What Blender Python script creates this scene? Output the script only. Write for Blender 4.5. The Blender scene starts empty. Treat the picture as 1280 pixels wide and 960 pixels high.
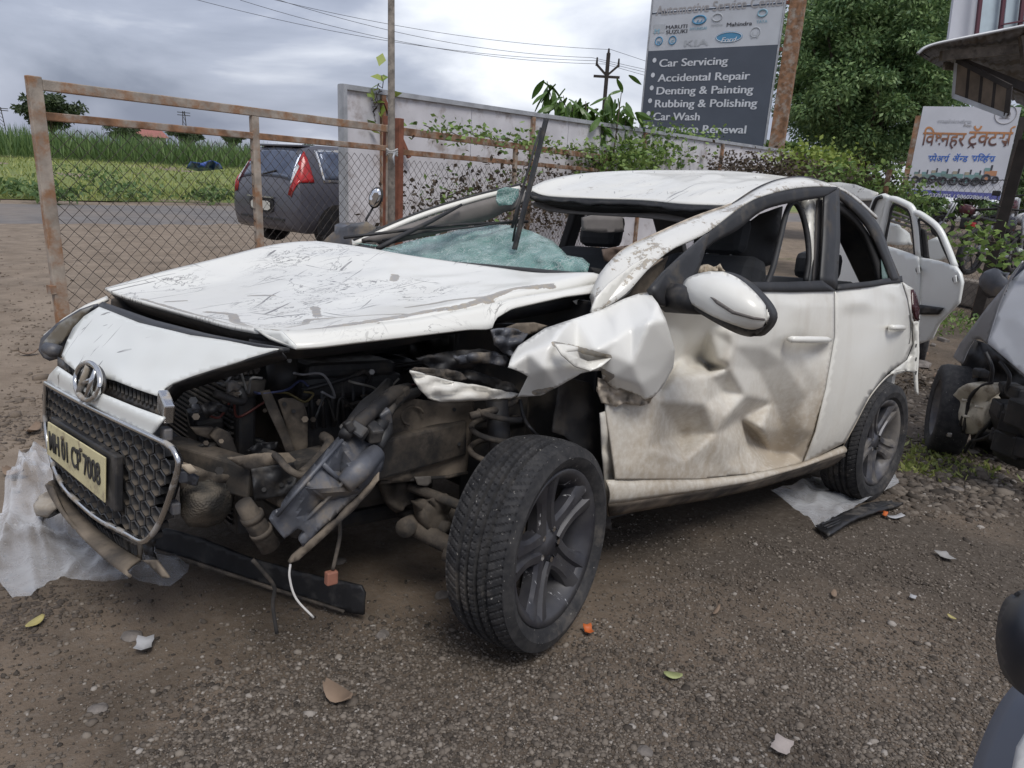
import bpy, bmesh, math, random
import numpy as np
from mathutils import Vector, Matrix, noise
from mathutils.geometry import delaunay_2d_cdt

random.seed(7); rng = np.random.default_rng(7)
SC = bpy.context.scene
COL = SC.collection

# ------------------------------------------------------------------ camera
CAM = np.array([1.12141, 2.12438, 1.51231])
FW = np.array([-0.63964611, -0.71648207, -0.27839952])
RT = np.array([-0.75523556, 0.65321555, 0.05411742])
UP = np.array([-0.14308074, -0.24487322, 0.95893952])
FPX = 887.24                       # focal length in pixels of a 1280 wide picture
cd = bpy.data.cameras.new('camera'); cam = bpy.data.objects.new('camera', cd); COL.objects.link(cam)
cd.sensor_width = 36.0; cd.sensor_fit = 'HORIZONTAL'; cd.lens = FPX / 1280 * 36.0
cd.clip_start = 0.02; cd.clip_end = 3000
m = Matrix.Identity(4)
for i in range(3):
    m[i][0] = RT[i]; m[i][1] = UP[i]; m[i][2] = -FW[i]; m[i][3] = CAM[i]
cam.matrix_world = m
SC.camera = cam

# ------------------------------------------------------------------ sky and sun
SUN_EL, SUN_AZ = math.radians(58), math.radians(20)     # azimuth measured from +Y towards +X
world = bpy.data.worlds.new('World'); SC.world = world; world.use_nodes = True
wt = world.node_tree; wt.nodes.clear()
def wn(t, **k):
    n = wt.nodes.new(t)
    for a, b in k.items(): setattr(n, a, b)
    return n
wo = wn('ShaderNodeOutputWorld'); bg = wn('ShaderNodeBackground'); bg.inputs['Strength'].default_value = 0.1
sky = wn('ShaderNodeTexSky', sky_type='NISHITA'); sky.sun_disc = False
sky.sun_elevation = SUN_EL; sky.sun_rotation = SUN_AZ; sky.air_density = 1.4; sky.dust_density = 2.5
tc = wn('ShaderNodeTexCoord')
mp = wn('ShaderNodeMapping'); mp.inputs['Scale'].default_value = (1.0, 1.0, 2.8)
wt.links.new(tc.outputs['Generated'], mp.inputs['Vector'])
n1 = wn('ShaderNodeTexNoise'); n1.inputs['Scale'].default_value = 2.5; n1.inputs['Detail'].default_value = 7
n1.inputs['Roughness'].default_value = 0.5; n1.inputs['Distortion'].default_value = 0.35
wt.links.new(mp.outputs['Vector'], n1.inputs['Vector'])
rp = wn('ShaderNodeValToRGB')
e = rp.color_ramp.elements
e[0].position = 0.34; e[0].color = (0.205, 0.235, 0.325, 1)
e[1].position = 0.66; e[1].color = (0.90, 0.93, 1.0, 1)
el = rp.color_ramp.elements.new(0.50); el.color = (0.40, 0.435, 0.545, 1)
wt.links.new(n1.outputs['Fac'], rp.inputs['Fac'])
sc_ = wn('ShaderNodeVectorMath', operation='SCALE'); sc_.inputs['Scale'].default_value = 8.2
wt.links.new(rp.outputs['Color'], sc_.inputs[0])
mx = wn('ShaderNodeMix', data_type='RGBA'); mx.inputs['Factor'].default_value = 0.9
wt.links.new(sky.outputs['Color'], mx.inputs['A']); wt.links.new(sc_.outputs['Vector'], mx.inputs['B'])
wt.links.new(mx.outputs['Result'], bg.inputs['Color']); wt.links.new(bg.outputs['Background'], wo.inputs['Surface'])

sd = bpy.data.lights.new('sun', 'SUN'); sun = bpy.data.objects.new('sun', sd); COL.objects.link(sun)
sd.energy = 1.5; sd.angle = math.radians(25); sd.color = (1.0, 0.97, 0.92)
dsun = Vector((math.sin(SUN_AZ) * math.cos(SUN_EL), math.cos(SUN_AZ) * math.cos(SUN_EL), math.sin(SUN_EL)))
sun.rotation_euler = dsun.to_track_quat('Z', 'Y').to_euler()
SC.view_settings.view_transform = 'Standard'; SC.view_settings.look = 'None'
SC.view_settings.exposure = 0.52; SC.view_settings.gamma = 1.0; SC.view_settings.use_curve_mapping = False
SC.render.engine = 'CYCLES'; SC.cycles.use_denoising = True; SC.cycles.max_bounces = 8
SC.cycles.transparent_max_bounces = 16

# ------------------------------------------------------------------ survey: from sight lines to places
CARR = np.array([[0.99626766, -0.00539817, -0.08614874], [0.0, 0.99804256, -0.06253835], [0.0863177, 0.06230493, 0.99431753]])
PIV = np.array([-2.57, 0.8, 0.0])
CAMC = (CAM - PIV) @ CARR + PIV                       # the viewpoint in the car's own axes
FWH = np.array([FW[0], FW[1], 0]); FWH /= np.linalg.norm(FWH)
def wray(px, py): return FW + RT * (px - 640) / FPX + UP * (480 - py) / FPX
def cray(px, py): return wray(px, py) @ CARR
def wz(px, py, z): d = wray(px, py); return Vector(CAM + d * (z - CAM[2]) / d[2])
def wd(px, py, D): d = wray(px, py); return Vector(CAM + d * D / (d @ FWH))
def car(px, py, X=None, Y=None, Z=None):
    d = cray(px, py); i, v = (0, X) if X is not None else (1, Y) if Y is not None else (2, Z)
    return Vector(CAMC + d * (v - CAMC[i]) / d[i])
def c2w(p): return Vector((np.array(p) - PIV) @ CARR.T + PIV)
def sstep(a, b, x):
    t = min(1, max(0, (x - a) / (b - a))); return t * t * (3 - 2 * t)
def plane_z(x, y):
    n = CARR[:, 2]; return -(n[0] * (x - PIV[0]) + n[1] * (y - PIV[1])) / n[2]
def ground_z(x, y):
    dx = max(-3.0 - x, 0, x - 0.9); dy = max(-0.9 - y, 0, y - 1.3)
    d = math.hypot(dx, dy); w = sstep(0.3, 4.5, d)
    return plane_z(max(-3.6, min(1.4, x)), max(-1.6, min(2.0, y))) * (1 - w) + 0.10 * w
def gp(px, py):                                        # where a sight line meets the ground
    d = wray(px, py); t = 0.3
    while t < 300:
        p = CAM + d * t
        if p[2] <= ground_z(p[0], p[1]): return Vector(p)
        t *= 1.004
    return Vector(CAM + d * 300)
def side_y(x, z):                                      # the hatchback's left flank
    y = 0.855
    if z < .6: y -= .07 * ((.6 - z) / .4) ** 2
    elif z < 1.0: y -= .025 * ((z - .6) / .4) ** 2
    else: y -= .025 + .27 * (z - 1.0)
    if x < -2.2: y -= .13 * ((-2.2 - x) / .9) ** 2
    return y
def side(px, py, off=0.0):
    y = .85
    for _ in range(14):
        p = car(px, py, Y=y); y = .5 * y + .5 * (side_y(p.x, p.z) + off)
    p = car(px, py, Y=y)
    return p if p.x > -3.06 else car(px, py, X=-3.06 - .1 * off)          # the tail turns the corner here

# ------------------------------------------------------------------ object helpers
def tag(o, label=None, cat=None, group=None, kind=None):
    if label: o['label'] = label
    if cat: o['category'] = cat
    if group: o['group'] = group
    if kind: o['kind'] = kind
    return o
def empty(name, loc=(0, 0, 0), rz=0.0, parent=None):
    o = bpy.data.objects.new(name, None); o.empty_display_size = .2
    o.location = loc; o.rotation_euler = (0, 0, rz); COL.objects.link(o)
    if parent: o.parent = parent
    return o
def link(name, me, mt, parent=None):
    o = bpy.data.objects.new(name, me); COL.objects.link(o)
    if mt and not me.materials: me.materials.append(mt)
    if parent: o.parent = parent
    return o
def obj(name, vs, fs, mt, parent=None, smooth=True, thick=0, bevel=0, sub=0, off=0.0, auto=None):
    me = bpy.data.meshes.new(name); me.from_pydata([tuple(v) for v in vs], [], [tuple(f) for f in fs]); me.update()
    if smooth: me.polygons.foreach_set('use_smooth', [True] * len(me.polygons))
    o = link(name, me, mt, parent)
    if auto is not None: me.set_sharp_from_angle(angle=math.radians(auto))
    if sub: s = o.modifiers.new('sub', 'SUBSURF'); s.levels = s.render_levels = sub
    if thick: s = o.modifiers.new('sol', 'SOLIDIFY'); s.thickness = thick; s.offset = off
    if bevel: b = o.modifiers.new('bev', 'BEVEL'); b.width = bevel; b.segments = 2; b.limit_method = 'ANGLE'; b.angle_limit = math.radians(40); b.harden_normals = False
    return o
class MB:
    """collects simple solids for ONE part"""
    def __init__(s): s.v = []; s.f = []
    def add(s, vs, fs):
        n = len(s.v); s.v += [tuple(v) for v in vs]; s.f += [tuple(i + n for i in f) for f in fs]; return s
    def box(s, c, d, rot=None):
        c = Vector(c); vs = []
        for i in (-1, 1):
            for j in (-1, 1):
                for k in (-1, 1):
                    p = Vector((i * d[0] / 2, j * d[1] / 2, k * d[2] / 2))
                    if rot is not None: p = rot @ p
                    vs.append(c + p)
        return s.add(vs, [(0, 1, 3, 2), (4, 6, 7, 5), (0, 4, 5, 1), (2, 3, 7, 6), (0, 2, 6, 4), (1, 5, 7, 3)])
    def bar(s, a, b, w, h=None, upv=(0, 0, 1)):
        a = Vector(a); b = Vector(b); h = h or w; d = (b - a).normalized(); u = Vector(upv)
        if abs(d.dot(u)) > .98: u = Vector((0, 1, 0)) if abs(d.y) < .9 else Vector((1, 0, 0))
        x = d.cross(u).normalized(); y = x.cross(d)
        vs = [q + x * (i * w / 2) + y * (j * h / 2) for q in (a, b) for i, j in ((-1, -1), (1, -1), (1, 1), (-1, 1))]
        return s.add(vs, [(3, 2, 1, 0), (4, 5, 6, 7), (0, 1, 5, 4), (1, 2, 6, 5), (2, 3, 7, 6), (3, 0, 4, 7)])
    def tube(s, pts, r, n=8, cap=True, flat=1.0):
        pts = [Vector(p) for p in pts]; k = len(pts); rs = r if hasattr(r, '__len__') else [r] * k; base = len(s.v)
        u = None
        for i, p in enumerate(pts):
            d = (pts[min(i + 1, k - 1)] - pts[max(i - 1, 0)]).normalized()
            if u is None:
                u = Vector((0, 0, 1)) if abs(d.z) < .9 else Vector((1, 0, 0))
            x = d.cross(u).normalized(); u = x.cross(d).normalized()
            for j in range(n):
                a = 2 * math.pi * j / n
                s.v.append(tuple(p + (x * math.cos(a) + u * math.sin(a) * flat) * rs[i]))
        for i in range(k - 1):
            for j in range(n):
                a = base + i * n + j; b = base + i * n + (j + 1) % n
                s.f.append((a, b, b + n, a + n))
        if cap:
            s.f.append(tuple(base + j for j in range(n))[::-1]); s.f.append(tuple(base + (k - 1) * n + j for j in range(n)))
        return s
    def build(s, name, mt, parent=None, smooth=False, **k): return obj(name, s.v, s.f, mt, parent, smooth, **k)
def resample(pts, n):
    a = np.array([list(p) for p in pts], float); d = np.r_[0, np.cumsum(np.linalg.norm(np.diff(a, axis=0), axis=1))]
    t = np.linspace(0, d[-1], n); return np.stack([np.interp(t, d, a[:, k]) for k in range(a.shape[1])], 1)
def smoothline(pts, n):                                  # Catmull-Rom through the points
    P = [np.array(p, float) for p in pts]; P = [2 * P[0] - P[1]] + P + [2 * P[-1] - P[-2]]; out = []
    m_ = len(P) - 3
    for k in range(n):
        t = k / (n - 1) * m_; i = min(int(t), m_ - 1); t -= i
        a, b, c, d = P[i:i + 4]
        out.append(.5 * ((2 * b) + (-a + c) * t + (2 * a - 5 * b + 4 * c - d) * t * t + (-a + 3 * b - 3 * c + d) * t ** 3))
    return np.array(out)
def gridfaces(nu, nv, closed=False):
    fs = []
    for i in range(nu - 1):
        for j in range(nv - (0 if closed else 1)):
            j2 = (j + 1) % nv; fs.append((i * nv + j, (i + 1) * nv + j, (i + 1) * nv + j2, i * nv + j2))
    return fs
def coons(b0, b1, l0, l1, nu, nv):
    """b0,b1: v=0 / v=1 edges along u; l0,l1: u=0 / u=1 edges along v"""
    b0, b1 = resample(b0, nu), resample(b1, nu); l0, l1 = resample(l0, nv), resample(l1, nv)
    u = np.linspace(0, 1, nu)[:, None, None]; v = np.linspace(0, 1, nv)[None, :, None]
    return ((1 - v) * b0[:, None] + v * b1[:, None] + (1 - u) * l0[None] + u * l1[None]
            - ((1 - u) * (1 - v) * b0[0] + u * (1 - v) * b0[-1] + (1 - u) * v * b1[0] + u * v * b1[-1]))
def band(name, A, B, mt, parent, n=30, m_=3, thick=.004, bulge=None, **k):
    """ruled strip between two 3-D lines"""
    a, b = resample(A, n), resample(B, n); vs = []
    for i in range(n):
        for j in range(m_):
            t = j / (m_ - 1); p = a[i] * (1 - t) + b[i] * t
            if bulge is not None: p = p + np.array(bulge) * (4 * t * (1 - t))
            vs.append(p)
    return obj(name, vs, gridfaces(n, m_), mt, parent, thick=thick, **k)
class Facet:
    """dent map: heights at scattered points, linear between them"""
    def __init__(s, pts):
        s.h = np.array([p[2] for p in pts], float)
        r = delaunay_2d_cdt([Vector(p[:2]) for p in pts], [], [], 0, 1e-6)
        s.p = np.array([list(v) for v in r[0]]); s.t = r[2]
        s.h = np.array([s.h[o[0]] for o in r[3]])
    def __call__(s, x, y):
        best = None
        for a, b, c in s.t:
            A, B, C = s.p[a], s.p[b], s.p[c]
            dt = (B[1] - C[1]) * (A[0] - C[0]) + (C[0] - B[0]) * (A[1] - C[1])
            if abs(dt) < 1e-9: continue
            l0 = ((B[1] - C[1]) * (x - C[0]) + (C[0] - B[0]) * (y - C[1])) / dt
            l1 = ((C[1] - A[1]) * (x - C[0]) + (A[0] - C[0]) * (y - C[1])) / dt
            l2 = 1 - l0 - l1; mn = min(l0, l1, l2)
            if best is None or mn > best[0]: best = (mn, l0 * s.h[a] + l1 * s.h[b] + l2 * s.h[c])
            if mn > -1e-6: break
        return best[1]
def inpoly(x, y, poly):
    c = False; n = len(poly); j = n - 1
    for i in range(n):
        xi, yi = poly[i][:2]; xj, yj = poly[j][:2]
        if (yi > y) != (yj > y) and x < (xj - xi) * (y - yi) / (yj - yi) + xi: c = not c
        j = i
    return c
def segdist(x, y, line):
    best = 1e9
    for (ax, ay), (bx, by) in zip(line[:-1], line[1:]):
        dx, dy = bx - ax, by - ay; L = dx * dx + dy * dy or 1e-9
        t = max(0, min(1, ((x - ax) * dx + (y - ay) * dy) / L)); best = min(best, math.hypot(x - ax - dx * t, y - ay - dy * t))
    return best
def panel(name, outline, fn, mt, parent, sp=7, thick=.003, hs=None, relax=0, wear=None, off=0.0, smooth=True, auto=None):
    """a sheet with a traced outline; fn(a, b, h) places each of its points, hs = dent map"""
    loop = []
    n = len(outline)
    for i in range(n):
        a = np.array(outline[i][:2], float); b = np.array(outline[(i + 1) % n][:2], float); k = max(1, int(np.linalg.norm(b - a) / sp))
        loop += [a + (b - a) * t / k for t in range(k)]
    nl = len(loop); lp = np.array(loop); pts = [Vector(p) for p in loop]
    x0, y0 = lp.min(0); x1, y1 = lp.max(0); yy = y0 + sp * .5; row = 0
    while yy < y1:
        xx = x0 + (sp * .5 if row % 2 else 0)
        while xx < x1:
            if inpoly(xx, yy, loop) and np.min(np.hypot(lp[:, 0] - xx, lp[:, 1] - yy)) > sp * .55: pts.append(Vector((xx, yy)))
            xx += sp
        yy += sp * .87; row += 1
    r = delaunay_2d_cdt(pts, [], [list(range(nl))], 1, 1e-5)
    V2, F = r[0], r[2]
    H = np.array([hs(v.x, v.y) if hs else 0.0 for v in V2])
    if relax:
        nb = [set() for _ in V2]
        for f in F:
            for i in range(3): nb[f[i]].add(f[(i + 1) % 3]); nb[f[(i + 1) % 3]].add(f[i])
        for _ in range(relax): H = np.array([.5 * H[i] + .5 * np.mean([H[j] for j in nb[i]]) if nb[i] else H[i] for i in range(len(H))])
    vs = [fn(v.x, v.y, h) for v, h in zip(V2, H)]
    o = obj(name, vs, F, mt, parent, smooth, auto=auto)
    if wear is not None:
        at = o.data.attributes.new('wear', 'FLOAT', 'POINT')
        at.data.foreach_set('value', [max(0.0, 1 - min(segdist(v.x, v.y, l) / w for l, w in wear)) for v in V2])
    if thick: s = o.modifiers.new('sol', 'SOLIDIFY'); s.thickness = thick; s.offset = off
    return o
def lathe(prof, n=48, axis='y', closed=False):
    """prof: (radius, along). returns verts, faces round +Y"""
    vs = []; k = len(prof)
    for i in range(n):
        a = 2 * math.pi * i / n
        for r, h in prof: vs.append((r * math.sin(a), h, r * math.cos(a)))
    fs = []
    for i in range(n):
        for j in range(k - (0 if closed else 1)):
            j2 = (j + 1) % k; i2 = (i + 1) % n
            fs.append((i * k + j, i * k + j2, i2 * k + j2, i2 * k + j))
    return vs, fs
def copy_tree(o, parent=None):
    c = o.copy(); COL.objects.link(c); c.parent = parent
    for ch in o.children: copy_tree(ch, c)
    return c

# ------------------------------------------------------------------ materials
class NT:
    def __init__(s, name):
        s.m = bpy.data.materials.new(name); s.m.use_nodes = True; s.t = s.m.node_tree
        s.b = s.t.nodes['Principled BSDF']; s.c = s.n('ShaderNodeTexCoord').outputs['Object']
    def n(s, t, **k):
        q = s.t.nodes.new(t)
        for a, b in k.items():
            if hasattr(q, a): setattr(q, a, b)
            else: q.inputs[a.replace('_', ' ')].default_value = b
        return q
    def l(s, a, b): s.t.links.new(a, b)
    def vec(s, scale):
        q = s.n('ShaderNodeMapping'); q.inputs['Scale'].default_value = scale if hasattr(scale, '__len__') else (scale,) * 3
        s.l(s.c, q.inputs['Vector']); return q.outputs['Vector']
    def noise(s, scale, detail=5, rough=.55, dist=0.0, loc=None):
        q = s.n('ShaderNodeTexNoise'); q.inputs['Scale'].default_value = 1; q.inputs['Detail'].default_value = detail
        q.inputs['Roughness'].default_value = rough; q.inputs['Distortion'].default_value = dist
        v = s.vec(scale)
        if loc: v.node.inputs['Location'].default_value = loc
        s.l(v, q.inputs['Vector']); return q.outputs['Fac']
    def ramp(s, fac, a, b, lo=0.0, hi=1.0):
        q = s.n('ShaderNodeMapRange'); q.inputs['From Min'].default_value = a; q.inputs['From Max'].default_value = b
        q.inputs['To Min'].default_value = lo; q.inputs['To Max'].default_value = hi
        q.interpolation_type = 'SMOOTHSTEP'; s.l(fac, q.inputs['Value']); return q.outputs['Result']
    def math(s, op, a, b=None):
        q = s.n('ShaderNodeMath', operation=op)
        for i, x in enumerate((a, b)):
            if x is None: continue
            if hasattr(x, 'links'): s.l(x, q.inputs[i])
            else: q.inputs[i].default_value = x
        return q.outputs[0]
    def mix(s, f, a, b):
        q = s.n('ShaderNodeMix', data_type='RGBA')
        for nm, x in (('Factor', f), ('A', a), ('B', b)):
            i = q.inputs[nm]
            if nm != 'Factor': i = [k for k in q.inputs if k.name == nm and k.type == 'RGBA'][0]
            if hasattr(x, 'links'): s.l(x, i)
            elif nm == 'Factor': i.default_value = x
            else: i.default_value = (*x, 1)
        return [k for k in q.outputs if k.type == 'RGBA'][0]
    def col(s, c):
        if hasattr(c, 'links'): s.l(c, s.b.inputs['Base Color'])
        else: s.b.inputs['Base Color'].default_value = (*c, 1)
    def set(s, **k):
        for a, v in k.items():
            i = s.b.inputs[a.replace('_', ' ')]
            if hasattr(v, 'links'): s.l(v, i)
            else: i.default_value = v
    def bump(s, h, strength=.3, dist=.01):
        q = s.n('ShaderNodeBump'); q.inputs['Strength'].default_value = strength; q.inputs['Distance'].default_value = dist
        s.l(h, q.inputs['Height']); s.l(q.outputs['Normal'], s.b.inputs['Normal'])
    def sep(s):
        q = s.n('ShaderNodeSeparateXYZ'); s.l(s.c, q.inputs[0]); return q.outputs
def pbr(name, base, rough=.5, metal=0.0, var=.25, scale=6, dirt=None, dscale=4, damt=.5, bump=0.0, bscale=40, bdist=.005, spec=.5):
    k = NT(name); f = k.noise(scale, 6)
    c = k.mix(k.ramp(f, .3, .7), tuple(x * (1 - var) for x in base), tuple(min(1, x * (1 + var * .7)) for x in base))
    k.set(Roughness=rough, Metallic=metal); k.b.inputs['Specular IOR Level'].default_value = spec
    if dirt:
        d = k.ramp(k.noise(dscale, 8, .65, loc=(3, 1, 7)), .62 - damt * .4, .78 - damt * .25)
        c = k.mix(d, c, dirt); k.set(Roughness=k.ramp(d, 0, 1, rough, .9))
        if metal: k.set(Metallic=k.ramp(d, 0, 1, metal, 0))
    k.col(c)
    if bump: k.bump(k.noise(bscale, 4), bump, bdist)
    return k.m
M = {}
def paint(name, base, dust=.35, mud_z=.55, rough=.32, streak=.3, dustcol=(.42, .36, .28), scratch=0.0, wear=False, peel=0.0, coat=.25, bumpy=0.0):
    k = NT(name); s = k.sep()
    g = k.noise(1.7, 5); fine = k.noise(38, 6, .65); stv = k.noise((9, 9, .8), 2, .5)
    low = k.ramp(s[2], mud_z + .32, mud_z - .35)
    amt = k.math('ADD', k.math('MULTIPLY', low, dust * 1.25), k.math('MULTIPLY', k.ramp(g, .38, .72), dust * .5))
    amt = k.math('MULTIPLY', amt, k.ramp(fine, .2, .75, .62, 1.15))
    amt = k.math('ADD', amt, k.math('MULTIPLY', k.ramp(stv, .52, .72), streak * .35))
    amt = k.math('MINIMUM', amt, .92)
    c = k.mix(amt, base, dustcol)
    r = k.ramp(amt, 0, .7, rough, .85)
    if scratch:
        tot = None
        for i, (sx, sy, rot) in enumerate(((3, 60, .4), (2.2, 45, -.7), (5, 90, 1.3), (1.6, 70, .05))):
            q = k.n('ShaderNodeMapping'); q.inputs['Rotation'].default_value = (0, 0, rot); q.inputs['Location'].default_value = (i * 3.1, i * 1.7, 0)
            k.l(k.c, q.inputs['Vector'])
            q2 = k.n('ShaderNodeMapping'); q2.inputs['Scale'].default_value = (sx, sy, 8); k.l(q.outputs[0], q2.inputs['Vector'])
            t = k.n('ShaderNodeTexNoise'); t.inputs['Scale'].default_value = 1; t.inputs['Detail'].default_value = 2; t.inputs['Distortion'].default_value = .6
            k.l(q2.outputs[0], t.inputs['Vector'])
            ln = k.ramp(t.outputs['Fac'], .715 - .02 * scratch, .735 - .02 * scratch)
            tot = ln if tot is None else k.math('MAXIMUM', tot, ln)
        msk = k.ramp(k.noise(2.3, 3, loc=(5, 2, 1)), .40, .53)
        if scratch > 1:
            for sc_n, lc in ((4.2, (1, 8, 3)), (7.5, (6, 2, 9))):
                cn = k.noise((sc_n, sc_n * 1.5, sc_n), 5, .6, .8, lc); ab = k.math('ABSOLUTE', k.math('SUBTRACT', cn, .5)); crk = k.math('MULTIPLY', k.ramp(ab, .011, .003), k.ramp(k.noise(3.1, 2, loc=lc), .46, .56)); tot = k.math('MAXIMUM', tot, crk)
        c = k.mix(k.math('MULTIPLY', k.math('MULTIPLY', tot, msk), .85), c, (.10, .09, .085))
    if wear or peel:
        pn = k.noise(9, 8, .7); pf = k.noise(55, 5, .7)
        pp = k.math('ADD', k.math('MULTIPLY', pn, .6), k.math('MULTIPLY', pf, .4))
        if wear:
            a = k.n('ShaderNodeAttribute'); a.attribute_name = 'wear'
            w = k.math('ADD', k.math('MULTIPLY', a.outputs['Fac'], .55), k.math('MULTIPLY', pp, .6)); f = k.ramp(w, .60, .64)
        else: f = k.ramp(pp, .66 - .14 * peel, .68 - .14 * peel)
        c = k.mix(f, c, k.mix(k.ramp(pf, .4, .62), (.30, .285, .265), (.38, .33, .26))); r = k.ramp(f, 0, 1, r, .85) if False else r
        pb = k.math('MULTIPLY', f, -1.0)
        k.bump(pb, .5, .002)
    elif bumpy:
        k.bump(k.math('ADD', k.noise(6, 3), k.math('MULTIPLY', k.noise(24, 3), .25)), bumpy, .02)
    k.col(c); k.set(Roughness=r); k.b.inputs['Coat Weight'].default_value = coat; k.b.inputs['Coat Roughness'].default_value = .12
    return k.m
WHITE = (.76, .745, .69)
M['white'] = paint('white_paint', WHITE, .22, .45)
M['white_door'] = paint('white_paint_dusty', WHITE, .62, .70, streak=.5, bumpy=.05, dustcol=(.40, .335, .255))
M['white_rear'] = paint('white_paint_rear_flank', WHITE, .38, .38, streak=.25)
M['white_sill'] = paint('white_paint_muddy', WHITE, .60, .62, streak=.6, dustcol=(.36, .30, .225))
M['white_hood'] = paint('white_paint_scratched', (.76, .75, .70), .12, -1, scratch=1.6, wear=True, streak=0.05)
M['white_roof'] = paint('white_paint_weathered', (.75, .735, .675), .22, -1, scratch=.35, peel=.5, streak=0)
M['white_pillar'] = paint('white_paint_peeling', (.68, .67, .63), .2, -1, peel=.95, streak=.1)
M['white_fender'] = paint('white_paint_torn', (.75, .74, .70), .14, .45, wear=True, streak=.1)
M['white_nose'] = paint('white_paint_nose', (.72, .73, .70), .14, .3, scratch=.25, streak=.1)
M['primer'] = pbr('bare_filler_edge', (.42, .36, .29), .85, var=.35, scale=20, bump=.4)
M['black'] = pbr('black_plastic', (.022, .022, .024), .5, var=.3, scale=9, dirt=(.085, .075, .065), dscale=9, damt=.30)
M['rubber'] = pbr('black_rubber_seal', (.02, .02, .022), .6, var=.3, dirt=(.07, .065, .06), dscale=14, damt=.28)
M['bay'] = pbr('engine_bay_black', (.016, .016, .018), .55, var=.4, scale=8, dirt=(.055, .046, .038), dscale=6, damt=.4)
M['dusty'] = pbr('dusty_steel', (.115, .094, .074), .85, var=.5, scale=7, dirt=(.028, .026, .025), dscale=9, damt=.62, bump=.3, bscale=60)
M['tan'] = pbr('mud_coated_steel', (.175, .142, .108), .9, var=.4, scale=9, dirt=(.045, .039, .035), dscale=6, damt=.48, bump=.3, bscale=70)
M['greyplastic'] = pbr('grey_plastic_dusty', (.085, .09, .105), .45, var=.35, scale=10, dirt=(.21, .175, .135), dscale=6, damt=.45, bump=.2, bscale=90)
M['chrome'] = pbr('dull_chrome', (.62, .62, .62), .22, 1.0, var=.15, dirt=(.26, .22, .17), dscale=12, damt=.38)
M['grille'] = pbr('grille_black', (.05, .05, .052), .5, var=.3, dirt=(.12, .10, .08), dscale=16, damt=.5)
M['plate'] = pbr('plate_yellowed', (.66, .59, .35), .55, var=.12, dirt=(.32, .26, .17), dscale=20, damt=.35)
M['ink'] = pbr('plate_ink', (.03, .03, .03), .6)
M['interior'] = pbr('interior_dark', (.028, .027, .027), .8, var=.3)
M['trimgrey'] = pbr('interior_trim_grey', (.17, .155, .145), .85, var=.2)
M['seat'] = pbr('seat_fabric', (.030, .032, .036), .8, var=.3, bump=.3, bscale=120)
M['steelbright'] = pbr('bare_steel', (.16, .155, .15), .45, .6, var=.3)
M['beige'] = pbr('beige_trim', (.50, .42, .32), .8, var=.2)
# ================================================================== the wrecked white hatchback
CAR = empty('wrecked_hatchback'); CAR.matrix_world = Matrix.Translation(Vector(PIV)) @ Matrix(CARR.tolist()).to_4x4() @ Matrix.Translation(-Vector(PIV))
tag(CAR, 'crashed white hatchback with torn open front end, crumpled left doors and scratched bonnet', 'car')
def cy(pts): return [car(a, b, Y=y) for a, b, y in pts]
def sd_(a, b, h=0.0): return side(a, b, h)

# ---- doors and flank, left
door_out = [(769, 599), (764, 560), (757, 512), (757, 470), (765, 425), (790, 392), (822, 378), (880, 368), (936, 361), (1000, 362), (1042, 362), (1042, 421), (1031, 485), (1018, 540), (1003, 579), (970, 588), (935, 593), (870, 599)]
dents = Facet([(740 + u / 2.909, 340 + v / 2.909, o * 1.6) for u, v, o in (
    (85, 752, 0), (50, 500, -.02), (50, 290, -.04), (145, 150, -.02), (240, 110, -.01), (410, 82, 0), (570, 62, 0), (760, 64, 0), (880, 64, 0), (880, 235, 0), (845, 420, 0), (808, 580, -.005), (765, 695, -.005), (565, 737, -.008), (380, 753, -.005),
    (505, 222, -.004), (514, 270, -.004), (492, 318, -.008), (456, 326, -.03), (425, 350, -.125), (396, 318, -.115), (340, 300, -.10), (325, 215, -.08), (425, 205, -.055), (285, 345, -.095),
    (300, 388, -.042), (420, 374, -.026), (320, 585, -.085), (238, 470, -.032), (412, 480, -.016), (200, 640, -.010), (120, 720, 0), (140, 540, -.022), (330, 690, -.012), (450, 590, -.008), (490, 528, -.003), (486, 700, -.008),
    (500, 345, -.010), (560, 450, -.016), (612, 572, -.024), (476, 430, -.050), (535, 530, -.085), (590, 592, -.115), (600, 360, -.040), (655, 470, -.058), (690, 570, -.066), (700, 330, -.018), (780, 450, -.018), (765, 570, -.016),
    (556, 640, -.050), (650, 655, -.090), (722, 660, -.045), (610, 716, -.012), (700, 706, -.015), (620, 200, 0), (620, 270, -.006), (740, 290, -.020), (850, 290, -.010), (740, 200, .002), (560, 150, .004), (760, 130, .006))])
fdoor = panel('front_door', door_out, sd_, M['white_door'], CAR, 3.2, .006, lambda a, b: dents(a, b) + .004 * noise.noise(Vector((a * .045, b * .03, 4))) * sstep(330, 430, b), 2)
tag(fdoor, 'crumpled dusty front door')
rd_out = [(1043.5, 362), (1090, 357), (1126, 353), (1133, 375), (1137, 400), (1140, 430), (1132, 450), (1110, 465), (1087, 493), (1069, 528), (1055, 553), (1004.5, 578.5), (1019.5, 540), (1032.5, 485), (1043.5, 421)]
rdent = Facet([(1046, 362, 0), (1090, 357, .0), (1126, 353, 0), (1140, 430, 0), (1055, 553, 0), (1007, 577, -.004), (1046, 421, 0), (1080, 376, .016), (1125, 370, .010), (1060, 378, .014), (1120, 382, -.004), (1052, 392, -.003), (1090, 390, -.002), (1110, 420, 0), (1070, 460, .004), (1040, 520, 0), (1087, 493, .004), (1015, 560, .006), (1022, 566, .006), (1050, 545, .006)])
rdoor = panel('rear_door', rd_out, sd_, M['white_rear'], CAR, 5, .006, rdent, 2)
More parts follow.
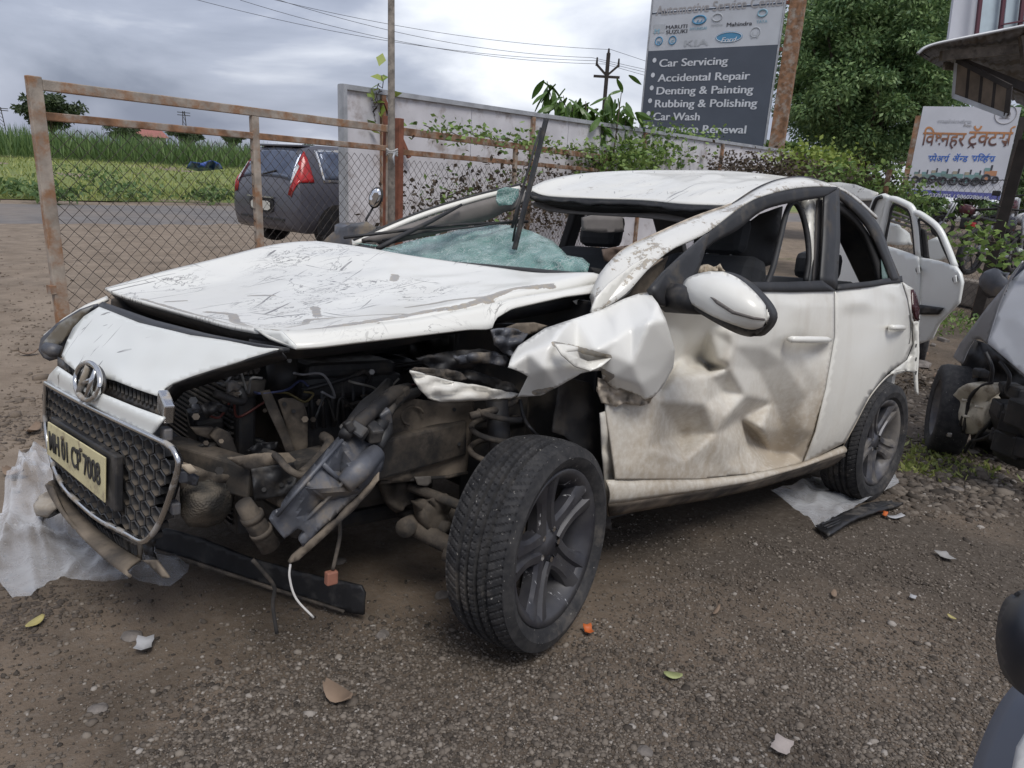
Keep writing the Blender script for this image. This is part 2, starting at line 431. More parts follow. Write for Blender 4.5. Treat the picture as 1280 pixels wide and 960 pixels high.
qp_out = [(1128, 353), (1141, 361), (1143, 380), (1144, 402), (1146, 440), (1145, 466), (1132, 464), (1118, 469), (1113, 466), (1134, 450), (1142, 430), (1139, 400), (1135, 375)]
quarter = panel('quarter_panel', qp_out, sd_, M['white_rear'], CAR, 4, .006)
MB().tube([side(1136 + 2.0 * math.cos(t) * (1 if i % 2 == 0 else 1), 412 + 18 * math.sin(t), .006) for i, t in enumerate(np.linspace(-1.4, 1.4, 12))], .002, 5).build('fuel_flap_seam', M['rubber'], quarter, True)
arch = smoothline([(1055, 555), (1069, 530), (1087, 496), (1108, 471), (1120, 465), (1131, 463)], 26)
band('wheel_arch_lip', [side(a, b, .004) for a, b in arch], [side(a - 1, b + 3, -.03) for a, b in arch], M['white_sill'], quarter, 26)
band('wheel_well', [side(a, b, -.012) for a, b in arch], [side(a, b, -.012) + Vector((0, -.32, -.02)) for a, b in arch], M['bay'], CAR, 26)
tl = panel('tail_light', [(1139, 362), (1146, 370), (1149, 385), (1148, 400), (1142, 402), (1140, 385)], lambda a, b, h: side(a, b, .006), pbr('tail_lamp_dark', (.05, .012, .014), .15), CAR, 4, .02)
bmp = panel('rear_bumper_corner', [(1142, 402), (1148, 402), (1149, 440), (1147, 470), (1148, 494), (1143, 488), (1142, 470)], lambda a, b, h: side(a, b, .012), M['white_rear'], CAR, 4, .008)
for k in range(4):
    p = side(1145.5, 415 + 17 * k, .022); MB().box(p, (.012, .006, .02)).build('clip', M['black'], bmp)
# sill
st = [(757, 600), (771, 600), (870, 600), (932, 594), (998, 580), (1054, 557)]
sb = [(760, 629), (775, 628), (888, 611), (940, 602), (994, 586), (1056, 566)]
sc2 = [(761, 645), (800, 638), (888, 623), (940, 612), (994, 596), (1057, 577)]
sill = band('sill', [side(a, b, -.004) for a, b in st], [side(a, b, .012) for a, b in sb], M['white_sill'], CAR, 40, 5, .006, bulge=(0, .012, 0))
band('sill_underside', [side(a, b, .012) for a, b in sb], [side(a, b, -.03) for a, b in sc2], M['tan'], sill, 40, 4, .006)
jamb = panel('hinge_post', [(750, 516), (775, 508), (786, 512), (778, 560), (776, 600), (775, 630), (760, 645), (755, 600), (752, 560)], lambda a, b, h: side(a, b, -.035 + h), M['white_sill'], CAR, 6, .006, lambda a, b: .01 * noise.noise(Vector((a * .06, b * .06, 2))))
# rubber splash liner between wheel and post
panel('wheel_arch_liner', [(700, 470), (735, 478), (752, 505), (752, 560), (757, 600), (762, 645), (765, 662), (754, 660), (748, 620), (730, 570), (705, 545), (690, 540)], lambda a, b, h: car(a, b, Y=.74 + h), M['bay'], CAR, 6, .006, lambda a, b: .05 * noise.noise(Vector((a * .03, b * .02, 5))))

# ---- window frames
def sl(pts, off=0.0): return [side(a, b, off) for a, b in pts]
fo = smoothline([(812, 361), (850, 322), (884, 293), (927, 259), (955, 245), (999, 236), (1047, 234)], 40)
fi = smoothline([(826, 368), (862, 330), (890, 304), (920, 288), (949, 265), (980, 255), (1031, 246)], 40)
band('window_seal', sl(fo, .004), sl(fi, .0), M['rubber'], fdoor, 40, 4, .010, bulge=(0, .004, 0))
bp = band('centre_pillar_trim', sl([(1048, 235), (1049, 300), (1045, 362)], .006), sl([(1030, 246), (1028, 300), (1024, 355)], .004), M['black'], fdoor, 12, 4, .010, bulge=(0, .003, 0))
band('belt_strip', sl([(935, 353), (980, 353), (1026, 351)], .006), sl([(936, 364), (990, 365), (1044, 364)], .010), M['rubber'], fdoor, 14, 3, .012)
band('belt_strip', sl([(1046, 356), (1086, 352), (1126, 345)], .006), sl([(1046, 363), (1086, 359), (1127, 353)], .010), M['rubber'], rdoor, 14, 3, .012)
ro = smoothline([(1047, 236), (1070, 252), (1088, 269), (1101, 288), (1112, 318), (1126, 351)], 30)
ri = smoothline([(1045, 262), (1062, 274), (1078, 294), (1088, 318), (1094, 336), (1098, 352)], 30)
band('window_seal', sl(ro, .004), sl([(a + 9 * 0, b) for a, b in smoothline([(1046, 246), (1064, 262), (1081, 281), (1092, 300), (1103, 325), (1113, 351)], 30)], .0), M['black'], rdoor, 30, 4, .010, bulge=(0, .003, 0))
band('inner_seal', sl(smoothline([(1046, 252), (1064, 267), (1080, 286), (1090, 304), (1100, 328), (1106, 352)], 30), -.02), sl(ri, -.03), M['interior'], rdoor, 30, 3, .02)
k = NT('green_glass'); k.col((.25, .36, .33)); k.set(Roughness=.08); k.b.inputs['Transmission Weight'].default_value = .5; M['qglass'] = k.m
panel('quarter_glass', [(1100, 305), (1112, 335), (1114, 351), (1103, 351)], lambda a, b, h: side(a, b, -.006), M['qglass'], rdoor, 6, .004)
# loose loop of door seal and the pale inner pillar
loop_ = smoothline([(958, 356), (966, 335), (974, 303), (983, 266), (992, 253), (1002, 266), (1009, 294), (1011, 325), (1007, 352)], 40)
MB().tube([side(a, b, -.05) for a, b in loop_], .012, 8).build('loose_door_seal', M['rubber'], CAR, True)
panel('centre_pillar', [(998, 250), (1030, 247), (1026, 354), (1013, 354), (1012, 310), (1007, 275)], lambda a, b, h: side(a, b, -.075 + .02 * math.sin(a * .3)), M['white'], CAR, 6, .03)
band('pillar_edge', sl([(1021, 250), (1020, 300), (1015, 354)], -.04), sl([(1027, 250), (1025, 300), (1022, 354)], -.035), M['trimgrey'], CAR, 10, 2, .01)

# ---- A pillar with roof rail, peeling
au = cy([(738, 372, .64), (752, 340, .66), (780, 313, .66), (827, 291, .66), (871, 272, .65), (914, 257, .63), (945, 238, .62), (974, 226, .62), (1005, 223, .61), (1034, 231, .61), (1062, 244, .60), (1090, 268, .59)])
al = cy([(738, 392, .74), (758, 384, .74), (784, 366, .76), (811, 336, .76), (840, 312, .75), (884, 291, .74), (927, 258, .715), (955, 245, .70), (999, 235, .69), (1044, 235, .68), (1072, 252, .67), (1096, 274, .66)])
ap = band('front_pillar', smoothline(au, 60), smoothline(al, 60), M['white_pillar'], CAR, 60, 7, .008, bulge=(.004, .010, .004))
band('pillar_weld_flange', smoothline(cy([(752, 340, .655), (780, 311, .655), (827, 288, .655), (871, 269, .645), (914, 254, .625)]), 40), smoothline(au[1:6], 40), M['primer'], ap, 40, 2, .006)
band('roof_ditch_moulding', smoothline(cy([(914, 255, .62), (945, 235, .612), (974, 224, .61), (1005, 221, .60), (1036, 230, .60), (1064, 243, .59)]), 30), smoothline(cy([(916, 258, .63), (947, 239, .625), (976, 227, .62), (1005, 224, .61), (1036, 232, .61), (1063, 245, .60)]), 30), M['black'], ap, 30, 2, .008)
panel('pillar_base', [(735, 395), (760, 372), (790, 352), (812, 336), (835, 320), (826, 345), (812, 366), (790, 372), (750, 392)], lambda a, b, h: car(a, b, Y=.70), M['tan'], CAR, 6, .006)
panel('pillar_base_skin', [(738, 390), (745, 372), (760, 355), (792, 330), (815, 318), (800, 345), (786, 366), (762, 384)], lambda a, b, h: car(a, b, Y=.735), M['white'], CAR, 6, .006)

# ---- roof
rf = smoothline(cy([(661, 237, -.56), (684, 245, -.42), (740, 248, -.12), (800, 250, .12), (855, 255, .40), (914, 257, .62)]), 40)
rl = smoothline(cy([(914, 257, .62), (945, 238, .615), (974, 226, .61), (1005, 223, .60), (1034, 231, .60)]), 30)
rr_ = smoothline(cy([(661, 237, -.56), (680, 227, -.60), (715, 219, -.62), (760, 215, -.60), (815, 213, -.5)]), 30)
rb = smoothline([rr_[-1], car(905, 214, Y=-.05), car(980, 221, Y=.35), rl[-1]], 40)
g = coons(rf, rb, rr_, rl, 46, 34)
for i in range(46):
    for j in range(34):
        u, v = i / 45, j / 33; e_ = min(1, 8 * u * (1 - u)) * min(1, 8 * v * (1 - v))
        g[i, j, 2] += e_ * (.022 * noise.noise(Vector((u * 5, v * 3, 1.3))) + .008 * noise.noise(Vector((u * 13, v * 9, 4))) - .01)
roof = obj('roof', g.reshape(-1, 3), gridfaces(46, 34), M['white_roof'], CAR, thick=.006)
hd = [np.array(p) for p in rf]
band('windscreen_header', [p + np.array((.01, 0, -.004)) for p in hd], [p + np.array((.012, 0, -.028)) for p in hd], M['black'], roof, 40, 3, .012)
band('torn_header_seal', [p + np.array((.02, 0, -.012 + .012 * noise.noise(Vector((i * .4, 0, 0))))) for i, p in enumerate(hd)], [p + np.array((.025, 0, -.028 + .02 * noise.noise(Vector((i * .35, 3, 0))))) for i, p in enumerate(hd)], M['rubber'], roof, 40, 2, .006)
band('headlining', [p + np.array((0, 0, -.03)) for p in hd], [p + np.array((-.06, 0, -.05 + .01 * math.sin(i * .3))) for i, p in enumerate(hd)], M['interior'], roof, 40, 4, .01, bulge=(.01, 0, 0))
obj('headlining_panel', [tuple(q + np.array((-.03, 0, -.07))) for q in g[::5, ::4].reshape(-1, 3)], gridfaces(10, 9), M['trimgrey'], roof, thick=.01)

# ---- bonnet
crease = cy([(318, 411, .50), (352, 414, .545), (394, 413, .58), (440, 408, .6), (483, 403, .605), (519, 399, .605), (560, 391, .605), (600, 383, .605), (647, 372, .605), (700, 364, .605), (748, 355, .605)])
hf = cy([(131, 360, -.62), (150, 368, -.52), (200, 383, -.22), (250, 396, .10), (285, 405, .34), (318, 411, .50)])
hr = cy([(395, 301, -.66), (450, 308, -.45), (506, 318, -.22), (560, 326, 0), (619, 334, .22), (675, 341, .42), (744, 341, .58), (748, 355, .605)])
hl = cy([(131, 360, -.62), (165, 350, -.63), (200, 340, -.64), (270, 323, -.65), (330, 308, -.655), (365, 302.5, -.66), (395, 301, -.66)])
NUH, NVH = 70, 90
g = coons(smoothline(hf, 60), smoothline(hr, 60), smoothline(hl, 60), smoothline(crease, 60), NUH, NVH)
def hw(u, v):
    return .014 * noise.noise(Vector((u * 3.2, v * 2.6, 9))) + .006 * noise.noise(Vector((u * 9, v * 7, 2))) + .010 * (1 - abs(noise.noise(Vector((u * 3 + 4, v * 2, 6)))) * 2.2) * .5
for i in range(NUH):
    for j in range(NVH):
        u, v = i / (NUH - 1), j / (NVH - 1); e_ = min(1, 7 * u * (1 - u)) * min(1, 6 * v * (1 - v))
        g[i, j, 2] += e_ * (hw(u, v) - .010)
hood = obj('bonnet', g.reshape(-1, 3), gridfaces(NUH, NVH), M['white_hood'], CAR, thick=.012, off=-1)
tag(hood, 'buckled white bonnet covered in scratches with peeling filler')
# worn lines: (u, v) in the sheet of the bonnet
WL = [([(1, .02), (.985, .2), (.97, .4), (.985, .5), (.96, .7), (.98, .82)], .026), ([(.93, .1), (.86, .18), (.80, .22), (.84, .30), (.95, .36)], .02), ([(.55, .06), (.62, .10), (.74, .06), (.85, .06)], .03), ([(.70, .30), (.78, .26)], .03),
      ([(.55, .72), (.6, .66)], .03), ([(.3, .05), (.34, .1)], .02), ([(.88, .45), (.9, .56), (1, .6)], .03), ([(.45, .25), (.5, .3)], .02), ([(0.2, .02), (.5, .012), (.95, .015)], .02)]
at = hood.data.attributes.new('wear', 'FLOAT', 'POINT')
at.data.foreach_set('value', [max(0.0, 1 - min(segdist(i / (NUH - 1), j / (NVH - 1), l) / w for l, w in WL)) for i in range(NUH) for j in range(NVH)])
lipb = cy([(337, 424, .545), (370, 436, .61), (400, 434, .625), (450, 428, .64), (500, 422.5, .64), (545, 417, .64), (587, 412, .64), (614, 412, .64), (620, 398, .635), (640, 386, .63), (706, 371, .63), (748, 366, .625)])
lip = band('bonnet_edge', resample(crease, 60), resample(lipb, 60), M['white_hood'], hood, 60, 4, .008)
at = lip.data.attributes.new('wear', 'FLOAT', 'POINT'); at.data.foreach_set('value', [(.5 if j == 0 else .1 if j == 1 else 0) + .2 * noise.noise(Vector((i * .2, 0, 0))) for i in range(60) for j in range(4)])
panel('bonnet_corner', [(318, 411), (337, 424), (370, 437), (372, 434), (352, 414)], lambda a, b, h: car(a, b, Y=.50 + .11 * max(0, min(1, (a - 318) / 52))), M['white_nose'], hood, 5, .006)
band('bonnet_inner_frame', [p + np.array((-.02, 0, -.014)) for p in resample(hf, 30)], [p + np.array((-.05, 0, -.05)) for p in resample(hf, 30)], M['bay'], hood, 30, 3, .01)
band('bonnet_side_rib', [p + np.array((0, -.03, -.03)) for p in resample(crease, 30)], [p + np.array((0, -.05, -.075)) for p in resample(crease, 30)], M['bay'], hood, 30, 3, .01)
panel('bonnet_hinge', [(716, 376), (724, 374), (742, 392), (748, 398), (738, 400)], lambda a, b, h: car(a, b, Y=.58), M['white'], CAR, 5, .006)

# ---- left front wing: torn and folded
fen = [(635, 459), (640, 445), (648, 433), (681, 411), (720, 398), (753, 387), (780, 374), (800, 367), (812, 366), (822, 379), (832, 400), (843, 437), (841, 459), (830, 480), (818, 495), (806, 499), (790, 490), (770, 486), (754, 475), (752, 463), (738, 464), (725, 467), (697, 483), (676, 494), (647, 496), (655, 480), (660, 470), (648, 464)]
fh = Facet([(635, 459, .80), (648, 433, .735), (681, 411, .725), (720, 398, .735), (753, 387, .745), (780, 374, .77), (800, 367, .79), (812, 366, .81), (822, 379, .90), (832, 400, .945), (843, 437, .93), (841, 459, .90), (818, 497, .88), (806, 499, .88), (770, 486, .85), (752, 463, .86), (738, 464, .80), (725, 467, .86), (697, 483, .84), (676, 494, .80), (647, 496, .74), (660, 470, .80),
    (690, 430, .86), (697, 432, .85), (720, 437, .80), (745, 438, .885), (760, 442, .89), (735, 455, .785), (715, 458, .87), (770, 424, .895), (815, 396, .925), (812, 402, .955), (790, 410, .90), (700, 415, .83), (660, 442, .82), (680, 460, .865), (770, 398, .83), (790, 455, .93), (800, 480, .915), (765, 470, .885), (825, 465, .915), (745, 445, .86), (750, 452, .83)])
fender = panel('front_wing', fen, lambda a, b, h: car(a, b, Y=h), M['white_fender'], CAR, 3.5, .004, fh, 1, wear=[([(692, 430), (702, 432), (725, 437), (762, 446)], 7), ([(752, 463), (765, 470), (754, 477)], 8), ([(800, 497), (775, 487)], 7), ([(668, 490), (690, 486)], 7), ([(812, 366), (800, 368)], 5)])
tag(fender, 'torn and folded left front wing')
panel('torn_wing_edge', [(748, 472), (760, 476), (772, 484), (790, 489), (806, 497), (818, 492), (812, 504), (800, 507), (780, 504), (770, 508), (752, 503), (746, 488)], lambda a, b, h: car(a, b, Y=.835 + h), M['primer'], fender, 4, .005, lambda a, b: .035 * noise.noise(Vector((a * .14, b * .14, 2))))
panel('folded_flap', [(693, 430), (708, 431), (722, 434), (722, 439), (706, 440), (735, 452), (764, 448), (752, 458), (738, 464), (718, 458), (702, 444)], lambda a, b, h: car(a, b, Y=.885 + h), M['white'], fender, 4, .004, Facet([(693, 430, 0), (722, 434, .01), (702, 444, .02), (718, 458, .02), (735, 450, -.04), (764, 448, .01), (738, 464, -.01)]))
strip = panel('wing_flange', [(512, 464), (523, 466), (540, 470), (563, 477), (591, 481), (622, 487), (648, 493), (640, 497), (616, 499), (580, 501), (551, 502), (536, 498), (524, 486)], lambda a, b, h: car(a, b, Y=.70 + h), M['white_sill'], CAR, 5, .006, lambda a, b: .03 * noise.noise(Vector((a * .05, b * .12, 3))))
panel('crushed_bracket', [(511, 464), (519, 460), (560, 462), (575, 465), (583, 474), (568, 477), (545, 470), (525, 468)], lambda a, b, h: car(a, b, Y=.66 + h), M['dusty'], CAR, 4, .006, lambda a, b: .04 * noise.noise(Vector((a * .08, b * .1, 1))))
panel('inner_wing_rail', [(520, 448), (560, 440), (600, 436), (634, 446), (632, 456), (600, 452), (585, 462), (640, 480), (648, 492), (620, 486), (575, 470), (540, 462)], lambda a, b, h: car(a, b, Y=.60 + h), M['bay'], CAR, 5, .008, lambda a, b: .06 * noise.noise(Vector((a * .04, b * .07, 8))))
panel('crumpled_shroud', [(566, 446), (590, 442), (618, 440), (636, 448), (630, 458), (600, 452), (575, 454)], lambda a, b, h: car(a, b, Y=.63 + h), M['greyplastic'], CAR, 4, .01, lambda a, b: .03 * noise.noise(Vector((a * .1, b * .1, 4))))
panel('torn_liner', [(614, 412), (640, 410), (660, 418), (648, 434), (640, 446), (628, 440), (618, 430)], lambda a, b, h: car(a, b, Y=.66 + h), M['greyplastic'], CAR, 4, .006, lambda a, b: .05 * noise.noise(Vector((a * .09, b * .09, 6))))
panel('bent_hinge_plate', [(626, 412), (646, 404), (668, 403), (684, 407), (672, 414), (655, 420), (640, 424)], lambda a, b, h: car(a, b, Y=.64), M['tan'], CAR, 4, .006)
# ---- nose: upper panel, emblem, grille, plate
def front_x(y, z):
    x = .83 - .10 * y - .10 * y * y
    if z > .66: x -= (z - .66) * .72
    if z < .40: x += (.40 - z) * .06
    return x
def nose(px, py, off=0.0):
    x = .8
    for _ in range(30):
        p = car(px, py, X=x); x = .6 * x + .4 * (front_x(max(-.9, min(.9, p.y)), p.z) + off)
    return car(px, py, X=x)
def w2px(p):
    q = np.array(c2w(p)) - CAM; z = q @ FW; return 640 + FPX * (q @ RT) / z, 480 - FPX * (q @ UP) / z
FAS = empty('front_bumper', parent=CAR)
nosep = panel('nose_panel', [(125, 384), (175, 404), (237, 419), (300, 429), (350, 437), (320, 446), (281, 458), (240, 471), (217, 479), (206, 486), (202, 497), (172, 487), (144, 476), (118, 470), (94, 463), (82, 453), (78, 445), (84, 428), (92, 411), (106, 396)], lambda a, b, h: nose(a, b, h), M['white_nose'], FAS, 5, .006, lambda a, b: .004 * noise.noise(Vector((a * .03, b * .04, 1))))
band('panel_lip', [nose(a, b, -.03) for a, b in ((128, 379), (193, 402), (262, 420), (318, 431), (362, 438))], [nose(a, b, .002) for a, b in ((123, 383), (175, 405), (237, 420), (300, 430), (352, 438))], M['black'], nosep, 24, 3, .01)
band('panel_return', [nose(a, b, 0) for a, b in ((350, 438), (281, 458), (217, 479), (203, 494))], [nose(a, b, -.04) + Vector((-.03, -.03, -.02)) for a, b in ((350, 440), (283, 461), (219, 482), (205, 497))], M['black'], nosep, 20, 3, .006)
slot = panel('upper_slot', [(73, 446), (95, 462), (144, 476), (203, 497), (202, 522), (150, 500), (110, 484), (73, 458)], lambda a, b, h: nose(a, b, -.035), M['grille'], FAS, 5, .006)
for t in np.linspace(.06, .96, 24):
    a = np.array((74, 447)) * (1 - t) + np.array((203, 499)) * t; b = a + np.array((1, 18))
    if 92 < a[0] < 126: continue
    MB().bar(nose(a[0], a[1], -.028), nose(b[0], b[1] - 3, -.028), .006, .012).build('slot_vane', M['grille'], slot)
MB().bar(nose(203, 498, .0), nose(212, 519, .0), .024, .05).build('slot_end', M['chrome'], slot, bevel=.004)
lowp = panel('nose_strip', [(73, 458), (94, 472), (131, 493), (170, 509), (206, 522), (198, 533), (190, 544), (160, 530), (125, 514), (90, 496), (59, 478), (63, 468)], lambda a, b, h: nose(a, b, h), M['white_nose'], FAS, 5, .006, lambda a, b: .006)
# emblem: oval ring with slanted H
ec = nose(109.5, 476.5, .03); ey = (nose(125, 484, .03) - nose(94, 469, .03)).normalized(); ez = (nose(109, 455, .05) - nose(111, 498, .05)); ez = (ez - ey * ez.dot(ey)).normalized()
ehx = (car(125.0, 484, X=ec.x) - car(94, 469, X=ec.x)).length * .5; ehz = .052; ehx = .060; ez = Vector((-.22, 0, 1)); ez = (ez - ey * ez.dot(ey)).normalized()
ehx *= 15.0 / max(1, abs(w2px(ec + ey * ehx)[0] - w2px(ec)[0])); ehz *= 22.0 / max(1, abs(w2px(ec + ez * ehz)[1] - w2px(ec)[1]))
emb = empty('emblem', parent=FAS)
MB().tube([ec + ey * ehx * math.cos(t) + ez * ehz * math.sin(t) for t in np.linspace(0, 2 * math.pi, 41)], .0075, 8, False).build('emblem_ring', M['chrome'], emb, True)
hb = MB()
for s in (-1, 1):
    hb.tube([ec + ey * (ehx * (.36 * s - .14)) - ez * ehz * .80, ec + ey * (ehx * (.36 * s)), ec + ey * (ehx * (.36 * s + .14)) + ez * ehz * .80], [.008, .009, .008], 8)
hb.tube([ec - ey * ehx * .36 - ez * .012, ec, ec + ey * ehx * .36 + ez * .012], .006, 8)
hb.build('emblem_letter', M['chrome'], emb, True)
en = ey.cross(ez)
vs_, fs_ = [ec - en * (.012 if en.x > 0 else -.012)], []
for t in range(24): vs_.append(vs_[0] + ey * ehx * math.cos(t * math.pi / 12) + ez * ehz * math.sin(t * math.pi / 12))
obj('emblem_back', vs_, [(0, 1 + t, 1 + (t + 1) % 24) for t in range(24)], M['grille'], emb, thick=.006)
# grille
GO = [(57, 479), (90, 497), (125, 515), (160, 532), (190, 546), (210, 556), (219, 566), (223, 582), (215, 612), (206, 638), (199, 654), (190, 668), (178, 677), (160, 668), (125, 650), (98, 628), (78, 606), (64, 572), (57, 530)]
grl = empty('grille', parent=FAS)
panel('grille_backing', GO, lambda a, b, h: nose(a, b, -.03), M['bay'], grl, 8, .006)
top_f, rt_f = GO[:7], GO[6:13]
frame = MB().tube([nose(a, b, .012) for a, b in smoothline(GO + [GO[0]], 90)], .0072, 8, False).build('grille_surround', M['chrome'], grl, True)
band('surround_flange', [nose(a, b, .0) for a, b in smoothline(GO[6:13], 20)], [nose(a + 5, b + 2, -.06) for a, b in smoothline(GO[6:13], 20)], M['greyplastic'], grl, 20, 3, .008)
for k, (a, b) in enumerate(((203, 548), (222, 600), (213, 640))): MB().box(nose(a + 5, b - 6, -.02), (.02, .035, .03)).build('clip', M['greyplastic'], grl, bevel=.004)
# honeycomb cells
gc = nose(135, 580, .0); gy = (nose(190, 610, 0) - nose(80, 545, 0)).normalized(); gz = Vector((0, 0, 1)); gz = (gz - gy * gz.dot(gy)).normalized(); gn = gy.cross(gz)
if gn.x < 0: gn = -gn
def cellmesh(w, h, d):
    vs, fs = [], []
    for r, q in ((1.0, .010), (.86, .012), (.60, -d)):
        for t in range(6):
            a = math.pi / 6 + t * math.pi / 3
            vs.append(Vector((q, w * r * math.cos(a) / .866 / 2, h * r * math.sin(a) / 2 - (.0 if q > 0 else .006))))
    for k in (0, 6):
        for t in range(6): fs.append((k + t, k + (t + 1) % 6, k + 6 + (t + 1) % 6, k + 6 + t))
    me = bpy.data.meshes.new('grille_cell'); me.from_pydata(vs, [], fs); me.update(); me.materials.append(M['grille']); return me
CW, CH = .053, .043; cme = cellmesh(CW, CH, .026)
rot = Matrix((gn, gy, gz)).transposed().to_4x4()
for r in range(-11, 12):
    for c in range(-15, 16):
        q = gc + gy * ((c + .5 * (r % 2)) * CW) + gz * (r * CH * .76)
        q = Vector((front_x(q.y, q.z) - .012, q.y, q.z)); a, b = w2px(q)
        if inpoly(a, b, GO) and segdist(a, b, GO + [GO[0]]) > 2.5:
            o = bpy.data.objects.new('grille_cell', cme); COL.objects.link(o); o.parent = grl; o.matrix_local = Matrix.Translation(q) @ rot
# plate
PT = [(61.5, 527), (133, 572), (132.5, 628), (60.5, 567)]
pc = [nose(a, b, .035) for a, b in PT]
pxv = (pc[1] - pc[0]); pw = pxv.length; pxv.normalize(); pyv = (pc[0] - pc[3]); ph = pyv.length; pyv = (pyv - pxv * pyv.dot(pxv)).normalized(); pn = pxv.cross(pyv)
hold = obj('plate_holder', [c - pn * .016 + o_ for c, o_ in zip(pc, (-pxv * .008 + pyv * .012, pxv * .045 + pyv * .012, pxv * .045 - pyv * .016, -pxv * .008 - pyv * .02))], [(0, 3, 2, 1)], M['black'], FAS, False, thick=.02, bevel=.004)
plate = obj('number_plate', pc, [(0, 3, 2, 1)], M['plate'], FAS, False, thick=.004, off=1.0, bevel=.001)
def textmesh(name, s, mt, parent, size, mat4, ext=.0015, align='CENTER', bold=0.0, xs=1.0, shear=0.0):
    cu = bpy.data.curves.new(name, 'FONT'); cu.body = s; cu.size = size; cu.extrude = ext; cu.align_x = align; cu.align_y = 'CENTER'; cu.offset = bold; cu.shear = shear
    tmp = bpy.data.objects.new('tmp', cu); COL.objects.link(tmp); dg = bpy.context.evaluated_depsgraph_get()
    me = bpy.data.meshes.new_from_object(tmp.evaluated_get(dg)); bpy.data.objects.remove(tmp); me.name = name
    me.transform(Matrix.Diagonal((xs, 1, 1, 1))); me.materials.clear()
    o = link(name, me, mt, parent); o.matrix_local = mat4; o['kind'] = 'stuff'; return o
pcen = (pc[0] + pc[1] + pc[2] + pc[3]) / 4 + pn * .0062
tm = textmesh('plate_characters', 'MH 01 CP 7008', M['ink'], plate, ph * .78, Matrix.Translation(pcen) @ Matrix((pxv, pyv, pn)).transposed().to_4x4(), .0012, bold=.0006)
wdt = max(v.co.x for v in tm.data.vertices) - min(v.co.x for v in tm.data.vertices); tm.data.transform(Matrix.Diagonal((pw * .90 / wdt, 1, 1, 1)))
for t in (.33, .66): MB().tube([pcen + pxv * (t - .5) * pw + pyv * ph * .36, pcen + pxv * (t - .5) * pw + pyv * ph * .36 + pn * .004], .006, 8).build('screw', M['dusty'], plate)
# lower lip and mesh band
l_up = smoothline([(66, 580), (76, 606), (98, 631), (125, 653), (150, 668), (178, 681)], 30); l_md = smoothline([(68, 600), (80, 620), (108, 650), (136, 674), (158, 690), (176, 700)], 30)
l_lo = smoothline([(66, 608), (78, 634), (97, 660), (124, 688), (146, 708), (164, 721)], 30)
band('lower_mesh_band', [nose(a, b, -.02) for a, b in l_up], [nose(a, b, -.02) for a, b in l_md], M['grille'], FAS, 30, 3, .006)
for t in np.linspace(.12, .95, 30):
    i = t * 29; i0 = int(i); a = l_up[i0]; b = l_md[i0]
    MB().bar(nose(*(a * .75 + b * .25), -.012), nose(*(a * .15 + b * .85), -.012), .006, .008).build('mesh_rib', M['bay'], FAS)
band('lower_lip', [nose(a, b, -.005) for a, b in l_md], [nose(a, b, .03) for a, b in l_lo], M['tan'], FAS, 30, 5, .008, bulge=(.02, 0, 0))
panel('bumper_corner', [(42, 632), (50, 620), (66, 609), (72, 614), (66, 622), (72, 634), (60, 646), (46, 644)], lambda a, b, h: nose(a, b, -.01 + .02 * math.sin(b * .2)), M['white_sill'], FAS, 4, .006)
panel('bumper_corner_inside', [(38, 634), (50, 627), (70, 630), (76, 640), (60, 648), (44, 646)], lambda a, b, h: nose(a, b, -.035), M['black'], FAS, 4, .01)
panel('torn_bracket', [(176, 660), (196, 656), (196, 668), (190, 690), (205, 714), (198, 712), (183, 692), (178, 680)], lambda a, b, h: nose(a, b, -.02 + h), M['black'], FAS, 4, .01, lambda a, b: .02 * noise.noise(Vector((a * .1, b * .1, 1))))
panel('hanging_strip', [(178, 700), (196, 700), (212, 722), (204, 722), (188, 706)], lambda a, b, h: nose(a, b, .0), M['tan'], FAS, 4, .006)
# headlamp on the far side
HL = empty('headlamp', parent=CAR)
hx = lambda a, b, h: car(a, b, X=.78 - (120 - a) * .0004 + h)
hlo = [(52, 437), (55, 422), (75, 403), (103, 386), (119, 380), (122, 384), (106, 396), (92, 412), (83, 430), (77, 447), (66, 450), (58, 446)]
panel('headlamp_body', hlo, lambda a, b, h: car(a, b, Y=-.52 - .0012 * (119 - a)), M['greyplastic'], HL, 4, .05)
k = NT('lamp_lens'); k.col(k.mix(k.ramp(k.noise(14, 4), .4, .6), (.55, .55, .52), (.3, .26, .2))); k.set(Roughness=.12); k.b.inputs['Transmission Weight'].default_value = .55; M['lens'] = k.m
panel('headlamp_lens', [(54, 428), (75, 404), (103, 387), (118, 382), (104, 396), (88, 414), (78, 428), (64, 436)], lambda a, b, h: car(a, b, Y=-.482 - .0012 * (119 - a)), M['lens'], HL, 4, .008)
MB().tube([car(56, 434, Y=-.53), car(66, 438, Y=-.51), car(76, 440, Y=-.50)], [.018, .024, .02], 12).build('lamp_bulb_cover', M['greyplastic'], HL, True)
band('wing_edge', cy([(55, 420, -.60), (80, 399, -.62), (108, 382, -.64), (134, 371, -.66)]), cy([(60, 424, -.58), (84, 402, -.60), (112, 385, -.62), (136, 375, -.64)]), M['white'], HL, 16, 2, .01)

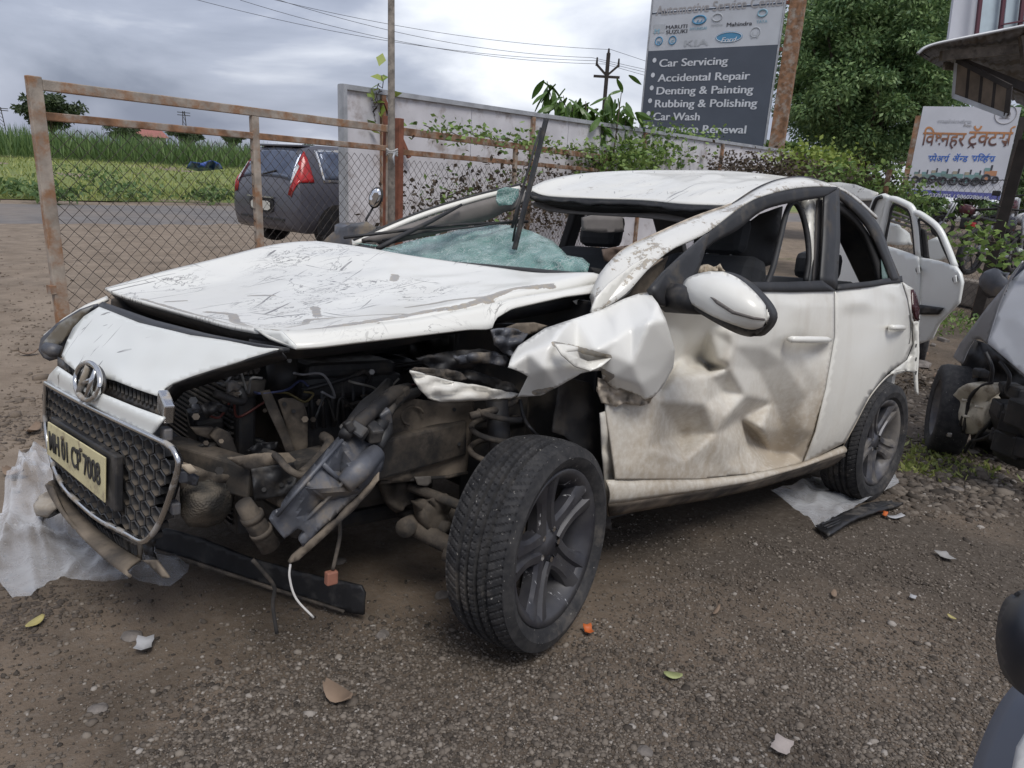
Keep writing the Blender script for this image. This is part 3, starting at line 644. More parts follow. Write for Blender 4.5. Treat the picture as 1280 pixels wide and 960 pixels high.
# ---- mirror
mirror = empty('side_mirror', parent=CAR)
sail = panel('mirror_sail', [(884, 292), (876, 322), (868, 345), (856, 361), (851, 383), (835, 384), (822, 381), (811, 362), (830, 340), (856, 316)], lambda a, b, h: side(a, b, .012), M['black'], mirror, 6, .02)
mo = smoothline([(852, 364), (858, 350), (877, 342), (902, 340), (927, 352), (949, 373), (960, 391), (958, 404), (949, 415), (939, 420), (917, 414), (880, 394), (857, 377), (852, 364)], 60)
MC = np.array((906, 380)); mu = np.array((.935, .355)); mvv = np.array((-.355, .935))
def mirr(a, b, h=0):
    q = np.array((a, b)) - MC; r = math.hypot(q @ mu / 60, q @ mvv / 34); r = min(1, r)
    return car(a, b, X=-.66 + .105 * math.sqrt(max(0, 1 - r ** 2.2)) + h)
split = smoothline([(852, 368), (866, 380), (890, 394), (917, 405), (940, 411), (957, 406)], 20)
up_ = [tuple(p) for p in mo if (p[1] < np.interp(p[0], split[:, 0], split[:, 1]))]
lo_ = [tuple(p) for p in mo if (p[1] >= np.interp(p[0], split[:, 0], split[:, 1]))]
mk = lambda side_pts: side_pts
ang = lambda p: math.atan2(p[1] - 380, p[0] - 906)
upper = [tuple(p) for p in split[::-1]][1:-1]
ups = sorted(up_, key=lambda p: p[0]); los = sorted(lo_, key=lambda p: -p[0])
panel('mirror_cap', ups + upper, mirr, M['white'], mirror, 3.5, .006)
panel('mirror_housing', [tuple(p) for p in split][1:-1] + los, lambda a, b, h: mirr(a, b, -.004), M['black'], mirror, 3.5, .006)
ind = panel('mirror_indicator', [(888, 371), (892, 372), (918, 389), (942, 396), (956, 398), (956, 400.5), (941, 399), (915, 392), (896, 380)], lambda a, b, h: mirr(a, b, .004), M['trimgrey'], mirror, 3, .004)
band('mirror_rim', [mirr(a, b) for a, b in mo], [car(a, b, X=-.66) + Vector((-.05, 0, 0)) for a, b in mo], M['black'], mirror, 60, 3, .004)
obj('mirror_glass', [car(a, b, X=-.66) + Vector((-.045, 0, 0)) for a, b in mo[:-1]], [tuple(range(len(mo) - 1))], M['chrome'], mirror, False, thick=.004)
MB().tube([side(838, 372, .0), car(862, 375, X=-.62), car(880, 382, X=-.62)], [.05, .045, .03], 10).build('mirror_arm', M['black'], mirror, True)
# ---- handles
for dn, a0, a1, b0 in ((fdoor, 984, 1038, 424), (rdoor, 1111, 1131, 409)):
    L = a1 - a0; sc_h = L / 54
    pth = [side(a0 + L * t, b0 + (0 if sc_h > .8 else 0) + 1.0 * t, .006 + .034 * math.sin(math.pi * min(1, max(0, t))) ** .5) for t in np.linspace(0, 1, 12)]
    hnd = MB().tube(pth, [.006] + [.0115] * 4 + [.0125] * 6 + [.007], 8, flat=1.15).build('door_handle', M['white'], dn, True)

# ---- wheels
def wheel(name, R=.297, W=.188, rr=.216):
    t = empty(name)
    k = 11
    prof = []
    for x in np.linspace(-1, 1, 41):
        rad = R - .012 * abs(x) ** 3.2
        for gx in (-.5, -.17, .17, .5):
            if abs(x - gx) < .055: rad -= .011
        prof.append((rad, x * W * .44, x))
    outer = [(rr + .004, W * .40), (rr + .02, W * .49), ((rr + R) / 2, W * .53), (R - .03, W * .51), (R - .012, W * .47)]
    full = [(r_, -h_, -2) for r_, h_ in outer] + prof + [(r_, h_, 2) for r_, h_ in outer[::-1]]
    n = 480; vs, kk = [], len(full)
    for i in range(n):
        a = 2 * math.pi * i / n
        for r_, h_, x in full:
            if abs(x) <= 1:
                ph_ = (i + x * (11 if x > 0 else -11)) % (6 if abs(x) > .5 else 5)
                if (abs(x) > .56 and ph_ < 1.3) or (abs(x) < .46 and ph_ < 1.0 and abs(abs(x) - .17) > .05): r_ = r_ - .0038
            vs.append((r_ * math.sin(a), h_, r_ * math.cos(a)))
    fs = [(i * kk + j, i * kk + j + 1, ((i + 1) % n) * kk + j + 1, ((i + 1) % n) * kk + j) for i in range(n) for j in range(kk - 1)]
    tyre = obj('tyre', vs, fs, M['tyre'], t, True, auto=28)
    rim = obj('rim', *lathe([(rr - .004, -W * .42), (rr - .02, -W * .40), (rr - .045, -W * .1), (rr - .04, W * .2), (rr - .022, W * .36), (rr - .012, W * .40), (rr + .004, W * .44), (rr + .006, W * .41)], 64), M['alloy'], t)
    bd = obj('brake_disc', *lathe([(.03, -.01), (.135, -.01), (.135, .004), (.03, .004)], 40), M['dusty'], t)
    hub = obj('hub_face', *lathe([(.0, W * .30), (.028, W * .30), (.032, W * .27), (.075, W * .25), (.085, W * .16), (.06, W * .02)], 40), M['alloy'], t)
    for s in range(5):
        a0 = 2 * math.pi * s / 5
        vs, fs = [], []; PR = ((-1.0, -.036), (-1.0, -.006), (-.78, .004), (-.30, .006), (-.14, -.006), (.14, -.006), (.30, .006), (.78, .004), (1.0, -.006), (1.0, -.036))
        for j, q in enumerate(np.linspace(0, 1, 9)):
            r_ = .045 + (rr - .057) * q; wd_ = .052 - .012 * math.sin(math.pi * min(1, q * 1.15)) + .010 * q ** 3
            yo = W * (.27 + .11 * q ** 2)
            for (du, dy) in PR: vs.append((r_ * math.sin(a0) + du * wd_ * math.cos(a0), yo + dy, r_ * math.cos(a0) - du * wd_ * math.sin(a0)))
        for j in range(8):
            for i in range(9): fs.append((j * 10 + i, j * 10 + i + 1, j * 10 + 11 + i, j * 10 + 10 + i))
        obj('spoke', vs, fs, M['alloy'], rim, True, auto=35)
        an = a0 + math.pi / 5
        MB().tube([(.046 * math.sin(an), W * .22, .046 * math.cos(an)), (.046 * math.sin(an), W * .30, .046 * math.cos(an))], .0085, 6).build('wheel_nut', M['chrome'], hub)
    return t
kt = NT('tyre_rubber'); s_ = kt.noise(26, 6, .65); c = kt.mix(kt.ramp(s_, .35, .7), (.013, .013, .015), (.04, .038, .038)); sp_ = kt.ramp(kt.noise(95, 2), .70, .74)
c = kt.mix(kt.math('MULTIPLY', sp_, .7), c, (.35, .33, .3)); c = kt.mix(kt.ramp(kt.noise(5, 6, .7), .56, .72, 0, .6), c, (.115, .10, .085)); kt.col(c); kt.set(Roughness=.78); kt.bump(kt.noise(150, 2), .25, .002); M['tyre'] = kt.m
M['alloy'] = pbr('dark_alloy', (.075, .075, .085), .38, .35, var=.3, scale=10, dirt=(.15, .135, .12), dscale=7, damt=.5)
ka = NT('scuffed_alloy'); f_ = ka.ramp(ka.noise((60, 9, 9), 5, .7), .66, .69)
c = ka.mix(ka.ramp(ka.noise(9, 6), .3, .7), (.034, .034, .042), (.075, .073, .076)); ka.col(ka.mix(f_, c, (.55, .55, .56))); ka.set(Roughness=.42, Metallic=.3); M['alloy_scuffed'] = ka.m
def place_wheel(t, c, steer=0.0, camber=0.0, spin=0.0):
    t.parent = CAR; t.matrix_local = Matrix.Translation(c) @ Matrix.Rotation(steer, 4, 'Z') @ Matrix.Rotation(camber, 4, 'X') @ Matrix.Rotation(spin, 4, 'Y')
wf = wheel('front_wheel'); STEER = math.radians(15)
face = car(700, 677, Y=.935); axv = Vector((-math.sin(STEER), math.cos(STEER), 0)); cen = face - axv * .085; cen.z = .318
place_wheel(wf, cen, STEER, math.radians(2), .25)
for ch in wf.children:
    if ch.name.startswith(('rim', 'hub')):
        ch.data.materials.clear(); ch.data.materials.append(M['alloy_scuffed'])
        for g_ in ch.children:
            if g_.name.startswith('spoke'): g_.data.materials.clear(); g_.data.materials.append(M['alloy_scuffed'])
wr = copy_tree(wheel('rear_wheel')) if False else wheel('rear_wheel', .315, .2, .22)
place_wheel(wr, Vector((-2.56, .765, .312)), 0, 0, .6)
wfr = copy_tree(wr); wfr.name = 'front_wheel'; place_wheel(wfr, Vector((.02, -.74, .312)), math.pi + STEER, 0, .3)
wrr = copy_tree(wr); wrr.name = 'rear_wheel'; place_wheel(wrr, Vector((-2.56, -.74, .312)), math.pi, 0, .1)
# ---- engine bay, opened by the crash
def px_panel(name, pts, Y, mt, parent=None, sp=5, th=.006, crumple=0.0, fr=.06, seed=0, **k):
    return panel(name, pts, lambda a, b, h: car(a, b, Y=Y + h), mt, parent or CAR, sp, th, (lambda a, b: crumple * noise.noise(Vector((a * fr, b * fr, seed)))) if crumple else None, **k)
def ptube(name, pts, r, mt, parent=None, n=8, k=None):
    P3 = [car(a, b, Y=y) for a, b, y in pts]
    if k: P3 = [Vector(q) for q in smoothline(P3, k)]
    return MB().tube(P3, r, n).build(name, mt, parent or CAR, True)
BX = lambda name, c, d, mt, parent=None, bv=.01, rot=None: MB().box(c, d, rot).build(name, mt, parent or CAR, bevel=bv)
BX('firewall', (-.50, 0, .62), (.03, 1.40, .72), M['bay'])
BX('inner_wing', (.08, -.58, .60), (1.10, .03, .50), M['bay'])
BX('inner_wing', (-.30, .40, .70), (.34, .02, .36), M['bay'])
rad = BX('radiator', (.50, -.14, .50), (.05, .92, .46), M['bay'])
for k_ in range(26): MB().box((.53, -.14, .30 + k_ * .0165), (.008, .86, .006)).build('cooling_fin', M['black'], rad)
eng = BX('engine_block', (.08, -.12, .52), (.46, .62, .42), M['bay'], bv=.03)
BX('engine_cover', (.06, -.10, .77), (.40, .50, .06), M['black'], eng, .02)
for k_ in range(5): MB().tube([(.02 + .05 * k_, .20, .66), (.05 + .05 * k_, .26, .60), (.05 + .05 * k_, .27, .42)], .018, 8).build('intake_runner', M['bay'], eng, True)
BX('gearbox', (.06, .26, .42), (.36, .22, .26), M['bay'], bv=.04)
BX('subframe', (.10, -.1, .24), (.50, .8, .06), M['bay'], bv=.02)
# crash beam with its rail
b0, b1 = car(210, 566, X=.69), car(322, 600, Y=.50)
beam = MB().bar(b0, b1, .07, .085).build('crash_beam', M['dusty'], CAR, bevel=.006)
MB().bar(b0 + Vector((0, -.8, 0)), b0, .065, .085).build('crash_beam', M['bay'], CAR, bevel=.006)
ra, rb_ = car(338, 604, Y=.50), car(352, 592, Y=.50) + Vector((-.62, -.06, .02))
rail = MB().bar(ra, rb_, .085, .12).build('chassis_rail', M['dusty'], CAR, bevel=.01)
px_panel('rail_end_plate', [(314, 586), (366, 578), (371, 590), (371, 612), (362, 618), (318, 626)], .545, M['black'], rail, crumple=.015)
px_panel('rail_top', [(284, 572), (330, 566), (360, 566), (372, 578), (340, 586), (316, 590), (300, 582)], .53, M['tan'], rail, crumple=.02)
for a, b in ((352, 606), (362, 600), (330, 612)): MB().tube([car(a, b, Y=.552), car(a, b, Y=.545)], .006, 8).build('hole', M['interior'], rail)
c0 = car(258, 632, Y=.46); k = NT('mesh_foam'); k.col(k.mix(k.ramp(k.noise(9, 4), .4, .65), (.035, .033, .03), (.15, .125, .095))); k.set(Roughness=.85)
v = k.n('ShaderNodeTexVoronoi'); v.inputs['Scale'].default_value = 160; k.l(k.c, v.inputs['Vector']); k.bump(v.outputs['Distance'], .8, .004); M['foam'] = k.m
fo_ = [(226, 612), (236, 604), (262, 600), (284, 604), (291, 616), (288, 636), (276, 652), (256, 658), (236, 656), (228, 644)]
fm = Facet([(p[0], p[1], -.05) for p in fo_] + [(245, 622, .02), (270, 618, .02), (258, 636, .03), (272, 640, .0), (242, 645, .0)])
panel('impact_foam', fo_, lambda a, b, h: car(a, b, Y=.50 + h), M['foam'], CAR, 4, .01, fm, 2)
px_panel('foam_top', [(222, 575), (262, 590), (298, 596), (312, 590), (302, 600), (272, 606), (244, 606), (226, 612)], .46, M['tan'], crumple=.02)
px_panel('lamp_bracket', [(216, 590), (224, 583), (240, 592), (248, 598), (246, 607), (236, 605), (220, 600)], .52, M['greyplastic'], crumple=.02, th=.012)
px_panel('label_tag', [(223, 581), (238, 580), (248, 590), (236, 592)], .535, M['beige'])
can = ptube('receiver_drier', [(304, 628, .55), (316, 648, .55), (338, 684, .55)], [.021, .026, .026], M['tan'], n=14)
MB().tube([car(314, 643, Y=.55), car(317, 649, Y=.55)], .029, 14).build('drier_band', M['dusty'], can, True)
MB().tube([car(325, 662, Y=.55), car(328, 667, Y=.55)], .029, 14).build('drier_band', M['dusty'], can, True)
px_panel('latch_strap', [(325, 489), (337, 487), (344, 502), (362, 545), (374, 578), (373, 590), (365, 588), (352, 550), (334, 512)], .42, M['dusty'], crumple=.01)
px_panel('lamp_support_plate', [(347, 500), (354, 497), (367, 498), (379, 504), (384, 520), (384, 556), (380, 575), (374, 584), (366, 560), (356, 526)], .40, M['tan'], crumple=.012)
for a, b in ((355.5, 505), (367, 514)): MB().tube([car(a, b, Y=.415), car(a, b, Y=.405)], .006, 8).build('hole', M['interior'], CAR)
px_panel('cross_brace', [(262, 544), (272, 534), (286, 540), (296, 566), (288, 572), (276, 560)], .36, M['tan'], th=.02)
px_panel('cross_brace', [(238, 534), (266, 534), (272, 542), (262, 548), (244, 542)], .34, M['dusty'], th=.02)
px_panel('air_duct', [(272, 480), (300, 477), (332, 474), (328, 490), (300, 497), (290, 496), (284, 486)], .34, M['black'], th=.02, crumple=.01)
for k_ in range(6): ptube('duct_vane', [(288 + k_ * 6.5, 470 - k_ * .5, .33), (284 + k_ * 6.5, 452 - k_ * .5, .30)], .006, M['black'])
ab = BX('air_filter_box', car(420, 505, Y=.22), (.30, .22, .30), M['black'], bv=.02)
BX('air_filter_lid', car(418, 474, Y=.22), (.34, .26, .07), M['black'], ab, .02)
for k_ in range(6): ptube('box_rib', [(388 + k_ * 13, 482 - k_ * 1.5, .345), (392 + k_ * 13, 536 - k_ * 1.5, .345)], .007, M['black'], ab)
ptube('lid_clip', [(378, 488, .36), (400, 482, .37), (430, 474, .37), (455, 464, .36), (464, 470, .36), (460, 478, .36)], .007, M['black'], ab)
ptube('intake_hose', [(352, 448, .25), (354, 470, .27), (352, 492, .27)], .045, M['bay'], n=14)
ptube('brake_reservoir', [(560, 470, .2), (558, 445, .2)], .06, M['bay'], n=14)
px_panel('scuttle', [(360, 440), (460, 430), (560, 418), (614, 414), (640, 440), (560, 446), (500, 452), (420, 470), (370, 480)], -.1, M['bay'], crumple=.05)
# hanging plastic carrier
car_out = [(337, 648), (344, 640), (352, 634), (368, 612), (392, 585), (426, 546), (436, 538), (455, 545), (472, 556), (478, 572), (475, 588), (450, 614), (420, 642), (395, 664), (378, 682), (373, 674), (380, 664), (371, 659), (356, 672), (346, 660)]
ch_ = Facet([(337, 648, 0), (352, 634, .02), (426, 546, -.03), (436, 538, -.05), (472, 556, -.05), (478, 572, -.04), (450, 614, .0), (395, 664, .03), (378, 682, .03), (356, 672, .02), (380, 610, .045), (400, 588, .02), (430, 556, .0), (440, 585, .035), (415, 612, .045), (390, 640, .01), (370, 645, .035), (425, 590, -.01), (405, 625, .0)])
carrier = panel('lamp_carrier', car_out, lambda a, b, h: car(a, b, Y=.70 + h), M['greyplastic'], CAR, 4, .014, ch_, 0, auto=16)
tag(carrier, 'cracked grey plastic lamp carrier hanging down')
ptube('carrier_tube', [(430, 606, .735), (448, 588, .73), (470, 566, .70)], [.024, .030, .026], M['greyplastic'], carrier, 12)
ptube('carrier_rib', [(384, 604, .75), (404, 622, .73)], .006, M['greyplastic'], carrier); ptube('carrier_rib', [(404, 580, .735), (428, 604, .72)], .006, M['greyplastic'], carrier)
ptube('carrier_rib', [(346, 645, .735), (372, 614, .757), (398, 584, .735), (428, 550, .71)], .005, M['greyplastic'], carrier); ptube('carrier_rib', [(372, 660, .735), (404, 628, .725), (432, 600, .735)], .005, M['greyplastic'], carrier)
px_panel('carrier_strut', [(361, 703), (366, 694), (386, 676), (420, 648), (452, 616), (474, 590), (474, 600), (446, 632), (412, 664), (390, 684), (372, 700)], .735, M['tan'], carrier, crumple=.015, th=.01)
for i_, pts in enumerate(([(440, 540, .70), (452, 526, .68), (470, 510, .64), (492, 492, .58), (510, 484, .52)], [(462, 548, .68), (476, 530, .64), (486, 510, .6), (500, 496, .56), (522, 490, .52)], [(430, 545, .70), (444, 526, .66), (456, 508, .6), (474, 496, .55), (486, 478, .5)], [(472, 560, .68), (482, 540, .64), (482, 520, .6), (488, 505, .55)])):
    ptube('wiring_loom', pts, [.016, .020, .018, .022, .014][:len(pts)], M['black'] if i_ % 2 else M['bay'], k=None)
for a, b, y, s in ((448, 538, .7, .045), (436, 533, .7, .03), (466, 540, .69, .05), (478, 520, .63, .05), (492, 500, .58, .05), (503, 490, .56, .04)):
    BX('connector', car(a, b, Y=y), (s, s * .8, s * .7), random.choice([M['bay'], M['black'], M['greyplastic']]), None, .006, Matrix.Rotation(a * .3, 3, 'Y') @ Matrix.Rotation(b * .2, 3, 'Z'))
ptube('hose', [(404, 545, .48), (412, 552, .52), (405, 565, .55), (392, 580, .58), (378, 592, .6)], .014, M['dusty'], k=24)
ptube('hose', [(330, 564, .5), (345, 570, .55), (360, 586, .6), (376, 594, .62), (392, 588, .62), (404, 572, .6)], .009, M['dusty'], k=30)
for i_ in range(22):
    a, b = random.uniform(250, 560), random.uniform(455, 545); y = random.uniform(.05, .40)
    ptube('cable', [(a, b, y), (a + random.uniform(-20, 30), b + random.uniform(-18, 18), y + .04), (a + random.uniform(-40, 60), b + random.uniform(-25, 30), y + random.uniform(-.06, .08))], random.uniform(.004, .012), random.choice([M['bay'], M['black'], M['bay'], M['dusty']]), k=14)
for i_ in range(16):
    a, b = random.uniform(240, 520), random.uniform(465, 560); s = random.uniform(.03, .08)
    BX('engine_fitting', car(a, b, Y=random.uniform(-.05, .32)), (s, s * random.uniform(.5, 1.3), s * random.uniform(.5, 1.2)), random.choice([M['bay'], M['bay'], M['dusty'], M['black']]), None, .008, Matrix.Rotation(random.uniform(-.6, .6), 3, 'Y') @ Matrix.Rotation(random.uniform(-.6, .6), 3, 'Z'))
MB().tube([Vector(q) for q in smoothline([car(363, 705, Y=.735), car(362, 722, Y=.735), car(370, 748, Y=.74), (car(392, 772, Y=.76))], 20)], .0028, 6).build('loose_wire', pbr('pale_wire', (.6, .58, .55), .5), CAR, True)
w1 = ptube('loose_wire', [(424, 646, .70), (425, 668, .70), (421, 690, .70), (416, 712, .70)], .005, M['dusty'], k=16)
BX('wire_plug', car(414, 722, Y=.70), (.03, .02, .035), pbr('red_plug', (.28, .12, .08), .7, var=.4), w1, .004)
ptube('loose_wire', [(316, 700, .6), (330, 716, .6), (343, 734, .6), (341, 756, .6), (346, 792, .62)], .005, M['dusty'], k=20)
# wheel house, suspension
ap_ = px_panel('apron_panel', [(482, 504), (500, 496), (530, 500), (560, 503), (592, 503), (590, 530), (586, 560), (582, 592), (560, 597), (520, 600), (475, 603), (472, 588), (478, 550)], .47, M['tan'], crumple=.03, fr=.025, sp=5, th=.01)
MB().tube([Vector(q) for q in [car(516 + 14 * math.cos(t), 520 - 12 * math.sin(t), Y=.49) for t in np.linspace(.3, 4.4, 16)]], .004, 6).build('panel_swage', M['tan'], ap_, True)
ptube('panel_flange', [(475, 603, .478), (520, 599, .478), (560, 596, .478), (584, 591, .478)], .006, M['dusty'], ap_)
px_panel('jack_lug', [(518, 596), (538, 595), (539, 603), (533, 608), (522, 606)], .49, M['alloy'], ap_, sp=3)
for a, b in ((574, 555), (568, 512)): MB().tube([car(a, b, Y=.492), car(a, b, Y=.482)], .006, 8).build('hole', M['interior'], ap_)
px_panel('wheel_house', [(560, 498), (640, 494), (700, 480), (750, 470), (756, 560), (760, 650), (700, 640), (620, 640), (575, 640), (575, 560)], .38, M['bay'], crumple=.03, fr=.02, sp=10)
hel = [car(621, 520, Y=.60) + Vector((.075 * math.cos(t), .075 * math.sin(t), .022 - .022 * t / 2)) for t in np.linspace(0, 16, 80)]
MB().tube(hel, .009, 8).build('coil_spring', M['dusty'], CAR, True)
MB().tube([car(621, 500, Y=.60), car(628, 600, Y=.62)], .035, 12).build('strut', M['bay'], CAR, True)
ptube('spring_seat', [(588, 520, .60), (620, 512, .62), (648, 500, .6)], .012, M['dusty'], k=12)
ptube('brake_hose', [(650, 500, .62), (654, 520, .66), (662, 534, .7), (672, 545, .7)], .006, M['black'], k=14)
ptube('control_arm', [(512, 656, .46), (540, 670, .52), (575, 690, .62)], [.026, .030, .024], M['dusty'], n=10)
ptube('arm_bush', [(506, 660, .50), (520, 652, .42)], .030, M['dusty'], n=12)
ptube('tie_rod', [(512, 608, .44), (545, 620, .52), (580, 634, .6)], .016, M['dusty'], n=10)
ptube('ball_joint', [(556, 690, .58), (575, 696, .62)], .028, M['tan'], n=10)
px_panel('knuckle', [(520, 628), (545, 616), (568, 628), (580, 650), (575, 676), (548, 664), (528, 656)], .50, M['dusty'], th=.05, crumple=.03)
px_panel('gearbox_shield', [(478, 604), (520, 602), (515, 625), (500, 640), (482, 628)], .40, M['dusty'], crumple=.03, th=.03)
ptube('drive_shaft', [(500, 640, .35), (560, 660, .55)], .02, M['bay'], n=10)

# ---- cabin
BX('floor_pan', (-1.6, 0, .27), (2.5, 1.46, .05), M['interior'], bv=0)
BX('rear_panel', (-3.02, 0, .62), (.06, 1.40, .70), M['white_rear'], bv=.03)
dash = BX('dashboard', (-.80, .0, .93), (.34, 1.36, .24), M['interior'], bv=.05)
BX('dash_top_pad', (-.72, .0, 1.04), (.30, 1.30, .04), M['interior'], dash, .02)
MB().tube([Vector((-1.02 + .06 * math.cos(t) * .3, -.36 + .18 * math.cos(t), .98 + .17 * math.sin(t))) for t in np.linspace(0, 6.283, 30)], .015, 8, False).build('steering_wheel', M['interior'], dash, True)
def seat(x, y, w):
    s = empty('seat', parent=CAR)
    MB().box((x, y, .52), (.50, w, .16)).build('seat_cushion', M['seat'], s, bevel=.05)
    MB().box((x - .28, y, .86), (.14, w, .66), Matrix.Rotation(math.radians(-14), 3, 'Y')).build('seat_back', M['seat'], s, bevel=.06)
    h = MB().box((x - .38, y, 1.27), (.09, .26, .17), Matrix.Rotation(math.radians(-8), 3, 'Y')).build('headrest', M['seat'], s, bevel=.04)
    for q in (-.06, .06): MB().tube([(x - .375, y + q, 1.12), (x - .38, y + q, 1.22)], .006, 6).build('headrest_post', M['chrome'], h)
    return s
seat(-1.25, .36, .50); seat(-1.25, -.36, .50)
MB().box((-2.15, 0, .55), (.5, 1.25, .18)).build('rear_seat_cushion', M['seat'], CAR, bevel=.05)
MB().box((-2.48, 0, .84), (.14, 1.25, .55), Matrix.Rotation(math.radians(-16), 3, 'Y')).build('rear_seat_back', M['seat'], CAR, bevel=.05)
for y in (-.36, .36): MB().box((-2.6, y, 1.18), (.09, .25, .15)).build('rear_headrest', M['seat'], CAR, bevel=.04)
# far side
MB().box((-1.75, -.80, .65), (2.55, .06, .70)).build('flank_panel', M['white_rear'], CAR, bevel=.03)
MB().box((-1.60, -.755, .66), (2.1, .03, .66)).build('door_lining', M['interior'], CAR, bevel=.01)
ra_ = smoothline([car(440, 302, Y=-.72), car(520, 268, Y=-.68), car(590, 246, Y=-.63), car(648, 232, Y=-.60)], 20)
band('windscreen_pillar', ra_, [p + np.array((.012, .03, -.022)) for p in ra_], M['white'], CAR, 20, 3, .02)
rin = [car(452, 301, Y=-.66), car(510, 282, Y=-.64), (car(580, 258, Y=-.60)), car(640, 243, Y=-.56), car(662, 246, Y=-.52)]; rin2 = [car(474, 306, Y=-.66), car(540, 292, Y=-.64), car(600, 277, Y=-.60), car(628, 266, Y=-.56), car(640, 262, Y=-.52)]
band('pillar_lining', smoothline(rin, 24), smoothline(rin2, 24), M['trimgrey'], CAR, 24, 4, .02, bulge=(0, .02, .01))
MB().tube([p + np.array((-.0, .012, .004)) for p in ra_], .008, 6).build('pillar_seal', M['rubber'], CAR, True)
rre = [Vector(p) + Vector((0, .0, -.03)) for p in rr_]
MB().tube(rre, .03, 8).build('roof_rail', M['white'], CAR, True)
MB().bar((-1.72, -.77, .95), (-1.75, -.62, 1.50), .10, .05).build('centre_pillar', M['interior'], CAR, bevel=.01)
MB().bar((-2.95, -.72, .95), (-2.35, -.58, 1.58), .16, .06).build('rear_pillar', M['interior'], CAR, bevel=.01)
MB().bar((-2.98, .62, .95), (-2.35, .52, 1.50), .14, .05).build('rear_pillar', M['black'], CAR, bevel=.01)
MB().bar((-2.42, -.52, 1.57), (-2.15, .52, 1.50), .08, .04).build('tailgate_header', M['interior'], CAR, bevel=.01)
band('door_lining', [side(a, b, -.075 if b < 400 else -.26) for a, b in ((936, 358), (1000, 358), (1042, 358))], [side(a, b, -.26) for a, b in ((936, 500), (980, 500), (1030, 500))], M['interior'], CAR, 8, 3, .02)
band('door_lining', [side(a, b, -.07) for a, b in ((1046, 356), (1110, 352))], [side(a, b, -.07) for a, b in ((1040, 480), (1085, 470))], M['interior'], CAR, 8, 3, .02)
# drooping lining seen through the front window
px_panel('torn_headlining', [(889, 305), (918, 291), (950, 268), (978, 258), (974, 290), (966, 330), (935, 340), (905, 325)], .35, M['interior'], crumple=.06, fr=.03)
px_panel('airbag_remnant', [(872, 341), (876, 333), (884, 331), (892, 334), (900, 331), (905, 338), (902, 346), (880, 348)], .74, M['beige'], crumple=.03, fr=.25, sp=3, th=.01)
px_panel('sun_visor', [(729, 272), (740, 269), (776, 271), (778, 290), (750, 291), (729, 288)], .12, M['trimgrey'], th=.02)
px_panel('torn_dash_trim', [(752, 312), (775, 308), (800, 305), (790, 318), (772, 332), (756, 326)], .52, pbr('brown_trim', (.10, .07, .055), .8), crumple=.03, fr=.12)
px_panel('glove_panel', [(738, 334), (765, 338), (752, 346), (742, 342)], .5, M['interior'])
# ---- windscreen, wipers
kg = NT('crazed_glass'); vo = kg.n('ShaderNodeTexVoronoi', feature='DISTANCE_TO_EDGE'); vo.inputs['Scale'].default_value = 60; kg.l(kg.c, vo.inputs['Vector'])
vo2 = kg.n('ShaderNodeTexVoronoi', feature='DISTANCE_TO_EDGE'); vo2.inputs['Scale'].default_value = 22; kg.l(kg.vec((1, 1, 1)), vo2.inputs['Vector'])
cr = kg.math('MAXIMUM', kg.ramp(vo.outputs['Distance'], .09, .015), kg.math('MULTIPLY', kg.ramp(vo2.outputs['Distance'], .05, .0), .8))
c = kg.mix(kg.ramp(kg.noise(7, 5), .35, .7), (.20, .40, .37), (.38, .58, .54)); c = kg.mix(kg.math('MULTIPLY', cr, kg.ramp(kg.noise(11, 4), .35, .6, .25, .9)), c, (.80, .92, .89)); kg.col(c)
kg.set(Roughness=.16); kg.b.inputs['Transmission Weight'].default_value = .45; kg.b.inputs['IOR'].default_value = 1.3; kg.bump(cr, .6, .004); M['crazed'] = kg.m
gl_o = [(492, 308), (525, 299), (556, 293), (587, 284), (612, 281), (637, 282), (666, 290), (691, 302), (709, 320), (728, 323), (737, 331), (733, 345), (700, 349), (681, 349), (619, 343), (556, 334), (503, 325), (470, 314)]
def gmap(a, b, h):
    t = max(0, min(1, (340 - b) / 58)); s = (a - 490) / 246
    return car(a, b, X=-.52 - .34 * s - .40 * t + h)
ws = panel('windscreen', gl_o, gmap, M['crazed'], CAR, 4, .006, lambda a, b: .09 * noise.noise(Vector((a * .016, b * .03, 3))) + .035 * noise.noise(Vector((a * .05, b * .09, 5))))
tag(ws, 'crazed turquoise windscreen glass sagging over the dashboard')
px_panel('glass_remnant', [(622, 238), (632, 234), (648, 236), (648, 246), (640, 256), (624, 257), (620, 250)], -.50, M['crazed'], crumple=.02, fr=.1, sp=3)
px_panel('glass_remnant', [(440, 303), (470, 306), (500, 314), (470, 309)], -.55, M['crazed'], sp=4)
wp = ptube('wiper_arm', [(472, 311, -.50), (500, 296, -.52), (540, 276, -.55), (577, 256, -.56)], [.012, .012, .010, .007], M['rubber'])
ptube('wiper_blade', [(430, 297, -.62), (480, 291, -.60), (530, 285, -.58), (572, 281, -.56), (660, 277, -.45)], .007, M['rubber'])
ptube('wiper_blade', [(478, 300, -.6), (530, 290, -.58), (590, 284, -.52), (655, 274, -.45)], .005, M['rubber'])
st_w = MB().bar(car(643, 312, Y=-.20), car(683, 148, Y=-.20), .022, .016).build('raised_wiper', M['black'], CAR, bevel=.003)
ptube('wiper_link', [(641, 302, -.20), (652, 240, -.19), (668, 185, -.19), (676, 160, -.20)], .005, M['rubber'], st_w)
ptube('wiper_link', [(640, 285, -.195), (648, 255, -.185), (655, 235, -.195)], .007, M['rubber'], st_w)

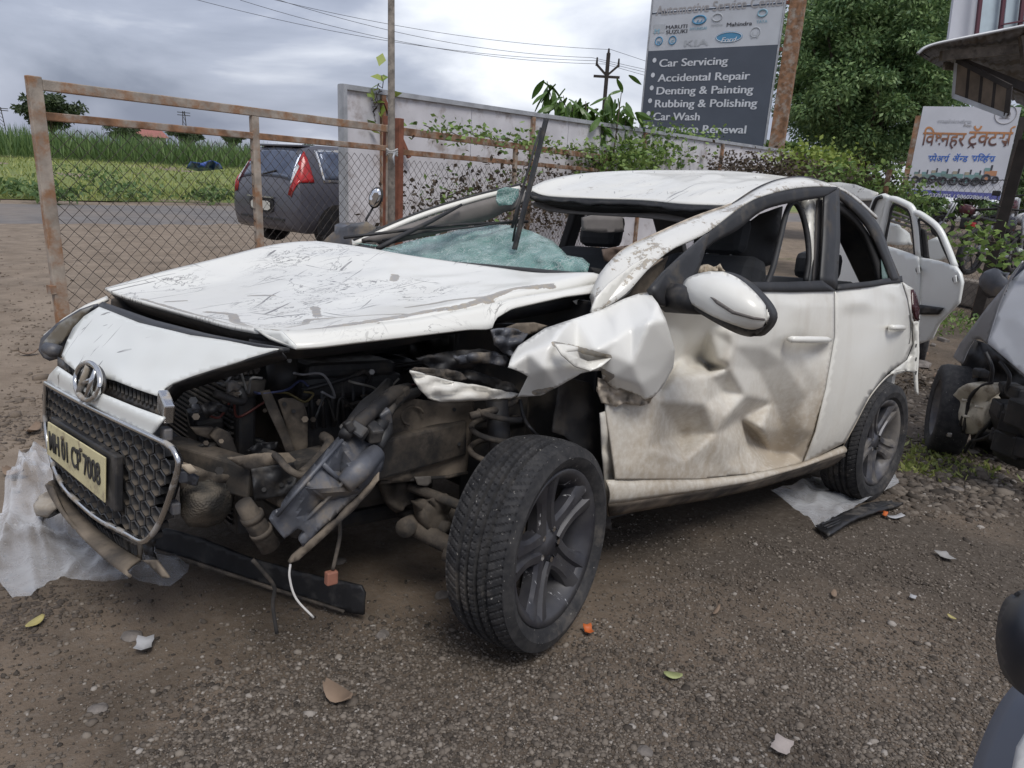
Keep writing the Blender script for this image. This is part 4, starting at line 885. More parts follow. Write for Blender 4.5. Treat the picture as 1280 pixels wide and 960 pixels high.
for i_ in range(26):
    a, b = random.uniform(240, 480), random.uniform(450, 590); y = random.uniform(.30, .50)
    MB().tube([car(a, b, Y=y), car(a + .8, b, Y=y + .012)], random.uniform(.006, .011), 6).build('bolt', random.choice([M['dusty'], M['steelbright'], M['tan']]), CAR)
for i_, col_ in enumerate(((.12, .03, .025), (.2, .2, .2), (.04, .05, .12), (.14, .11, .04), (.16, .16, .17), (.03, .03, .03), (.2, .19, .17), (.10, .03, .03))):
    wm = pbr('wire_colour_%d' % i_, col_, .5); a, b = 250 + i_ * 30 + random.uniform(-8, 8), 470 + random.uniform(-10, 40); y = random.uniform(.34, .46); pts = []
    for q in range(5): pts.append((a + q * random.uniform(8, 20), b + random.uniform(-14, 22), y + random.uniform(-.03, .04)))
    ptube('cable', pts, .0035, wm, k=26, n=6)
for i_ in range(10):
    a, b = random.uniform(240, 470), random.uniform(470, 570); y = random.uniform(.30, .44); w_, h_ = random.uniform(8, 22), random.uniform(6, 16); t_ = random.uniform(-.6, .6); R_ = lambda u, v: (a + u * math.cos(t_) - v * math.sin(t_), b + u * math.sin(t_) + v * math.cos(t_))
    px_panel('torn_bracket', [R_(-w_, -h_ * .4), R_(-w_ * .2, -h_ * .7), R_(w_, -h_ * .3), R_(w_ * .7, h_ * .2), R_(w_ * .1, h_ * .1), R_(-w_ * .6, h_ * .6)], y, random.choice([M['bay'], M['dusty'], M['black'], M['greyplastic']]), crumple=.03, fr=.12, seed=i_, sp=4, th=.004)
# ================================================================== the yard and what stands round it
M['rust'] = pbr('rusty_steel', (.25, .135, .075), .85, .1, var=.45, scale=8, dirt=(.33, .29, .25), dscale=5, damt=.45, bump=.4, bscale=70)
M['rustpale'] = pbr('weathered_painted_steel', (.36, .31, .26), .8, .1, var=.3, scale=7, dirt=(.27, .14, .07), dscale=6, damt=.5, bump=.4, bscale=70)
M['rustred'] = pbr('red_oxide_steel', (.20, .075, .045), .85, 0, var=.35, scale=9)
M['wire'] = pbr('rusty_wire', (.04, .033, .03), .7, .3, var=.3)
M['hoarding'] = pbr('pale_sheet_metal', (.60, .585, .615), .55, 0, var=.12, scale=2, dirt=(.33, .29, .28), dscale=3, damt=.3)
M['steelgrey'] = pbr('galvanised_steel', (.42, .43, .45), .5, .4, var=.2)
M['wood'] = pbr('weathered_pole', (.20, .175, .15), .85, 0, var=.35, scale=(12), dirt=(.09, .08, .07), dscale=14, damt=.4)
# ---- ground sheet, reaching the horizon
def road_line(px0, py0, px1, py1, z): a, b = wz(px0, py0, z), wz(px1, py1, z); return a, (b - a).normalized()
RZ = .13
ra0, rdir = road_line(0, 249, 300, 254, RZ); rb0, _ = road_line(0, 287, 300, 292, RZ)
rnor = Vector((-rdir.y, rdir.x, 0)); rnor = rnor if (ra0 - rb0).dot(rnor) > 0 else -rnor
RW = (ra0 - rb0).dot(rnor)
def beyond(x, y): return (Vector((x, y, 0)) - Vector((ra0.x, ra0.y, 0))).dot(rnor)      # metres past the far edge of the road
def gz(x, y):
    s = beyond(x, y); z = ground_z(x, y)
    near = math.hypot(x - CAM[0], y - CAM[1])
    z += .018 * noise.noise(Vector((x * 1.1, y * 1.1, 0))) * sstep(.2, 2, near) + .008 * noise.noise(Vector((x * 4.3, y * 4.3, 3)))
    if s > 0: z += .75 * sstep(2, 55, s) + .06 * noise.noise(Vector((x * .2, y * .2, 1)))
    return z
rad_ = [0.0] + list(np.geomspace(.25, 900, 150)); NA = 300; vs = []
for r in rad_:
    for k_ in range(NA):
        a = 2 * math.pi * k_ / NA; x, y = CAM[0] + r * math.cos(a), CAM[1] + r * math.sin(a); vs.append((x, y, gz(x, y)))
kg = NT('yard_dirt'); s = kg.sep()
big = kg.noise(.45, 5, .6); mid = kg.noise(3.2, 7, .65); fine = kg.noise(38, 6, .7); speck = kg.noise(120, 3)
c = kg.mix(kg.ramp(mid, .32, .68), (.105, .082, .062), (.195, .150, .112)); c = kg.mix(kg.ramp(big, .42, .62), c, (.085, .069, .055))
c = kg.mix(kg.ramp(fine, .45, .75, 0, .55), c, (.20, .175, .15)); c = kg.mix(kg.ramp(fine, .42, .25, 0, .75), c, (.025, .022, .02)); c = kg.mix(kg.ramp(speck, .70, .74, 0, .8), c, (.36, .34, .31))
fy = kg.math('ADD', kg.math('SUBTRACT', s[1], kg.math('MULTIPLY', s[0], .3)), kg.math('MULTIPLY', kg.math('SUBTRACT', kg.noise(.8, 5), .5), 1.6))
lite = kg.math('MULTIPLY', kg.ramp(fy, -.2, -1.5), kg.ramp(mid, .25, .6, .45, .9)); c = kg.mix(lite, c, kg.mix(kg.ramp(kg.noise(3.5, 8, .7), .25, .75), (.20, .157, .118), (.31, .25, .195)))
grn = kg.math('MULTIPLY', kg.ramp(kg.noise(1.1, 6, .7, loc=(4, 4, 0)), .60, .70), .45)
farx = kg.ramp(s[0], -2.5, -4.5); c = kg.mix(kg.math('MULTIPLY', grn, farx), c, (.075, .10, .035))
kg.col(c); kg.set(Roughness=.95); kg.b.inputs['Specular IOR Level'].default_value = .2
kg.bump(kg.math('ADD', kg.math('MULTIPLY', fine, .6), kg.math('MULTIPLY', kg.noise(75, 4, .7), .5)), .9, .012)
fs = gridfaces(len(rad_), NA, True)
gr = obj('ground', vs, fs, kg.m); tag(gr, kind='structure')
# road
ka = NT('worn_asphalt'); c = ka.mix(ka.ramp(ka.noise(2.5, 6), .3, .7), (.125, .115, .112), (.18, .165, .155)); c = ka.mix(ka.ramp(ka.noise((.3, .3, .3), 4), .45, .65, 0, .5), c, (.22, .18, .145)); ka.col(c); ka.set(Roughness=.9); ka.bump(ka.noise(120, 3), .4, .006)
vs = []; NR = 120
for i in range(NR):
    t = -160 + 320 * i / (NR - 1)
    for j in range(6):
        p = Vector((rb0.x, rb0.y, 0)) + rdir * t + rnor * (RW * j / 5); vs.append((p.x, p.y, gz(p.x, p.y) + (.02 if 0 < j < 5 else -.06)))
road = obj('road', vs, gridfaces(NR, 6), ka.m); tag(road, kind='structure')
# grassy field beyond the road
kf = NT('field_grass'); c = kf.mix(kf.ramp(kf.noise(.35, 6, .65), .3, .7), (.12, .165, .04), (.22, .25, .075)); c = kf.mix(kf.ramp(kf.noise((.05, .6, 1), 5), .5, .7, 0, .7), c, (.20, .19, .09)); kf.col(c); kf.set(Roughness=.95); kf.bump(kf.noise(4, 6), .6, .2)
vs = []; NF = 90; 
for i in range(NF):
    t = -260 + 520 * i / (NF - 1)
    for j in range(26):
        s_ = .3 + 240 * (j / 25) ** 2; p = Vector((ra0.x, ra0.y, 0)) + rdir * t + rnor * s_; vs.append((p.x, p.y, gz(p.x, p.y) + .03))
field = obj('field', vs, gridfaces(NF, 26), kf.m); tag(field, kind='structure')

def quads(name, C, U, V, mt, parent=None, taper=.25):
    """many small leaf-shaped faces: centres C, half axes U (along) and V (across)"""
    n = len(C); P = np.empty((n, 4, 3)); P[:, 0] = C - U; P[:, 1] = C + V - U * .1; P[:, 2] = C + U; P[:, 3] = C - V - U * .1
    me = bpy.data.meshes.new(name); me.vertices.add(n * 4); me.vertices.foreach_set('co', P.reshape(-1)); me.loops.add(n * 4)
    me.loops.foreach_set('vertex_index', np.arange(n * 4)); me.polygons.add(n); me.polygons.foreach_set('loop_start', np.arange(n) * 4); me.polygons.foreach_set('loop_total', np.full(n, 4))
    me.update(); me.validate(); at = me.attributes.new('tone', 'FLOAT', 'POINT'); at.data.foreach_set('value', np.repeat(rng.random(n), 4))
    return link(name, me, mt, parent)
def leafmat(name, a, b, rough=.55, trans=.25):
    k = NT(name); t = k.n('ShaderNodeAttribute'); t.attribute_name = 'tone'; f = k.math('ADD', k.math('MULTIPLY', t.outputs['Fac'], .65), k.math('MULTIPLY', k.noise(.9, 3), .4))
    c = k.mix(k.ramp(f, .15, .9), a, b); k.col(c); k.set(Roughness=rough)
    tr = k.n('ShaderNodeBsdfTranslucent'); k.l(c, tr.inputs['Color']); mixs = k.n('ShaderNodeMixShader'); mixs.inputs[0].default_value = trans
    out = k.t.nodes['Material Output']; k.l(k.b.outputs[0], mixs.inputs[1]); k.l(tr.outputs[0], mixs.inputs[2]); k.l(mixs.outputs[0], out.inputs['Surface']); return k.m
M['grassleaf'] = leafmat('grass_blades', (.15, .20, .045), (.38, .40, .13)); M['caneleaf'] = leafmat('cane_leaves', (.06, .12, .035), (.17, .25, .085)); M['treeleaf'] = leafmat('tree_leaves', (.075, .15, .058), (.25, .36, .14))
M['acacia'] = leafmat('far_tree_leaves', (.035, .055, .025), (.08, .11, .045)); M['creeper'] = leafmat('creeper_leaves', (.08, .15, .035), (.24, .34, .09)); M['dry'] = leafmat('dry_vine', (.05, .038, .026), (.12, .09, .06)); M['mango'] = leafmat('broad_leaves', (.045, .10, .018), (.13, .22, .045), .35)
M['lime'] = leafmat('lime_leaves', (.14, .21, .03), (.30, .36, .08)); M['bark'] = pbr('bark', (.09, .07, .055), .9, var=.4, bump=.6, bscale=30)
def randu(n): v = rng.normal(size=(n, 3)); return v / np.linalg.norm(v, axis=1)[:, None]
def blades(name, n, fpos, hmin, hmax, w, mt, lean=.35):
    P = np.array([fpos() for _ in range(n)]); h = rng.uniform(hmin, hmax, n)[:, None]; d = rng.normal(size=(n, 3)) * lean; d[:, 2] = 1; d /= np.linalg.norm(d, axis=1)[:, None]
    a = rng.uniform(0, 6.28, n); V = np.stack([np.cos(a), np.sin(a), 0 * a], 1) * w
    return quads(name, P + d * h / 2, d * h / 2, V, mt)
def strip_pos(t0, t1, s0, s1, p=1.0):
    def f():
        while True:
            t, s_ = random.uniform(t0, t1), s0 + (s1 - s0) * random.random() ** p; q = Vector((ra0.x, ra0.y, 0)) + rdir * t + rnor * s_
            return (q.x, q.y, gz(q.x, q.y))
    return f
tag(blades('verge_grass', 22000, strip_pos(-14, 40, .3, 9, 1.4), .12, .5, .014, M['grassleaf'], .5), 'long green verge grass growing beside the far edge of the road', 'grass', kind='stuff')
tag(blades('meadow_grass', 16000, strip_pos(-30, 60, 9, 48), .15, .45, .04, M['grassleaf'], .6), 'pale green meadow grass lying between verge and sugarcane', 'grass', kind='stuff')
cane = blades('sugarcane', 36000, strip_pos(-60, 110, 50, 66), 1.6, 3.3, .05, M['caneleaf'], .22); tag(cane, 'dense band of tall green sugarcane behind the meadow', 'sugarcane', kind='stuff')
for i_, (a, b, s_) in enumerate(((115, 217, .9), (68, 238, .5), (158, 236, .7), (262, 240, .5), (22, 232, .5))):
    p = wz(a, b + 8, .3); n = 260; C = np.array(p) + np.array((0, 0, .25 * s_)) + rng.normal(size=(n, 3)) * np.array((.8, .8, .25)) * s_
    o = quads('weed_bush', C, randu(n) * .12, randu(n) * .05, M['caneleaf']); tag(o, ('dark round weed bush standing in the meadow grass', 'small weed bush behind the gate stile', 'broad weed bush at the road edge seen through the gate', 'weed bush below the blue tarpaulin', 'weed bush on the verge outside the gate')[i_], 'bush')
# ---- trees
def tree(name, label, base, trunk_h, crown_c, crown_r, clumps, per, leaf, mt, group=None, cr=.38, trunk_r=.2, flat=1.0, seed=1):
    global rng
    rng = np.random.default_rng(seed); root = empty(name, base); tag(root, label, 'tree', group)
    cc = np.array(crown_c) - np.array(base); R3 = np.array(crown_r)
    pts = randu(clumps) * (rng.random(clumps)[:, None] ** .45) * R3 * .86 + cc
    tb = MB().tube([(0, 0, -.2), (0.05 * trunk_h, 0, trunk_h * .5), (0, 0, trunk_h), tuple(cc)], [trunk_r, trunk_r * .8, trunk_r * .65, trunk_r * .2], 10)
    for p in pts[:: max(1, clumps // 26)]: tb.tube([(0, 0, trunk_h * .9), tuple((np.array((0, 0, trunk_h)) + p) / 2 + np.array((0, 0, -.1 * R3[2]))), tuple(p)], [trunk_r * .4, trunk_r * .22, trunk_r * .06], 5)
    tb.build('trunk', M['bark'], root, True)
    Cs, Us, Vs = [], [], []; sz = R3.mean() * cr
    for p in pts:
        k_ = int(per * rng.uniform(.6, 1.3)); d = randu(k_); rr0 = sz * rng.uniform(.6, 1.2)
        q = p + d * (rng.random(k_)[:, None] ** .5) * rr0 * np.array((1, 1, .62 * flat)); Cs.append(q)
        u_ = d + rng.normal(size=(k_, 3)) * .5 + np.array((0, 0, -.25)); u_ /= np.linalg.norm(u_, axis=1)[:, None]; w_ = np.cross(u_, randu(k_)); w_ /= np.linalg.norm(w_, axis=1)[:, None]
        l_ = leaf * rng.uniform(.5, 1.3, k_)[:, None]; Us.append(u_ * l_); Vs.append(w_ * l_ * .42)
    quads('crown', np.concatenate(Cs), np.concatenate(Us), np.concatenate(Vs), mt, root); return root
def far_tree(a, b, D, w, h, th, seed, label, fl=.8):
    c_ = wd(a, b, D); sc_ = D / FPX; g_ = Vector((c_.x, c_.y, gz(c_.x, c_.y)))
    return tree('field_tree', label, g_, max(.5, (c_.z - g_.z) * .6), c_, (w * sc_ / 2, w * sc_ / 2, h * sc_ / 2), 40, 130, .035 * w * sc_ , M['acacia'], 'trees beyond the cane field', .36, .25, fl, seed)
far_tree(62, 139, 88, 84, 46, 3, 3, 'wide spreading acacia rising high above the sugarcane')
far_tree(155, 164, 110, 44, 22, 3, 5, 'small round tree beside the red roof beyond the sugarcane')
far_tree(234, 168, 105, 42, 16, 3, 6, 'low broad tree in front of a pylon beyond the sugarcane')
far_tree(288, 172, 120, 34, 14, 3, 7, 'low tree right above the blue tarpaulin beyond the sugarcane')
far_tree(388, 185, 120, 26, 9, 3, 8, 'small low tree above the dark parked hatchback')
BIG = wd(1088, 150, 24); bg_ = Vector((BIG.x, BIG.y, gz(BIG.x, BIG.y)))
tree('shade_tree', 'huge dark green shade tree behind the tractor signboard', bg_, 2.2, wd(1092, 78, 24), (3.5, 3.5, 3.9), 250, 560, .075, M['treeleaf'], None, .24, .35, .9, 11)
rt_ = wd(1290, 150, 30); tree('shade_tree', 'dark tree partly hidden behind the canopy at the yard edge', Vector((rt_.x, rt_.y, .1)), 2.5, wd(1310, 190, 30), (3.0, 3.0, 3.2), 60, 260, .15, M['treeleaf'], None, .3, .3, .9, 12)
rt_ = wd(975, 188, 30); tree('field_tree', 'light green tree low behind the rusty sign post', Vector((rt_.x, rt_.y, .1)), .8, wd(968, 196, 30), (1.5, 1.5, .9), 30, 160, .14, M['creeper'], None, .34, .1, .9, 13)
# far bushes closing the view under the tractor sign
for i_, (a, b, w, h, sd_2) in enumerate(((1150, 268, 60, 40, 21), (1215, 262, 70, 46, 22), (1275, 270, 60, 50, 23), (1095, 250, 60, 40, 24))):
    c_ = wd(a, b - 14, 42 + i_); sc_ = 42 / FPX; tree('field_tree', ('bush behind the parked white cars', 'bush behind the motorbikes', 'bush at the end of the lane', 'bush behind the hedge')[i_] + ' beyond the wire fence', Vector((c_.x, c_.y, .1)), .4, c_, (w * sc_ / 2, w * sc_ / 2, h * sc_ / 2), 26, 120, .16, M['treeleaf'], None, .36, .1, .9, sd_2)
rng = np.random.default_rng(70)
# ---- far poles, roof, tarpaulin
def pylon(a, b0_, b1_, D, lab):
    t, bt = wd(a, b0_, D), wd(a, b1_, D); r_ = empty('power_pylon', bt); tag(r_, lab, 'pylon', 'pylons across the fields'); h = (t.z - bt.z); mb = MB()
    for s in (-1, 1): mb.bar((s * .35, 0, 0), (s * .12, 0, h), .09)
    for k_ in range(6): mb.bar((-.35 + .04 * k_, 0, h * k_ / 6), (.35 - .04 * (k_ + 1), 0, h * (k_ + 1) / 6), .05)
    mb.build('lattice_mast', M['wire'], r_); 
    for q in (.86, .95): MB().bar((-.9, 0, h * q), (.9, 0, h * q), .09).build('cross_arm', M['wire'], r_)
pylon(3, 134, 162, 95, 'lattice pylon left of the spreading acacia'); pylon(232, 139, 176, 110, 'lattice pylon behind the low broad tree'); pylon(178, 152, 180, 150, 'distant pylon beside the red roof')
hp = wd(183, 172, 130); hs_ = empty('farmhouse', (hp.x, hp.y, hp.z - 3), math.atan2(rdir.y, rdir.x)); tag(hs_, 'small farmhouse with red roof beyond the sugarcane', 'house')
MB().box((0, 0, 1.6), (5, 4, 3.2)).build('wall', pbr('pale_wall', (.5, .47, .42), .9), hs_); MB().add([(-3, -2.4, 3.1), (3, -2.4, 3.1), (3, 2.4, 3.1), (-3, 2.4, 3.1), (-2.6, 0, 4.4), (2.6, 0, 4.4)], [(0, 1, 5, 4), (2, 3, 4, 5), (0, 4, 3), (1, 2, 5), (3, 2, 1, 0)]).build('roof', pbr('red_roof', (.32, .13, .11), .8), hs_)
kt_ = pbr('blue_tarpaulin', (.05, .11, .42), .4, var=.4, scale=3)
tpo = [(233, 210), (238, 202), (252, 204), (264, 200), (274, 204), (279, 211), (262, 213), (248, 214)]
tp0 = wd(256, 213, 42)
tarp = panel('blue_tarpaulin', tpo, lambda a, b, h: wd(a, b, 42 - (213 - b) * .12 + h), kt_, None, 2.5, .02, lambda a, b: 1.2 * noise.noise(Vector((a * .16, b * .2, 1)))); tag(tarp, 'crumpled blue tarpaulin lying in the meadow', 'tarpaulin')
# ---- gate and fences of chain link
def zig_mesh(name, H, pitch, r):
    n = int(H / (pitch / 2)); pts = [((-1) ** i * pitch * .252, .004 * (-1) ** i, i * pitch / 2) for i in range(n + 1)]
    mb = MB().tube(pts, r, 4, False); me = bpy.data.meshes.new(name); me.from_pydata(mb.v, [], mb.f); me.update(); me.materials.append(M['wire']); return me
def chain(parent, L, z0, H, pitch, r):
    me = zig_mesh('wire', H, pitch, r); n = int(L / (pitch * .5))
    for i in range(n):
        o = bpy.data.objects.new('wire', me); COL.objects.link(o); o.parent = parent; o.location = (pitch * .25 + i * pitch * .5, 0, z0); o.scale = ((-1) ** i, 1, 1)
G1, G2 = wz(42, 103, 1.95), wz(486, 160, 1.95); GV = G2 - G1; GL = math.hypot(GV.x, GV.y); gb = .12
gate = empty('wire_gate', (G1.x, G1.y, gb), math.atan2(GV.y, GV.x)); tag(gate, 'rusty steel gate with chain link infill standing open across the entrance', 'gate'); GH = 1.95 - gb
def rect(mb, x0, x1, z0, z1, y=0.0, d=.05): return mb.box(((x0 + x1) / 2, y, (z0 + z1) / 2), (x1 - x0, d, z1 - z0))
rect(MB(), -.045, .045, -.05, GH + .04).build('stile', M['rustpale'], gate, bevel=.006)
rect(MB(), .045, GL - .02, GH - .045, GH + .025).build('top_rail', M['rustpale'], gate, bevel=.006)
rect(MB(), .045, GL - .02, GH - .235, GH - .18, 0, .045).build('mid_rail', M['rust'], gate, bevel=.006)
rect(MB(), .045, GL - .02, .0, .05).build('bottom_rail', M['rust'], gate, bevel=.006)
_a = (wz(297, 140, 1.95) - G1); gx = GL * .505
rect(MB(), gx - .035, gx + .035, .05, GH - .046).build('stile', M['rustpale'], gate, bevel=.006)
rect(MB(), GL - .02, GL + .06, -.05, GH + .03).build('stile', M['rustpale'], gate, bevel=.006)
MB().box((-.05, 0, .45), (.04, .06, .06)).build('hinge_lug', M['rust'], gate)
chain(gate, GL - .1, .05, GH - .29, .10, .0030)
F1, F2 = wz(503, 163, 1.95), wz(884, 213, 1.95); FV = F2 - F1; FL = math.hypot(FV.x, FV.y); fence = empty('wire_fence', (F1.x, F1.y, gb), math.atan2(FV.y, FV.x)); tag(fence, 'long rusty chain link fence in front of the pale hoarding', 'fence')
rect(MB(), 0, FL, GH - .05, GH + .03).build('top_rail', M['rust'], fence, bevel=.006); rect(MB(), 0, FL, GH - .26, GH - .20, 0, .045).build('mid_rail', M['rust'], fence, bevel=.006)
for q in (.21, .47, .70, .98): rect(MB(), FL * q - .035, FL * q + .035, 0, GH - .051).build('post', M['rustpale'], fence, bevel=.006)
for q in (.0,): rect(MB(), -.10, -.02, -.1, GH + .12, 0, .08).build('post', M['rustred'], fence, bevel=.006)
chain(fence, FL, .0, GH - .26, .105, .0030)
pk = empty('gate_post', (F1.x, F1.y, gb), fence.rotation_euler.z); tag(pk, 'red brown steel channel post beside the tall bare pole', 'post')
rect(MB(), -.32, -.24, -.1, GH + .12, -.03, .06).build('flange', M['rustred'], pk); rect(MB(), -.24, -.2, -.1, GH + .10, -.01, .02).build('web', M['rust'], pk)
pb_, pt_ = wd(489, 300, 7.15), wd(489, -60, 7.15); pl_ = empty('bare_pole', (pb_.x, pb_.y, 0)); tag(pl_, 'tall thin weathered wooden pole tied to the gate post', 'pole')
MB().tube([(0, 0, 0), (.0, 0, 1.2), (pt_.x - pb_.x, pt_.y - pb_.y, pt_.z)], [.04, .037, .03], 10).build('pole', M['wood'], pl_, True)
kk = wd(490, 190, 7.1); tie = empty('cloth_tie', kk); tag(tie, 'pale cloth strip knotted round the bare pole', 'cloth'); mbt = MB()
for i_ in range(4): mbt.tube([(.05 * math.cos(t) - .05 * math.sin(t) * 0, .05 * math.sin(t), .012 * i_ - .02 + .012 * math.sin(t * 2 + i_)) for t in np.linspace(0, 6.283, 14)], .009, 6, False)
mbt.build('knot', pbr('old_cloth', (.42, .41, .40), .9), tie, True); MB().tube([(.0, .05, 0), (.03, .07, -.05), (.02, .08, -.12)], [.01, .012, .004], 6).build('tail', M['steelgrey'], tie, True)
# the pale hoarding
H1, H2 = wz(428, 106, 2.5), wz(995, 190, 2.5); HV = H2 - H1; HL_ = math.hypot(HV.x, HV.y); hd_ = empty('hoarding', (H1.x, H1.y, 0), math.atan2(HV.y, HV.x)); tag(hd_, 'long pale sheet metal hoarding behind the wire fence', 'hoarding')
npan = 6
for i_ in range(npan): rect(MB(), HL_ * i_ / npan + .006, HL_ * (i_ + 1) / npan - .006, .15, 2.45, 0, .02).build('panel', M['hoarding'], hd_)
rect(MB(), -.03, HL_, 2.45, 2.51, 0, .10).build('top_channel', M['steelgrey'], hd_); MB().box((-.02, -.03, 1.3), (.05, .14, 2.4)).build('end_channel', M['steelgrey'], hd_); 
sgn = 1 if (Vector((-math.sin(hd_.rotation_euler.z), math.cos(hd_.rotation_euler.z), 0)).dot(Vector(CAM) - H1) > 0) else -1
for q in (.045, .265, .5, .72): rect(MB(), HL_ * q - .03, HL_ * q + .03, .15, 2.44, sgn * .04, .05).build('angle_iron', M['rust'], hd_)
MB().bar((HL_ * .045, sgn * .06, 2.38), (HL_ * .075, sgn * .1, 1.7), .05).build('brace', M['rustred'], hd_)
# ---- creepers
def creeper(name, label, pts, n, leaf, mt, spread, group=None, D0=0.0):
    root = empty(name, pts[0]); tag(root, label, 'creeper', group); P0 = np.array(pts[0]); L = resample([np.array(p) - P0 for p in pts], 40)
    MB().tube([tuple(q + rng.normal(size=3) * .03) for q in L], .006, 5).build('stem', M['bark'], root, True)
    C = L[rng.integers(0, 40, n)] + rng.normal(size=(n, 3)) * np.array(spread); u_ = randu(n); u_[:, 2] = -abs(u_[:, 2]) * .6; u_ /= np.linalg.norm(u_, axis=1)[:, None]; w_ = np.cross(u_, randu(n)); w_ /= np.linalg.norm(w_, axis=1)[:, None]
    l_ = leaf * rng.uniform(.5, 1.25, n)[:, None]; quads('leaves', C, u_ * l_, w_ * l_ * .62, mt, root); return root
def on_f(t, z): p = F1 + FV * t; return Vector((p.x, p.y, z))
def on_h(t, z): p = H1 + HV * t; return Vector((p.x, p.y, z)) + Vector((math.sin(0), 0, 0))
creeper('creeper', 'lush green creeper heaped over the fence rails below the service sign', [on_f(.50, 1.95), on_f(.62, 2.12), on_f(.75, 2.2), on_f(.88, 2.22), on_f(1.0, 2.15)], 9000, .06, M['creeper'], (.32, .32, .20))
creeper('creeper', 'leafy creeper hanging below the fence rail beside the raised wiper', [on_f(.42, 1.85), on_f(.5, 1.8), on_f(.6, 1.7), on_f(.72, 1.75)], 2000, .05, M['creeper'], (.24, .24, .16))
creeper('creeper', 'thin creeper winding through the chain link beside the gate post', [on_f(.02, .6), on_f(.05, 1.1), on_f(.10, 1.4), on_f(.14, 1.0), on_f(.2, 1.3), on_f(.26, 1.9)], 320, .045, M['creeper'], (.14, .14, .22))
creeper('creeper', 'sparse creeper trailing along the hoarding above the fence rail', [on_f(.03, 2.0), on_f(.18, 2.02), on_f(.32, 2.0), on_f(.5, 2.05)], 600, .042, M['creeper'], (.15, .15, .08))
creeper('creeper', 'dry brown vine tangled in the chain link fence', [on_f(.02, .9), on_f(.2, 1.2), on_f(.45, 1.3), on_f(.7, 1.4), on_f(1, 1.6)], 5200, .04, M['dry'], (.25, .12, .30))
tw = wd(462, 122, 9.5); creeper('creeper', 'single twig with bright leaves on the hoarding end', [wd(470, 160, 9.8), wd(466, 140, 9.7), wd(472, 112, 9.6), wd(480, 98, 9.6)], 16, .09, M['lime'], (.09, .09, .1))
creeper('hedge_vine', 'yellow green vine heaped on the fence end beneath the shade tree', [wd(990, 205, 15), wd(1012, 205, 14.5), wd(1035, 212, 14), wd(1050, 222, 13.5)], 2600, .055, M['lime'], (.28, .28, .17))
creeper('hedge_vine', 'dry grey vine tangle on the fence behind the white roof', [wd(905, 205, 14.5), wd(950, 210, 14), wd(1000, 220, 13.5), wd(1050, 228, 13), wd(1110, 240, 12)], 3200, .04, M['dry'], (.3, .3, .14))
creeper('hedge_vine', 'green vine scrambling along the fence towards the tractor signboard', [wd(1030, 225, 13), wd(1070, 228, 12.5), wd(1110, 238, 12), wd(1140, 262, 11.5)], 1700, .05, M['creeper'], (.25, .25, .16))
creeper('hedge_vine', 'broad leaved vine climbing the leaning post beside the motorbikes', [wd(1205, 300, 8.4), wd(1228, 296, 8.3), wd(1255, 310, 8.2), wd(1275, 325, 8.1)], 220, .05, M['creeper'], (.16, .16, .12))
# ---- broad leaved sapling behind the hoarding
sap = empty('broadleaf_sapling', wd(760, 200, 13.4)); sap.location.z = .1; tag(sap, 'broad leaved green sapling showing above the pale hoarding', 'tree'); sl0 = Vector(sap.location)
lv, lf = [], []
for i_ in range(7):
    t = i_ / 6; w = .058 * math.sin(math.pi * min(1, .06 + t * .93)) ** .8; z = -.07 * t * t
    lv += [(t * .34, -w, z - .012), (t * .34, 0, z + .006), (t * .34, w, z - .012)]
for i_ in range(6): lf += [(i_ * 3, i_ * 3 + 1, i_ * 3 + 4, i_ * 3 + 3), (i_ * 3 + 1, i_ * 3 + 2, i_ * 3 + 5, i_ * 3 + 4)]
lme = bpy.data.meshes.new('leaf'); lme.from_pydata(lv, [], lf); lme.update(); lme.materials.append(M['mango'])
at = lme.attributes.new('tone', 'FLOAT', 'POINT'); at.data.foreach_set('value', [.5] * len(lv))
brs = []
for tip in ((690, 104), (712, 112), (724, 128), (742, 124), (756, 132), (772, 124), (790, 118), (800, 130), (735, 145), (765, 146), (785, 146), (715, 140)):
    p = wd(tip[0] * .93 + 42, tip[1] + random.uniform(-3, 8), 13.4 + random.uniform(-.4, .4)) - sl0; brs.append(p)
    MB().tube([(0, 0, .0), tuple(p * .6 + Vector((0, 0, -.1))), tuple(p)], [.03, .018, .006], 6).build('branch', M['bark'], sap, True)
for p in brs:
    for k_ in range(15):
        o = bpy.data.objects.new('leaf', lme); COL.objects.link(o); o.parent = sap; o.location = p * random.uniform(.86, 1.03) + Vector((random.gauss(0, .09), random.gauss(0, .09), random.gauss(.02, .09)))
        o.rotation_euler = (random.gauss(0, .5), random.uniform(.2, 1.3), random.uniform(0, 6.28)); o.scale = (random.uniform(.75, 1.15),) * 3
# ---- electricity pole and wires
ep = wd(752, 170, 30); et = wd(752, 66, 30); eh = et.z; epo = empty('electricity_pole', (ep.x, ep.y, 0), math.atan2(RT[1], RT[0])); tag(epo, 'steel electricity pole with cross arm above the sapling', 'electricity pole')
MB().bar((0, 0, 0), (0, 0, eh), .14, .12).build('mast', M['wire'], epo); sc_ = 30 / FPX
MB().bar((-15 * sc_, 0, eh - 25 * sc_), (15 * sc_, 0, eh - 25 * sc_), .09).build('cross_arm', M['wire'], epo)
for s in (-1, 1):
    MB().bar((0, 0, eh - 24 * sc_), (s * 12 * sc_, 0, eh - 13 * sc_), .08).build('brace', M['wire'], epo); MB().tube([(s * 12.5 * sc_, 0, eh - 14 * sc_), (s * 12.5 * sc_, 0, eh - 5 * sc_)], [.05, .03], 8).build('insulator', M['wire'], epo)
MB().tube([(0, 0, eh), (0, 0, eh + 5 * sc_)], [.05, .03], 8).build('insulator', M['wire'], epo)
M['cable'] = pbr('overhead_cable', (.05, .05, .06), .6)
